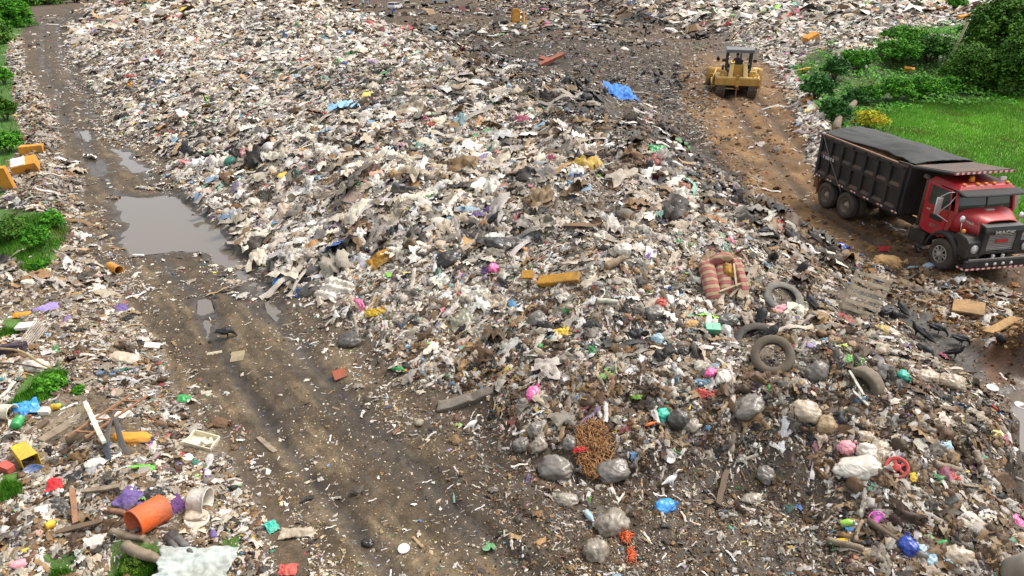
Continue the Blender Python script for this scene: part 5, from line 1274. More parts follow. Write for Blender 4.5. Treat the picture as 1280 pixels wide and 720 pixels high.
# ------------------------------------------------------------------ tyres
tyre(965, 449, 52, RUBB, 'brown muddy tyre standing tilted towards the viewer with a vulture on top', yaw=0, face=.75, sink=-.36, wr=.24)
tyre(946, 428, 60, RUB, 'large dark grey tyre leaning behind the brown muddy tyre', yaw=0, face=.55, sink=.08, roll=-12, wr=.3)
tyre(978, 373, 52, mat('grey_tube', (.095, .09, .08), .7, dirt=.5, dcol=(.3, .27, .22)), 'flat grey tyre lying right of the striped sofa', face=.1, sink=.03, wr=.24)
tyre(929, 282, 44, RUB, 'dark tyre lying half buried on the right shoulder of the heap', yaw=0, face=.15, sink=.12, wr=.3)
tyre(1082, 478, 52, mat('pale_muddy_rubber', (.22, .18, .13), .85, dirt=.5), 'pale muddy tyre standing on edge on the right slope', yaw=-62, face=0, roll=82, sink=.15, wr=.35)
tyre(250, 184, 22, RUB, 'dark half buried tyre low on the heap above the narrow puddles', face=.2, sink=.05)
tyre(58, 192, 20, RUBB, 'grey tyre standing half buried beside the orange blocks', face=.2, roll=70, sink=0)
tyre(350, 197, 18, RUBB, 'brown tyre on edge on the left face of the heap above the white sheet', roll=75, yaw=60)
tyre(451, 198, 17, RUB, 'dark tyre on edge beside the white and beige boards', roll=60, yaw=-40)
tyre(465, 106, 17, RUB, 'dark tyre upper one of three on the upper heap', face=.2, roll=20)
tyre(455, 114, 14, RUBB, 'greyish tyre middle one of three on the upper heap', face=.2, roll=50, yaw=30)
tyre(469, 119, 14, RUB, 'dark tyre lowest of three on the upper heap', face=.3)
tyre(418, 137, 16, RUBB, 'brown tyre lying left of the black rags on the upper heap', face=.2)
tyre(410, 107, 12, RUB, 'small dark tyre lying left of the three tyres on the upper heap', face=.2)
tyre(872, 440, 34, RUB, 'dark tyre bent upright left of the green box', roll=70, yaw=85, sink=.1, wr=.2)
tyre(818, 178, 16, RUB, 'dark tyre lying on the crest just left of the green sheet', face=.2)
tyre(792, 172, 14, RUB, 'small dark tyre on the back of the crest under the blue tarp', face=.3)

# ------------------------------------------------------------------ bags
gG = film('77716a', 'grey_film'); gL = film('948a7c', 'grey_brown_film'); gB = film('b9a892', 'beige_film'); gW = film('ded6c8', 'white_film', dirt=.25); gK = film('24211f', 'black_film', .3, .2)
gT = film('a8906e', 'tan_film', .6); gBl = film('3f9be8', 'bright_blue_film', .35, .08); gDb = film('2347a8', 'dark_blue_film', .35, .1); gLb = film('a6c4d0', 'pale_blue_film', .4, .2); gP = film('ee6fa8', 'pink_film', .4, .1)
gMg = film('e86fd0', 'magenta_plastic', .4, .05); gTe = film('35b39a', 'teal_film', .4, .1); gGr = film('2f9a50', 'green_film', .4, .1); gRd = film('c8262e', 'red_cloth', .7, .1); gYl = film('dcb52e', 'yellow_plastic', .5, .3); gOr = film('d8602a', 'orange_plastic', .5, .32)
gPu = film('6a5590', 'purple_cloth', .75, .35); gCr = film('e8dfc4', 'cream_plastic', .45, .15); gTan = film('c29a66', 'cardboard', .8, .2); gBr = film('6a4c34', 'brown_cloth', .8, .3); gYf = film('b8862e', 'ochre_foam', .9, .35); gWt = film('ece8e0', 'clean_white_foam', .6, .12)
gOb = film('d9942e', 'orange_foam', .8, .3); gPk = film('e8a0a8', 'faded_pink_cloth', .7, .2); gDg = film('4c4a46', 'dark_grey_film', .4, .3); gRs = film('c8564a', 'faded_red_plastic', .6, .2); gGp = film('6fd23a', 'lime_plastic', .4, .05)
BAGS = [
 (697, 575, 48, 32, gG, 'big dark grey rubbish bag at the foot of the heap, left of the brown straw', -10), (768, 580, 44, 26, gG, 'dark grey rubbish bag right of the brown straw', 15),
 (767, 640, 46, 42, gL, 'large grey brown rubbish bag on dark soil, upper of two below the straw', 40), (744, 677, 33, 38, gL, 'grey brown rubbish bag standing on dark soil, lower of two below the straw', 75),
 (674, 549, 23, 22, gL, 'grey beige square bag above the big dark grey bag', 30), (669, 530, 22, 22, gG, 'small grey beige bag above the square bag at the foot of the heap', 60), (712, 547, 20, 20, gG, 'small grey bag left of the brown straw', 80),
 (652, 549, 22, 22, gG, 'small dark grey bag left of the square beige bag', 20), (937, 500, 46, 26, gG, 'long dark grey bag lying under the leaning tyres', 25), (1006, 505, 44, 32, gB, 'big beige sack draped over the right slope below the tyres', -20),
 (1032, 520, 28, 34, gT, 'crumpled tan paper sack right of the big beige sack', 70), (1021, 455, 32, 36, gG, 'round wrinkled grey bag right of the upright brown tyre', 80), (848, 512, 28, 34, gDg, 'dark grey bag left of a tan bag in the middle of the lower heap', 70),
 (865, 525, 23, 22, gL, 'tan grey bag in front of the dark grey bag', 20), (1075, 577, 56, 26, gW, 'long off white sack left of the red spoked wheel', -12), (1057, 552, 22, 22, gPk, 'pale pinkish bag above the long off white sack', 20),
 (1086, 557, 28, 26, gW, 'crumpled white bag above the long off white sack', -40), (1159, 465, 32, 20, gB, 'beige round sack left one of two on the right slope', 0), (1190, 470, 30, 24, gB, 'beige sack right one of two on the right slope', -30),
 (1113, 412, 24, 18, gB, 'beige sack just below the vultures right of the pallet', -20), (855, 435, 18, 16, gK, 'round black bag in the middle of the right face', 0), (831, 627, 26, 18, gBl, 'bright blue plastic bag on dark soil next to the egret', 10),
 (667, 486, 22, 20, gP, 'bright pink bag on the lower face of the heap', 60), (617, 331, 15, 18, gP, 'small pink bag among black film in the middle of the heap', 80), (1133, 672, 26, 30, gDb, 'dark blue shiny bag right of the long log', 70),
 (1149, 682, 18, 16, gLb, 'pale blue bag upper one of two beside the dark blue bag', 10), (1161, 692, 22, 20, gLb, 'pale blue bag lower one of two beside the dark blue bag', 40), (1128, 464, 16, 18, gTe, 'teal plastic bag on the right slope below the vultures', -60),
 (826, 375, 16, 18, gRs, 'dusty red bag on the right face of the heap', 80), (822, 418, 16, 20, gLb, 'light blue rag bag right of the centre of the heap', -60), (827, 513, 20, 18, gTe, 'teal green bag beside the dark grey bag', 40),
 (350, 348, 18, 12, gBl, 'light blue bag at the foot of the heap beside the dirt road', 0), (887, 462, 18, 16, gP, 'crumpled pink bag right of the dark round bag', 30), (904, 466, 22, 20, gW, 'whitish pointed bag right of the crumpled pink bag', 60),
 (865, 402, 20, 13, gTan, 'tan sack left of the green box', 0), (908, 395, 30, 16, gDg, 'grey sack lying under the striped sofa', 10), (1197, 685, 38, 24, gB, 'dirty beige bag near the lower right corner', -10), (440, 418, 34, 26, gDg, 'dark grey film sheet bag near the foot of the heap by a yellow rag', 20),
 (362, 310, 22, 18, gL, 'grey brown bag on the left face above the foot of the heap', 60), (390, 336, 24, 14, gDg, 'dark grey sack above the bare brown slip on the left face', 10), (390, 357, 34, 14, gDg, 'long dark grey sack on the bare brown slip', 20),
 (457, 307, 12, 22, gK, 'black bag above the ochre sheet', 85), (562, 318, 36, 20, gK, 'black film heaped in the middle of the pale face', 10), (620, 300, 40, 24, gK, 'black film bag heap below the lone vulture', -10),
 (672, 392, 26, 24, gG, 'grey crumpled bag left of the pale bone shaped stick', 30), (818, 385, 26, 20, gG, 'grey crumpled bag under the dusty red bag', 20), (780, 305, 22, 26, gW, 'white round bag on the upper right face', 30), (1160, 330, 14, 8, gLb, 'pale bluish bag at the edge of the haul road in front of the truck wheel', 0),
 (1110, 322, 32, 16, gTan, 'torn tan paper sack lying in front of the truck step', -10), (1140, 333, 12, 9, gLb, 'pale blue bag on the haul road beside the torn tan sack', 20), (1045, 305, 24, 14, gDb, 'dark blue cloth bag at the haul road edge near the vultures', -20), (1255, 378, 20, 10, gW, 'white bag with purple film on the rubble shoulder', 0),
 (1208, 378, 18, 8, gWt, 'small white bag on the brown rubble below the truck', 0), (118, 672, 22, 22, gW, 'white bag left of the orange drum', 40), (55, 634, 22, 14, gWt, 'white bag at the lower left beside the grey vinyl', 20), (120, 575, 26, 16, gW, 'whitish bag under the reddish ladder', 10),
 (24, 700, 22, 14, gPk, 'pinkish rag bag in the lower left corner', 10), (275, 525, 24, 12, gBr, 'dark brown leather bag on the edge of the dirt road', -10), (156, 444, 36, 14, gB, 'beige bolster sack on the left bank', 5), (45, 452, 30, 18, gW, 'off white bag in front of the dark purple box', 10),
 (200, 527, 16, 14, gBr, 'brown bag behind the reddish ladder', 0), (36, 350, 18, 10, gW, 'white bag beside the green plants on the left', 0), (123, 357, 18, 10, gW, 'white bag at the road edge under the small yellow can', 10), (460, 674, 16, 15, gK, 'black bag lying alone on the near dirt road', -20),
 (780, 60, 10, 8, gW, 'tiny white bag far off on the flat ground', 0), (655, 33, 9, 11, gW, 'white bag leaning at the foot of the tall orange booth', 70), (630, 35, 9, 9, gW, 'white bag left of the tall orange booth', 40),
 (245, 640, 30, 16, gB, 'crumpled beige bag beside the cut white bucket', 10), (940, 620, 26, 10, gL, 'grey brown flattened bag on the dark soil of the lower right', 0), (957, 585, 24, 24, gG, 'grey torn bag at the edge of the dark soil bank', 60), (708, 620, 30, 14, gL, 'flattened grey brown bag half buried in soil below the big grey bags', 0),
]
for t in BAGS: bag(t[0], t[1], t[2], t[3], t[4], t[5], yaw=t[6], knot=t[3] > 24)

# ------------------------------------------------------------------ sheets, rags and film
CL = [
 (777, 122, 38, 34, film('2f7fd6', 'blue_tarpaulin', .6, .0), 'crumpled bright blue tarp on the dark slope behind the crest', 'tarp', 'blue_tarp', 20), (822, 188, 24, 12, gGr, 'dark green plastic sheet on the crest', 'plastic sheet', 'plastic_sheet', 10), (476, 326, 34, 20, gYf, 'ochre yellow sheet lying on the left face of the heap', 'plastic sheet', 'plastic_sheet', 30),
 (420, 365, 34, 34, gW, 'long pale draped film on the left face beside the dark grey sack', 'film', 'draped_film', 60), (592, 370, 28, 24, gW, 'pale draped film below the pink bag in the middle', 'film', 'draped_film', 80), (510, 145, 60, 26, gB, 'wide beige draped film on the upper heap', 'film', 'draped_film', 70),
 (620, 380, 26, 22, gB, 'beige draped film right of the pale film in the middle', 'film', 'draped_film', 90), (788, 290, 34, 30, gL, 'grey brown draped sheet on the right face above the white bag', 'film', 'draped_film', 70), (488, 240, 30, 10, gWt, 'torn white sheet on the middle left face', 'plastic sheet', 'plastic_sheet', 25),
 (763, 184, 24, 9, gWt, 'flat pale blue white sheet on the crest left of the green sheet', 'plastic sheet', 'plastic_sheet', 0), (245, 706, 88, 34, film('b4bbb5', 'stained_sheet', .75, .25), 'large pale sheet spread at the lower left over a log', 'sheet', 'bed_sheet', 5), (168, 627, 40, 22, gPu, 'purple blanket with white patches behind the orange drum', 'blanket', 'blanket', -15),
 (72, 607, 22, 18, gRd, 'bright red cloth at the lower left', 'cloth', 'crumpled_cloth', 20), (90, 599, 26, 14, gK, 'black and grey cloth right of the bright red cloth', 'cloth', 'crumpled_cloth', 10), (79, 637, 24, 34, gDg, 'dark grey vinyl sheet under the red cloth', 'vinyl', 'vinyl_sheet', 80),
 (34, 512, 26, 20, gBl, 'blue and white plastic sheet beside the cream bucket', 'plastic sheet', 'plastic_sheet', 40), (193, 625, 24, 22, gK, 'torn black rubber sheet right of the purple blanket', 'sheet', 'rubber_sheet', 30), (1085, 548, 36, 12, gB, 'folded beige cloth above the long off white sack', 'cloth', 'crumpled_cloth', -30),
 (703, 417, 20, 14, gYl, 'yellow and red printed bag sheet in the middle of the heap', 'packaging', 'food_wrapper', 20), (1148, 597, 22, 9, gYl, 'yellow and pink printed wrapper right of the red spoked wheel', 'packaging', 'food_wrapper', 5), (1100, 565, 30, 20, gB, 'beige crumpled paper above the red spoked wheel', 'paper', 'crumpled_paper', 30),
 (549, 347, 8, 22, film('2f5a42', 'dark_green_film'), 'dark green narrow sheet hanging on the middle face', 'plastic sheet', 'plastic_sheet', 5), (578, 402, 34, 22, film('8c8a74', 'olive_film'), 'olive grey tarp piece low on the heap', 'tarp', 'tarp_piece', 30), (470, 392, 11, 22, gYl, 'yellow rag low on the heap beside dark film', 'rag', 'rag', 85),
 (1060, 437, 22, 12, film('b9d04a', 'lime_net'), 'lime green net on the right slope', 'net', 'plastic_net', 10), (1068, 452, 14, 16, gGp if False else film('86c46a', 'light_green_film'), 'light green rag on the right slope below the lime net', 'rag', 'rag', 60), (975, 388, 22, 10, gPk, 'pink cloth below the flat grey tyre', 'cloth', 'crumpled_cloth', 10),
 (996, 390, 26, 18, gCr, 'cream and yellow cloth right of the pink cloth', 'cloth', 'crumpled_cloth', -30), (1106, 312, 16, 7, gRd, 'red cloth on the haul road above the torn tan sack', 'cloth', 'crumpled_cloth', 0), (1050, 315, 16, 8, gRd, 'red cloth below the dark blue cloth bag', 'cloth', 'crumpled_cloth', -30),
 (853, 252, 10, 16, gRs, 'red pink rag on the right shoulder of the heap', 'rag', 'rag', 100), (593, 172, 12, 12, gGp if False else gGr, 'green film scrap on the upper right face', 'film', 'film_scrap', 40), (614, 168, 14, 16, gGr, 'green film scrap right of another green scrap', 'film', 'film_scrap', 60),
 (164, 97, 6, 16, gRs, 'red cloth hanging over orange cloth high on the left face', 'cloth', 'crumpled_cloth', 70), (165, 108, 8, 12, gOb, 'orange cloth under the red cloth high on the left face', 'cloth', 'crumpled_cloth', 60), (60, 172, 30, 10, gL, 'grey brown rolled mattress above the orange blocks', 'mattress', 'rolled_mattress', 5),
 (218, 634, 28, 20, film('5a2f6a', 'plum_cloth', .7, .1), 'plum and orange patterned bag behind the orange drum', 'cloth', 'patterned_cloth', -30), (745, 655, 10, 8, gW, 'small whitish scrap between the two grey brown bags', 'film', 'film_scrap', 0), (60, 388, 30, 16, film('9a86d0', 'lilac_foam', .7, .05), 'lilac foam piece on the left bank', 'foam', 'foam_piece', 40),
 (152, 388, 18, 12, gPu, 'purple and white cushion cover at the road edge', 'cushion', 'cushion_cover', -50), (28, 395, 20, 8, gOb, 'faded orange cloth left of the white foam stack', 'cloth', 'crumpled_cloth', 10), (372, 668, 40, 12, gB, 'beige crumpled paper at the left edge of the near road', 'paper', 'crumpled_paper', 5),
 (360, 714, 22, 12, gRs, 'faded red bag at the bottom edge left of the road', 'plastic bag', 'plastic_bag', 0), (340, 660, 14, 14, gTe, 'teal rag at the left edge of the near road', 'rag', 'rag', 40), (1188, 598, 14, 14, gRs, 'pink red wrapper on the lower right slope', 'packaging', 'food_wrapper', -60),
 (1240, 543, 26, 12, film('d8cf7a', 'pale_yellow_film'), 'pale yellow gloves and paper on the right slope near the water', 'paper', 'crumpled_paper', -30), (1272, 655, 12, 16, gP, 'bright pink rag above the concrete drum in the corner', 'rag', 'rag', 0), (880, 493, 12, 24, gRs, 'faded red rag below the crumpled pink bag', 'rag', 'rag', 80),
 (230, 500, 16, 10, gGr, 'green film scrap on the road edge', 'film', 'film_scrap', 0), (1180, 558, 18, 10, gLb, 'light blue cloth on the lower right slope', 'cloth', 'crumpled_cloth', 0),
]
for t in CL: cloth(t[0], t[1], t[2], t[3], t[4], t[5], yaw=t[8], cat=t[6], name=t[7], ribs=3 if 'draped' in t[5] else 0, peak=.12 if 'draped' in t[5] else .0 if 'large pale sheet' in t[5] else .3, n=46 if 'large pale sheet' in t[5] else 26, fold=.7 if 'large pale sheet' in t[5] else 1.0, face=.2)

# ------------------------------------------------------------------ timber
plank((52, 556), (152, 494), 14, .07, WOOD, 'long wide weathered plank lying across the left bank', lift=.06)
plank((30, 548), (60, 528), 10, .05, WOODD, 'dark wet board left of the long wide plank', lift=.02)
log((85, 556), (150, 528), 7, WOODD, 'thick dark log under the reddish ladder')
plank((134, 568), (110, 516), 6, .06, WOODP, 'pale painted post leaning over the reddish ladder', cat='post', name='wooden_post', lift=.28)
plank((95, 660), (92, 618), 7, .07, WOODR, 'short reddish board standing out of the rubbish at the lower left', cat='board', name='wooden_board', lift=.12)
plank((70, 670), (128, 655), 8, .05, WOODD, 'dark rotten board under the white bag', lift=.06)
plank((105, 618), (152, 612), 6, .06, WOOD, 'short weathered plank above the reddish standing board', lift=.08)
plank((125, 607), (165, 590), 6, .05, WOOD, 'short tan plank under the green mesh', lift=.05)
log((138, 640), (178, 652), 4, WOODR, 'reddish branch in front of the purple blanket')
log((140, 670), (182, 678), 5, WOOD, 'short log touching the orange drum', lift=.05)
log((160, 692), (206, 712), 7, WOOD, 'thick brown log poking out of the pale sheet', lift=.12)
log((218, 672), (240, 700), 6, mat('tarred_wood', (.035, .03, .028), .6, dirt=.4, dcol=(.3, .28, .25)), 'black tarred log right of the orange drum', lift=.06)
log((208, 676), (228, 694), 5, mat('tarred_wood', (.035, .03, .028), .6), 'black boot shaped log under the orange drum', lift=.03)
log((0, 447), (72, 469), 1.6, mat('dry_cane', (.40, .30, .15), .8), 'long dry branch with bent tip at the left edge', cat='branch', name='dry_branch', lift=.25, bend=.1)
log((0, 460), (55, 465), 1.4, WOODD, 'thin dark branch under the long dry branch', cat='branch', name='dry_branch', lift=.12)
plank((322, 548), (344, 566), 7, .05, WOOD, 'short weathered board on the dirt road', lift=.0)
slab(582, 502, 66, 16, 9, mat('grey_driftwood', (.20, .175, .14), .85, dirt=.5, bump=.7), 'grey driftwood stump low on the heap beside the road', 'driftwood', 'driftwood', yaw=8, wave=.16, bevel=.03)
plank((896, 636), (908, 592), 7, .10, WOODD, 'dark beam half sunk in the soil of the lower right', cat='beam', name='wooden_beam')
log((1084, 658), (1136, 696), 4.5, WOODD, 'long brown log beside the pink lid', lift=.1)
log((1034, 680), (1078, 692), 4.5, WOOD, 'pale brown log left of the pink lid', lift=.06)
log((1067, 682), (1076, 656), 3, WOOD, 'short pale stick between the two brown logs', lift=.08)
plank((922, 380), (942, 338), 10, .06, WOOD, 'weathered board leaning against the striped sofa', cat='board', name='wooden_board', lift=.15)
plank((912, 376), (934, 352), 4, .05, WOOD, 'narrow board behind the leaning weathered board', cat='board', name='wooden_board', lift=.1)
log((746, 382), (772, 384), 3.6, WOODP, 'pale bone shaped stick right of the grey crumpled bag', lift=.1)
log((757, 340), (780, 328), 5, mat('tan_roll', (.33, .25, .16), .85), 'tan cardboard roll on the right face', cat='cardboard roll', name='cardboard_roll', lift=.08)
plank((405, 238), (442, 212), 4, .05, WOOD, 'long weathered board slanting below the white panel', lift=.1)
plank((463, 272), (484, 248), 4, .05, mat('grey_board', (.35, .34, .31), .8), 'grey board slanting under the torn white sheet', lift=.12)
plank((1066, 495), (1084, 512), 3, .04, WOODP, 'pale lath on the right slope', cat='lath', name='wooden_lath', lift=.12)
plank((1060, 470), (1078, 500), 3, .04, WOODP, 'pale lath left of the pale muddy tyre', cat='lath', name='wooden_lath', lift=.15)
plank((1180, 605), (1225, 612), 3, .04, WOOD, 'thin brown stick on the lower right slope', cat='stick', name='wooden_stick', lift=.05)
log((1166, 583), (1200, 592), 5, WOOD, 'short beige log on the lower right slope', lift=.02)
log((1218, 568), (1226, 594), 5, WOOD, 'short upright beige log right of another short log', lift=.02)

# pallet
def pallet():
    A, B, D = at(1050, 385), at(1092, 398), at(1050, 385); u = (B - A); L = u.length; u.normalize()
    T = empty('wooden_pallet'); m = mat('pale_pallet_wood', (.62, .52, .38), .8, dirt=.4, dscale=5, dcol=(.2, .15, .1), bump=.4)
    H = 1.15; L = max(L, 1.05)
    for k in range(6): s = MB(); s.box((L / 2, -.07, .06 + k * (H - .12) / 5), (L, .025, .085)); s.build('slat', m, T, bevel=.004)
    for x in (.04, L * .5, L - .04): s = MB(); s.box((x, -.02, H / 2), (.07 if x < .1 else .045, .075, H + .02)); s.build('bearer', m, T, bevel=.004)
    for k in (0,): s = MB(); s.box((L / 2, .03, .08 + k * (H - .16) / 5), (L, .02, .09)); s.build('back_slat', m, T, bevel=.004)
    z = Vector((.10, .25, 1)).normalized(); z = (z - u * z.dot(u)).normalized(); y = z.cross(u)
    M = Matrix((u, y, z)).transposed().to_4x4(); M.translation = A + Vector((0, 0, .0)); T.matrix_world = M
    tag(T, 'pale wooden pallet leaning on the right slope with vultures around', 'pallet')
pallet()
# striped sofa
def sofa():
    k = wpx(905, 375, 1); W_, H_ = 58 * k, 64 * k * 1.15; T = empty('broken_sofa')
    m = bpy.data.materials.new('striped_upholstery'); m.use_nodes = True; t = m.node_tree; p = t.nodes['Principled BSDF']; p.inputs['Roughness'].default_value = .85
    tc = t.nodes.new('ShaderNodeTexCoord'); wv = t.nodes.new('ShaderNodeTexWave'); wv.bands_direction = 'Y'; wv.inputs['Scale'].default_value = 1.35; wv.inputs['Distortion'].default_value = 1.6; wv.inputs['Detail'].default_value = 2; wv.inputs['Detail Scale'].default_value = 1.5
    t.links.new(tc.outputs['Object'], wv.inputs['Vector']); rp = t.nodes.new('ShaderNodeValToRGB'); e = rp.color_ramp.elements; e[0].position = .40; e[0].color = (.30, .045, .045, 1); e[1].position = .68; e[1].color = (.46, .33, .20, 1)
    q = e.new(.2); q.color = (.40, .14, .12, 1); t.links.new(wv.outputs['Fac'], rp.inputs[0]); n = t.nodes.new('ShaderNodeTexNoise'); n.inputs['Scale'].default_value = 6; n.inputs['Detail'].default_value = 5
    mx = t.nodes.new('ShaderNodeMix'); mx.data_type = 'RGBA'; mx.blend_type = 'MULTIPLY'; mx.inputs[0].default_value = .35; t.links.new(rp.outputs[0], mx.inputs[6]); t.links.new(n.outputs['Color'], mx.inputs[7]); t.links.new(mx.outputs[2], p.inputs['Base Color'])
    def cushion(cx, cy, lx, ly, h, rz=0, nm='cushion'):
        b = bag_mesh(lx, ly, h, cx * 3 + cy, .5, False, .4, 28, 20)
        # squarer outline
        V = []
        for v in b.v:
            x, y, z = v[0] / (lx / 2), v[1] / (ly / 2), v[2]; s_ = 1 / max(.35, (abs(x) ** 4 + abs(y) ** 4) ** .25) if max(abs(x), abs(y)) > .3 else 1; r = min(1, math.hypot(x, y)); f = 1 + (s_ * r - 1) * r * .8 if r > .3 else 1
            V.append((v[0] * max(1, min(f, 1.3)), v[1] * max(1, min(f, 1.3)), z))
        M = Matrix.Translation((cx, cy, 0)) @ Matrix.Rotation(R(rz), 4, 'Z'); b.v = [tuple(M @ Vector(v)) for v in V]; return b.build(nm, m, T)
    cushion(-W_ * .33, 0, W_ * .36, H_ * .95, .42, nm='armrest'); cushion(W_ * .02, -H_ * .06, W_ * .34, H_ * .75, .30, nm='seat'); cushion(W_ * .34, 0, W_ * .24, H_ * .88, .36, nm='backrest'); cushion(W_ * .0, H_ * .40, W_ * .6, H_ * .22, .46, 15, 'headrest')
    fr = MB(); fr.box((W_ * .04, -H_ * .30, .26), (W_ * .5, .05, .05), rot=(0, 0, 18)); fr.box((W_ * .21, -H_ * .05, .28), (.05, H_ * .5, .05), rot=(0, 0, -6)); fr.build('broken_frame', mat('pale_frame_wood', (.55, .42, .28), .8), T)
    fo = bag_mesh(W_ * .22, H_ * .32, .3, 4.4, 1, False, .3); fo.v = [(v[0] + W_ * .12, v[1] + H_ * .12, v[2] + .06) for v in fo.v]; fo.build('torn_foam', gYf, T)
    put(T, 905, 352, 0, .30, -.05); tag(T, 'broken red and cream striped sofa lying on the right face of the heap', 'sofa')
sofa()
slab(700, 352, 56, 15, 8, gYf, 'long ochre yellow foam block on the middle face of the heap', 'foam block', 'foam_block', yaw=-14, face=.2, sink=.0, wave=.02, bevel=.03)
slab(660, 347, 14, 12, 9, gYf, 'broken end piece left of the long ochre foam block', 'foam block', 'foam_block', yaw=-10, face=.2, wave=.04)
slab(1255, 411, 40, 20, 3, gTan, 'flat tan cardboard sheet beside the dark red soil heap', 'cardboard', 'cardboard_sheet', yaw=2, face=.25, sink=-.08)
slab(1210, 388, 34, 22, 3, film('b08a5c', 'wet_cardboard', .8), 'wet brown cardboard on the rubble shoulder', 'cardboard', 'cardboard_sheet', yaw=-30, face=.1, sink=-.1)
slab(889, 415, 18, 12, 9, film('4fae86', 'mint_plastic'), 'mint green plastic box on the right face', 'box', 'plastic_box', yaw=-5, face=.25, sink=-.05)
slab(316, 538, 18, 8, 2, gW, 'thin whitish panel lying on the dirt road', 'panel', 'scrap_sheet', yaw=-30) if False else None
slab(297, 446, 16, 22, 1.5, film('9a8a6c', 'muddy_board', .85), 'flat muddy board pressed into the dirt road', 'board', 'muddy_board', yaw=15, sink=.0)
slab(268, 441, 18, 6, 1.5, film('b3a68e', 'muddy_pale_board', .85), 'small pale board on the road left of the flat muddy board', 'board', 'muddy_board', yaw=20)
slab(190, 434, 18, 12, 2, gW, 'greyish flat panel at the road edge', 'panel', 'scrap_sheet', yaw=15, face=.1, sink=-.04)
slab(173, 321, 14, 4, 2, gWt, 'white polystyrene strip at the lower edge of the big puddle', 'polystyrene', 'foam_strip', yaw=-3, sink=-.03)
for a in [(440, 211, 24, 12, gWt, 'white panel on the middle left face above the slanting board', 20, .3), (434, 219, 14, 12, gCr, 'cream panel under the white panel', 10, .3), (375, 292, 14, 12, gWt, 'square white tile on the lower left face', 10, .4), (393, 282, 16, 5, gWt, 'white strip panel above the square white tile', 5, .3),
          (443, 250, 18, 26, film('a08a80', 'mauve_foam', .8), 'mauve brown oblong pad on the middle left face', 60, .25), (813, 318, 12, 14, gWt, 'upright white box on the right face', 80, .5), (425, 470, 16, 14, film('9c5236', 'red_brown_board', .8), 'red brown board at the foot of the heap', 30, .4),
          (531, 312, 16, 14, gTan, 'tan cardboard piece right of the ochre sheet', 60, .3), (584, 308, 18, 20, gTan, 'tan cardboard piece left of the black film heap', 60, .3), (1014, 52, 16, 12, gOb, 'orange block on the far rubbish slope right of the bulldozer', 20, .2)]:
    slab(a[0], a[1], a[2], a[3], 2.5 if a[0] != 1014 else 8, a[4], a[5], 'board' if 'board' in a[5] else 'panel' if 'block' not in a[5] else 'foam block', 'scrap_sheet' if 'block' not in a[5] else 'foam_block', yaw=a[6], face=a[7], sink=-.06)
# orange blocks on the left bank and the far slopes
slab(12, 235, 13, 8, 28, gOb, 'upright orange foam block at the left edge', 'foam block', 'foam_block', yaw=10, sink=.0)
b_ = slab(35, 212, 28, 18, 14, gOb, 'orange foam block with a white top beside the upright block', 'foam block', 'foam_block', yaw=25, face=.1, roll=8)
k_ = wpx(35, 212, 1); tp_ = MB(); tp_.box((-5 * k_, 0, 14.6 * k_), (15 * k_, 16 * k_, 1.2 * k_)); tp_.build('white_liner', gWt, b_)
slab(41, 190, 26, 10, 9, gOb, 'open orange foam tray above the white topped block', 'foam block', 'foam_block', yaw=18, face=.2, roll=-15)
slab(26, 178, 22, 5, 7, film('7a5a40', 'brown_crate', .8), 'brown wooden crate side left of the rolled mattress', 'crate', 'broken_crate', yaw=-20)
for a in [(1152, 13, 18, 6, 'orange foam slab, leftmost of two at the top of the far right slope', 8), (1174, 14, 9, 8, 'small orange foam slab right of its neighbour at the top of the far right slope', 30), (1204, 24, 16, 5, 'orange foam slab beside the tops of the two bare poles', 10), (1144, 42, 16, 8, 'orange foam slab at the upper edge of the green creepers', -20), (1134, 92, 12, 6, 'orange foam slab lying in the bright green bushes', -20),
          (1006, 91, 14, 8, 'orange foam slab in the creepers right of the bulldozer', 10), (1010, 128, 12, 5, 'orange foam slab lower one at the haul road edge right of the bulldozer', 15)]:
    slab(a[0], a[1], a[2], a[3], 4, gOb, a[4], 'foam block', 'foam_block', yaw=a[5], sink=-.25 if a[0] == 1134 else -.1)
slab(1053, 72, 9, 22, 3, gCr, 'cream door panel standing on the far slope right of the bulldozer', 'panel', 'old_door', yaw=5, face=.6)
slab(1092, 38, 16, 6, 3, gWt, 'white panel on the far slope under the bare top', 'panel', 'scrap_sheet', yaw=-20)
slab(1075, 60, 16, 12, 3, film('cdbfa4', 'pale_card', .8), 'pale cardboard at the edge of the far creepers', 'cardboard', 'cardboard_sheet', yaw=-10, face=.3)
slab(1090, 50, 7, 20, 4, gWt, 'long white pipe shaped panel above the far creepers', 'panel', 'scrap_sheet', yaw=30)
slab(988, 85, 20, 5, 2, film('2a6a7c', 'petrol_board', .6), 'petrol blue board left of the far creepers', 'board', 'loose_board', yaw=-35, face=.3)
slab(690, 80, 36, 7, 4, film('a05c48', 'rusty_pink_metal', .8), 'rusty pink metal bar, longer arm of the crossed wreck', 'scrap metal', 'scrap_bar', yaw=32, face=.2, sink=-.3)
slab(683, 78, 20, 6, 3, film('a05c48', 'rusty_pink_metal', .8), 'rusty pink metal bar, shorter arm of the crossed wreck', 'scrap metal', 'scrap_bar', yaw=-50, face=.2, sink=-.2)
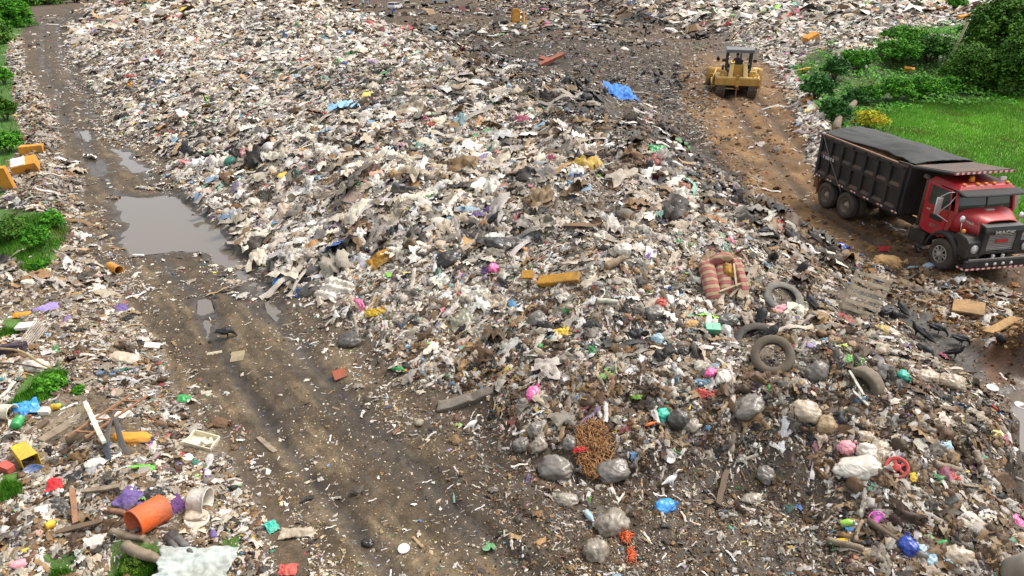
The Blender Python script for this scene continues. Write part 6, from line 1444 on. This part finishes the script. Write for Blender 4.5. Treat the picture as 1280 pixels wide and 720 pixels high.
# tall orange booths far off
def booth(px, py, w, h, label, yaw):
    k = wpx(px, py, 1); w, h = w * k, h * k; d = w * .35; T = empty('orange_booth'); b = MB()
    b.prism([(-w / 2, 0), (w / 2, 0), (w / 2, h * .8), (w * .42, h * .93), (w * .25, h), (-w * .25, h), (-w * .42, h * .93), (-w / 2, h * .8)], -d / 2, d / 2); b.build('shell', gOb, T, bevel=.04)
    p = MB(); p.prism([(-w * .38, h * .06), (w * .38, h * .06), (w * .38, h * .78), (-w * .38, h * .78)], -d / 2 - .03, -d / 2 - .005); p.build('front_panel', film('e8a83a', 'amber_panel', .6), T)
    put(T, px, py, yaw, flat_=True); return tag(T, label, 'booth')
booth(645, 31, 10, 19, 'tall orange rounded booth standing on the far flat ground', 10)
booth(654.5, 30, 3.6, 15, 'narrow orange booth seen edge on right of the tall one', 60)

# ------------------------------------------------------------------ vessels and odds
tub(207, 645, (168, 668), 17, gOr, 'bright orange plastic drum cut open and lying on its side', 'drum', 'plastic_drum', r2=17)
tub(240, 636, (262, 637), 15, gW, 'translucent white bucket lying on its side right of the orange drum', 'bucket', 'plastic_bucket', r2=17)
disc(246, 650, 30, gW, 'torn whitish bucket lid in front of the white bucket', face=.2)
tub(26, 568, (42, 586), 11, gYl, 'yellow square canister cut open at the left', 'canister', 'cut_canister', r2=13, square=True)
tub(2, 520, (18, 522), 9, gCr, 'cream bucket lying at the left edge', 'bucket', 'plastic_bucket')
disc(43, 591, 26, film('4a5f8c', 'slate_blue_plastic'), 'slate blue oval lid below the yellow canister', face=.5, squash=.8)
tub(16, 592, (4, 587), 7, gRs, 'red plastic tray at the left edge below the yellow canister', 'tray', 'plastic_tray', r2=8, square=True)
bag(165, 542, 46, 20, gOb, 'amber yellow bolster cushion wrapped by a black strap', yaw=18, cat='cushion', name='bolster_cushion', crease=.3, knot=False, depth_=.45)
def strap(pts, w, label):
    P = [at(*p) + Vector((0, 0, h)) for p, h in pts]; mb = MB(); k = wpx(*pts[0][0], 1) * w; rs = []
    for i, p in enumerate(P):
        t = (P[min(i + 1, len(P) - 1)] - P[max(0, i - 1)]).normalized(); s = t.cross(Vector((0, -.5, 1))).normalized(); rs.append([p - s * k / 2, p + s * k / 2])
    mb.rings(rs, closed=False, cap=False); o = mb.build('rubber_strap', film('3a4048', 'slate_rubber', .6), solid=.02, sub=2); tag(o, label, 'strap')
strap([((139, 582), .05), ((134, 565), .2), ((141, 548), .35), ((150, 540), .5), ((152, 552), .3), ((156, 568), .15), ((164, 572), .05)], 8, 'dark slate rubber strap looped over the amber bolster')
disc(181, 552, 24, film('3c4460', 'navy_foam'), 'navy blue sandal sole right of the amber bolster', cat='sandal', name='sandal', face=.2, squash=.4, yaw=15)
disc(190, 558, 8, gMg, 'small magenta ring right of the navy sandal', cat='ring', name='plastic_ring', face=.6)
# green mesh basket piece
def meshpiece():
    T = MB(); k = wpx(176, 588, 1); l, w = 30 * k, 11 * k
    for i in range(9): T.box(((i / 8 - .5) * l, 0, .03), (.012, w * (1 - abs(i / 8 - .5) * .9), .012))
    for i in range(5): T.box((0, (i / 4 - .5) * w * .8, .035), (l * (1 - abs(i / 4 - .5) * .6), .012, .012))
    for i in range(8):
        for j in range(4): T.box(((i / 8 - .44) * l, (j / 4 - .375) * w * .8, .03), (l / 13, w / 12, .01), rot=(0, 0, 45))
    o = T.build('plastic_mesh', gGp); put(o, 176, 588, 22, .3, -.04); tag(o, 'bright lime green plastic mesh piece on the left bank', 'mesh')
meshpiece()
# reddish ladder / chair frame
def frame_():
    T = empty('wooden_ladder'); m = WOODR; A, B = at(100, 562), at(178, 508); L = (B - A).length
    for y in (-.22, .22): r = MB(); r.box((L / 2, y, .02), (L, .045, .045)); r.build('rail', m, T, bevel=.005)
    for x in (.12, .4, .62, .85): r = MB(); r.box((L * x, 0, .022), (.05, .5, .03)); r.build('rung', m, T, bevel=.005)
    x = (B - A).normalized(); z = (Vector((-.1, -.25, 1))).normalized(); z = (z - x * z.dot(x)).normalized(); M = Matrix((x, z.cross(x), z)).transposed().to_4x4(); M.translation = A + Vector((0, 0, .30)); T.matrix_world = M
    tag(T, 'reddish wooden ladder like frame lying over the dark log', 'ladder')
frame_()
# broken cistern
def cistern():
    k = wpx(252, 556, 1); T = MB(); w, h = 34 * k, 24 * k; t = .03
    T.box((0, 0, t / 2), (w, h, t)); 
    for s in (-1, 1): T.box((s * (w / 2 - t / 2), 0, .09), (t, h - .004, .16)); T.box((0, s * (h / 2 - t / 2), .09), (w - 2 * t - .004, t, .16))
    T.hexa([(-w / 2 - 8 * k, -h / 2, 0), (-w / 2, -h / 2, 0), (-w / 2, -h * .05, 0), (-w / 2 - 2 * k, -h * .15, 0), (-w / 2 - 6 * k, -h / 2 + .02, .12), (-w / 2, -h / 2 + .02, .15), (-w / 2, -h * .07, .15), (-w / 2 - 2 * k, -h * .17, .12)])
    o = T.build('broken_cistern', gCr, bevel=.02); s_ = MB(); s_.tube([(w * .0, h * .2, .1), (w * .05, -h * .1, .14), (w * .22, -h * .2, .14), (w * .3, h * .1, .1), (w * .2, h * .28, .1)], .045, 10); s_.build('siphon_tube', gCr, o)
    put(o, 253, 556, -8, .25, -.02); tag(o, 'cream broken toilet cistern standing at the left edge of the dirt road', 'cistern')
cistern()
disc(235, 573, 12, gWt, 'small white plate below the broken cistern', cat='plate', name='plate', face=.2)
disc(505, 687, 15, gWt, 'round white plate lying alone on the near dirt road', cat='plate', name='plate', face=.1)
disc(838, 574, 12, gWt, 'round white plate on the dark soil above the egret', cat='plate', name='plate', face=.4)
disc(1097, 650, 21, gMg, 'round magenta pink lid on the lower right slope', face=.55)
disc(125, 527, 22, gWt, 'white broken bowl behind the pale painted post', cat='bowl', name='broken_bowl', face=.3)
disc(155, 522, 22, gWt, 'white broken basin under the reddish frame', cat='basin', name='broken_basin', face=.4)
disc(828, 278, 9, film('5f86b4', 'blue_lid'), 'small blue oval lid on the upper right face', face=.5)
disc(1275, 508, 14, gWt, 'white foam plate floating at the right water edge', cat='plate', name='plate', face=.05)
disc(1240, 486, 14, gWt, 'white foam tray at the far edge of the right water', cat='plate', name='plate', face=.1)
tub(20, 538, (26, 528), 6, gGr, 'green plastic pot beside the cream bucket', 'pot', 'plastic_pot')
slab(58, 516, 14, 10, 7, gWt, 'small white tub under the blue and white sheet', 'tub', 'plastic_box', yaw=0)
slab(86, 508, 20, 4, 2, gWt, 'thin white strip by the long wide plank', 'strip', 'foam_strip', yaw=35)
slab(38, 414, 26, 12, 4, gWt, 'white foam slab, upper one of the white stack on the left bank', 'foam block', 'foam_slab', yaw=0, sink=-.15)
slab(37, 424, 28, 14, 4, gWt, 'white foam slab, lower one of the white stack on the left bank', 'foam block', 'foam_slab', yaw=2, sink=-.02)
slab(18, 440, 30, 12, 12, film('33203a', 'dark_plum_box', .7), 'dark plum open box on the left bank', 'box', 'storage_box', yaw=8, bevel=.02)
def basket():
    T = MB(); A, B = at(36, 440), at(58, 412); L = (B - A).length; h = .36
    for k in range(7): T.box((L / 2, 0, .03 + k * h / 6), (L, .03, .018))
    for k in range(16): T.box((L * (k + .5) / 16, .001, h / 2), (.014, .024, h))
    o = T.build('slatted_crate_piece', film('c8bcae', 'pale_plastic')); x = (B - A).normalized(); z = (Vector((-.2, -.35, 1))).normalized(); z = (z - x * z.dot(x)).normalized(); M = Matrix((x, z.cross(x), z)).transposed().to_4x4(); M.translation = A; o.matrix_world = M; tag(o, 'pale slatted crate panel right of the dark plum box', 'crate panel')
basket()
tub(138, 336, (150, 342), 5, gOb, 'small amber can at the road edge', 'can', 'tin_can')
bottle((66, 512), (80, 510), 4, gYl, gGr, 'yellow and green plastic bottle above the long wide plank')
bottle((1050, 659), (1068, 655), 5, film('9ccf52', 'lime_bottle', .3, .05), gWt, 'lime green bottle lying left of the pink lid')
bottle((1168, 683), (1190, 679), 4, gGr, gYl, 'dark green bottle beside the pale blue bags')
bottle((732, 642), (742, 655), 4, gLb, gWt, 'clear plastic bottle left of the upper grey brown bag')
bottle((492, 463), (508, 466), 3.4, gGr, gYl, 'green soda bottle at the foot of the heap')
bottle((884, 409), (887, 396), 4, gWt, gWt, 'white bottle standing behind the mint box')
bottle((58, 662), (72, 655), 5, gYl, gGr, 'yellow bottle at the lower left under the white bag')
bottle((268, 676), (266, 664), 4, gPu, gWt, 'white and purple bottle at the lower left edge of the road')
slab(1054, 678, 16, 8, 5, gYl, 'small yellow box between the brown logs', 'box', 'plastic_box', yaw=-10)
# red spoked wheel
def redwheel():
    k = wpx(1121, 592, 1); r = 14 * k; T = MB()
    T.lathe([(r, -.03), (r, .04), (r * .92, .06), (r * .72, .05), (r * .70, -.0), (r * .9, -.03), (r, -.03)], 36)
    T.lathe([(0, .07), (r * .24, .07), (r * .34, .045), (r * .34, .0), (0, 0)], 24)
    for i in range(5): a = 6.283 * i / 5 + .3; T.box((math.cos(a) * r * .52, math.sin(a) * r * .52, .025), (r * .5, r * .24, .035), rot=(0, 0, math.degrees(a)))
    o = T.build('toy_wheel', film('c8504e', 'dusty_red_plastic', .5, .15), bevel=.006); put(o, 1121, 586, 0, .55, -.08); tag(o, 'dusty red five spoked plastic wheel on the lower right slope', 'wheel')
redwheel()
# concrete drum in the corner
o = MB().lathe([(0, 0), (.30, 0), (.34, .04), (.35, .5), (.34, .62), (.30, .66), (0, .68)], 32).build('concrete_drum', mat('pale_concrete', (.36, .32, .26), .85, dirt=.5, dcol=(.2, .17, .12))); put(o, 1273, 722, 0, .0, .02, roll=12); tag(o, 'round grey beige drum in the lower right corner', 'drum')
# straw heap, orange net
def tangle(px, py, wp, hp, n, m, label, cat, name, r=.01, ln=.22, h=.18):
    k = wpx(px, py, 1); mb = MB(); rr = random.Random(px); 
    for i in range(n):
        a = rr.uniform(0, 6.283); q = rr.random() ** .6; c = Vector((math.cos(a) * q * wp * k / 2, math.sin(a) * q * hp * k * .62, (1 - q) * h * rr.random() + .02)); d = Vector((rr.gauss(0, 1), rr.gauss(0, 1), rr.gauss(0, .35))).normalized() * ln * rr.uniform(.4, 1.2)
        mb.tube([c - d / 2, c + Vector((rr.gauss(0, .03), rr.gauss(0, .03), .04)), c + d / 2], r * rr.uniform(.6, 1.3), 4)
    o = mb.build(name, m); put(o, px, py, 0, .1, .02); return tag(o, label, cat)
st_ = tangle(742, 560, 50, 62, 520, mat('rusty_straw', (.27, .12, .045), .9, dirt=.5, dscale=8, dcol=(.42, .26, .12)), 'heap of rusty brown straw between two dark grey bags', 'straw', 'straw_heap', .012, .22, .09)
cloth(728, 563, 8, 18, gRd, 'bright red rag on the rusty straw', yaw=85, cat='rag', name='rag')
tangle(783, 672, 10, 16, 60, gOr, 'tangle of orange netting, upper clump on dark soil', 'netting', 'orange_netting', .01, .2, .06)
tangle(790, 695, 7, 22, 50, gOr, 'tangle of orange netting, lower trail on dark soil', 'netting', 'orange_netting', .009, .2, .05)

# ------------------------------------------------------------------ plants
LEAF = []
def leaf_mat(name, rough=.7):
    m = attr_mat(name, rough=rough, bump=0, dirt=0, detail=(.8, 1.2), nscale=6, spec=.12); p = m.node_tree.nodes['Principled BSDF']
    p.inputs['Subsurface Weight'].default_value = 0; return m
LM = leaf_mat('leaves')
def crown(cx, rx, ry, rz, n, leaf, hues, r, clumps=None, droop=.2, low=.0):
    """many small leaves on clumps through an uneven volume"""
    k = clumps or max(16, int(n / 38)); u = r.normal(size=(k, 3)); u /= np.linalg.norm(u, axis=1)[:, None]; u[:, 2] = np.abs(u[:, 2]) * 1.1 - .25 + low
    q = r.random((k, 1)) ** .35 * (.72 + .4 * r.random((k, 1))); cc = u * q * np.array([rx, ry, rz]); cr = (.10 + .22 * r.random(k)) * (rx + ry + rz) / 3; cc = cc * (1 + .35 * (r.random((k, 1)) - .4))
    i = r.integers(0, k, n); d = r.normal(size=(n, 3)); d /= np.linalg.norm(d, axis=1)[:, None]; d[:, 2] = np.where(r.random(n) < .65, np.abs(d[:, 2]), d[:, 2])
    P = cc[i] + d * cr[i][:, None] * (.65 + .4 * r.random((n, 1))) + np.array(cx)
    nz = d * .8 + r.normal(size=(n, 3)) * .45 + np.array([0, 0, .5]); nz /= np.linalg.norm(nz, axis=1)[:, None]
    yaw = r.random(n) * 6.283; Rm = rotmats(nz, yaw, np.zeros(n), yaw)
    L = leaf * (.6 + .8 * r.random(n))
    base = np.array([(-.5, 0, 0), (-.1, .28, .05), (.5, 0, -.08), (-.1, -.28, .05)])
    V = np.einsum('nij,nkj->nki', Rm, base[None] * L[:, None, None]) + P[:, None, :]
    H = np.array(hues); c = H[r.integers(0, len(H), k)][i] * (.7 + .6 * r.random((n, 1)))
    Q = np.arange(n * 4).reshape(-1, 4); return V.reshape(-1, 3), Q, c
G1 = [(.06, .22, .015), (.08, .27, .02), (.04, .16, .014), (.11, .32, .025)]; G2 = [(.06, .15, .02), (.08, .19, .025), (.11, .23, .03), (.045, .11, .018)]; G3 = [(.12, .24, .02), (.16, .30, .03), (.08, .19, .02)]; GY_ = [(.55, .50, .03), (.45, .46, .04), (.22, .33, .03), (.62, .48, .04)]
GB = [(.055, .17, .035), (.045, .14, .03)]
def shrub(px, py, wp, hp, label, hues, n=1500, leaf=.14, name='shrub', cat='shrub', stem=True, depth_=1.0, group=None, trunk=0, sink=.1):
    k = wpx(px, py, 1); w, h = wp * k, hp * k; r = np.random.default_rng(abs(int(px * 7 + py))); T = empty(name)
    V, Q, c = crown((0, 0, h * (.42 + trunk * .10)), w * .46, w * .46 * depth_, h * (.46 + trunk * .02), n, leaf, hues, r, low=-.4 * trunk)
    if trunk: V2, Q2, c2 = crown((0, 0, h * .16), w * .52, w * .5 * depth_, h * .24, n // 2, leaf, hues, r, low=-.2); V, Q, c = np.concatenate([V, V2]), np.concatenate([Q, Q2 + len(V)]), np.concatenate([c, c2])
    me = np_mesh('foliage', V, [Q]); fcolor(me, 'col', c); obj('foliage', me, LM, T)
    s = MB(); rr = random.Random(px)
    if trunk: s.tube([(0, 0, -.2), (w * .03, 0, h * .25), (w * .02, w * .02, h * .6)], [w * .05, w * .04, w * .02], 8)
    for q in range(7 if not trunk else 6):
        a = rr.uniform(0, 6.28); e = Vector((math.cos(a) * w * .33, math.sin(a) * w * .33 * depth_, h * rr.uniform(.5, .75))); b0 = Vector((0, 0, h * .3 if trunk else -.05)); s.tube([b0, (b0 + e) * .5 + Vector((0, 0, h * .06)), e], [w * .022, w * .014, w * .006], 6)
    s.build('trunk' if trunk else 'stems', mat('bark', (.13, .10, .07), .9, dirt=.4), T)
    put(T, px, py, 0, flat_=True, sink=sink); return tag(T, label, cat, group)
SH = [
 (1268, 118, 70, 110, 'tall dark green tree at the right edge above the meadow', G2, 7000, .20, 'leafy_tree', 'tree', 1), (1240, 70, 80, 90, 'dark green tree behind at the upper right edge', G2, 6000, .28, 'leafy_tree', 'tree', 1), (1205, 112, 70, 70, 'light green bushy tree at the meadow edge, left of the tall dark tree', [(.09, .20, .02), (.07, .17, .018), (.05, .13, .015)], 6000, .18, 'leafy_tree', 'tree', 1),
 (1275, 60, 50, 90, 'olive green tree cut by the right edge', [(.07, .13, .02), (.09, .15, .02)], 4000, .28, 'leafy_tree', 'tree', 1),
 (1152, 124, 50, 34, 'bright green bush at the meadow edge, left of the light green tree', G1, 3500, .16, 'shrub', 'shrub', 0), (1118, 126, 46, 34, 'bright green bush at the meadow edge with a dark gap, behind the yellow bush', G1, 3200, .16, 'shrub', 'shrub', 0), (1180, 122, 34, 34, 'mid green bush directly left of the light green bushy tree', G1, 2500, .16, 'shrub', 'shrub', 0),
 (1085, 128, 36, 28, 'mid green bush above the yellow bush', G1, 2400, .16, 'shrub', 'shrub', 0), (1020, 125, 40, 38, 'dark green large leaved bush at the haul road edge', GB, 2600, .22, 'shrub', 'shrub', 0), (1042, 100, 36, 34, 'dark green bush in the middle of the creepers', GB, 2200, .2, 'shrub', 'shrub', 0),
 (1040, 152, 34, 36, 'dark bluish green bush above the tarp end of the truck', GB, 2400, .2, 'shrub', 'shrub', 0), (1066, 135, 30, 30, 'bluish green bush left of the yellow bush', GB, 1900, .18, 'shrub', 'shrub', 0), (1070, 85, 50, 28, 'leafy green bush high in the creepers', G1, 2600, .2, 'shrub', 'shrub', 0), (1120, 78, 60, 32, 'wide green bush on the creeper slope', G1, 3200, .2, 'shrub', 'shrub', 0),
 (1160, 80, 60, 40, 'dense green bush at the foot of the bare poles', [(.035, .11, .012), (.05, .15, .015)], 3200, .2, 'shrub', 'shrub', 0), (1130, 52, 60, 20, 'green bush along the upper edge of the creepers', G1, 2600, .22, 'shrub', 'shrub', 0), (1195, 14, 26, 22, 'small green plant on the rubbish of the upper right slope', G1, 1200, .3, 'shrub', 'shrub', 0), (1145, 8, 18, 7, 'low green plant at the top of the far right slope', G2, 500, .3, 'shrub', 'shrub', 0),
 (14, 34, 52, 48, 'round bright green tree at the top left corner', G1, 5000, .38, 'leafy_tree', 'tree', 1), (48, 6, 60, 22, 'dark green tree line bush at the top left', G2, 3000, .5, 'leafy_tree', 'tree', 1), (95, 3, 30, 14, 'dark green bush beyond the end of the dirt road', G2, 1500, .5, 'shrub', 'shrub', 0), (-8, 55, 50, 40, 'green tree below the round one at the left edge', G2, 3000, .3, 'leafy_tree', 'tree', 1),
 (6, 105, 26, 26, 'small green bush at the left edge beside the far road', G1, 1500, .2, 'shrub', 'shrub', 0), (8, 150, 34, 36, 'olive green bush at the left edge above the crate side', [(.10, .19, .02), (.05, .14, .015)], 2400, .16, 'shrub', 'shrub', 0), (12, 190, 36, 34, 'bright green bush at the left edge above the upright orange block', G1, 2600, .13, 'shrub', 'shrub', 0), (0, 225, 14, 20, 'small bush left of the orange block', G1, 800, .12, 'shrub', 'shrub', 0),
 (15, 300, 48, 38, 'large olive green bush on the left bank', [(.06, .15, .02), (.09, .19, .025)], 4200, .085, 'shrub', 'shrub', 0), (48, 308, 34, 34, 'bright green leafy plant right of the olive bush', G1, 2600, .09, 'shrub', 'shrub', 0), (68, 286, 30, 30, 'bright green leafy plant nearest the road on the left bank', G1, 2200, .09, 'shrub', 'shrub', 0), (52, 336, 24, 18, 'low green leafy plant below the red scrap on the left bank', G1, 1200, .08, 'shrub', 'shrub', 0),
 (62, 486, 42, 26, 'green broad leaved weeds beside the dark purple box', G1, 1600, .075, 'weeds', 'weeds', 0), (98, 490, 20, 14, 'small clump of broad leaved weeds right of the larger one', G1, 600, .07, 'weeds', 'weeds', 0), (50, 502, 26, 12, 'low weeds above the blue and white sheet', G1, 500, .06, 'weeds', 'weeds', 0),
 (172, 705, 40, 26, 'feathery green weeds in front of the orange drum', [(.10, .17, .02), (.07, .14, .02)], 2200, .035, 'weeds', 'weeds', 0),
]
for t in SH: shrub(t[0], t[1], t[2], t[3], t[4], t[5], int(t[6] * 1.9), t[7], t[8], t[9], trunk=t[10])
shrub(1085, 163, 44, 34, 'bright yellow and green croton bush behind the tarp of the truck', GY_, 3200, .13)
# dead trunk
log((1050, 172), (1062, 128), 5, mat('grey_bark', (.20, .15, .10), .9, dirt=.5), 'dead brown trunk leaning behind the tarp of the truck', cat='tree trunk', name='dead_trunk', lift=.2)
def pole(px, py, qx, qy, r, label):
    a = at(px, py); k = wpx(px, py, 1); up = (py - qy) * k * 1.0; T = MB(); rt = Vector(((qx - px) * k, 0, up)); T.tube([(0, 0, -.4), rt * .5 + Vector((.03, 0, 0)), rt], [r, r * .85, r * .7], 10); o = T.build('bare_pole', mat('pale_pole', (.38, .32, .22), .85, dirt=.4)); o.location = a; tag(o, label, 'pole')
pole(1177, 92, 1193, 32, .13, 'taller bare pole leaning right above the green bushes'); pole(1194, 92, 1204, 58, .09, 'shorter bare pole right of the taller one')

# creepers over the far slope and grass: uncountable
def carpet(name, P, n, leaf, hues, label, zr, cat, sd=1, blades=False, kk=.35):
    r = np.random.default_rng(sd); xs = [p[0] for p in P]; ys = [p[1] for p in P]
    W3 = [flat(a, b, .8) for a, b in P]; X0, X1 = min(w[0] for w in W3), max(w[0] for w in W3); Y0_, Y1_ = min(w[1] for w in W3), max(w[1] for w in W3)
    x = r.uniform(X0, X1, n * 3); y = r.uniform(Y0_, Y1_, n * 3); z = samp(GZ, x, y); qx, qy = proj(x, y, z); ok = (sdf(qx + fbm(x, y, 1.5, 2, 5) * 8, qy + fbm(x, y, 1.5, 2, 6) * 8, P) > 0); x, y, z = x[ok][:n], y[ok][:n], z[ok][:n]; n = len(x)
    if blades:
        h = zr * (.5 + r.random(n)); a = r.random(n) * 6.283; w = leaf; lean = (r.random(n) - .3) * .6; b = r.random(n) * 6.283
        A = np.stack([x - np.cos(a) * w, y - np.sin(a) * w, z - .02], -1); B = np.stack([x + np.cos(a) * w, y + np.sin(a) * w, z - .02], -1); Cc = np.stack([x + np.cos(b) * lean * h, y + np.sin(b) * lean * h, z + h], -1)
        V = np.stack([A, B, Cc], 1).reshape(-1, 3); Q = np.arange(n * 3).reshape(-1, 3)
    else:
        nz = r.normal(size=(n, 3)) * kk + np.array([0, -.25, 1]); nz /= np.linalg.norm(nz, axis=1)[:, None]; yw = r.random(n) * 6.283; Rm = rotmats(nz, yw, np.zeros(n), yw); L = leaf * (.6 + .8 * r.random(n))
        bump_ = np.clip(fbm(x, y, 1.6, 3, 7) + .3, 0, 1) * zr; base = np.array([(-.5, 0, 0), (-.1, .3, .05), (.5, 0, -.08), (-.1, -.3, .05)])
        V = (np.einsum('nij,nkj->nki', Rm, base[None] * L[:, None, None]) + np.stack([x, y, z + bump_ * (.35 + .65 * r.random(n)) + .03], -1)[:, None, :]).reshape(-1, 3); Q = np.arange(n * 4).reshape(-1, 4)
    H = np.array(hues); c = H[r.integers(0, len(H), n)] * (.65 + .7 * r.random((n, 1))) * (1 + .5 * fbm(x, y, 3, 4, 9))[:, None]; dry = sstep(.25, .55, fbm(x, y, 2.2, 4, 15)); c = c * (1 - .6 * dry[:, None]) + np.array([.20, .20, .06]) * .6 * dry[:, None]
    me = np_mesh(name, V, [Q]); fcolor(me, 'col', c); tag(obj(name, me, LM), label, cat, kind='stuff')
carpet('creepers', VINES, 60000, .24, G1 + [(.035, .11, .012)], 'green creepers covering the far rubbish slope', 1.1, 'creepers')
carpet('meadow_grass', MEADOW, 230000, .016, [(.16, .38, .035), (.20, .42, .05), (.12, .31, .03), (.30, .42, .09)], 'bright green meadow grass behind the truck', .13, 'grass', 2, True)
for i, g in enumerate(GREENL):
    carpet('bank_grass', g if i else [(-120, 20), (40, 0), (36, 20), (25, 42), (8, 55), (3, 75), (14, 100), (12, 140), (30, 165), (28, 185), (8, 205), (4, 245), (-60, 300), (-160, 200)], 40000 if i == 0 else (14000 if i == 1 else 3500), .03 if i == 0 else .012, G1 + G3[:1], 'green grass and low weeds on the left bank', .35 if i == 0 else .13, 'grass', 10 + i, True)
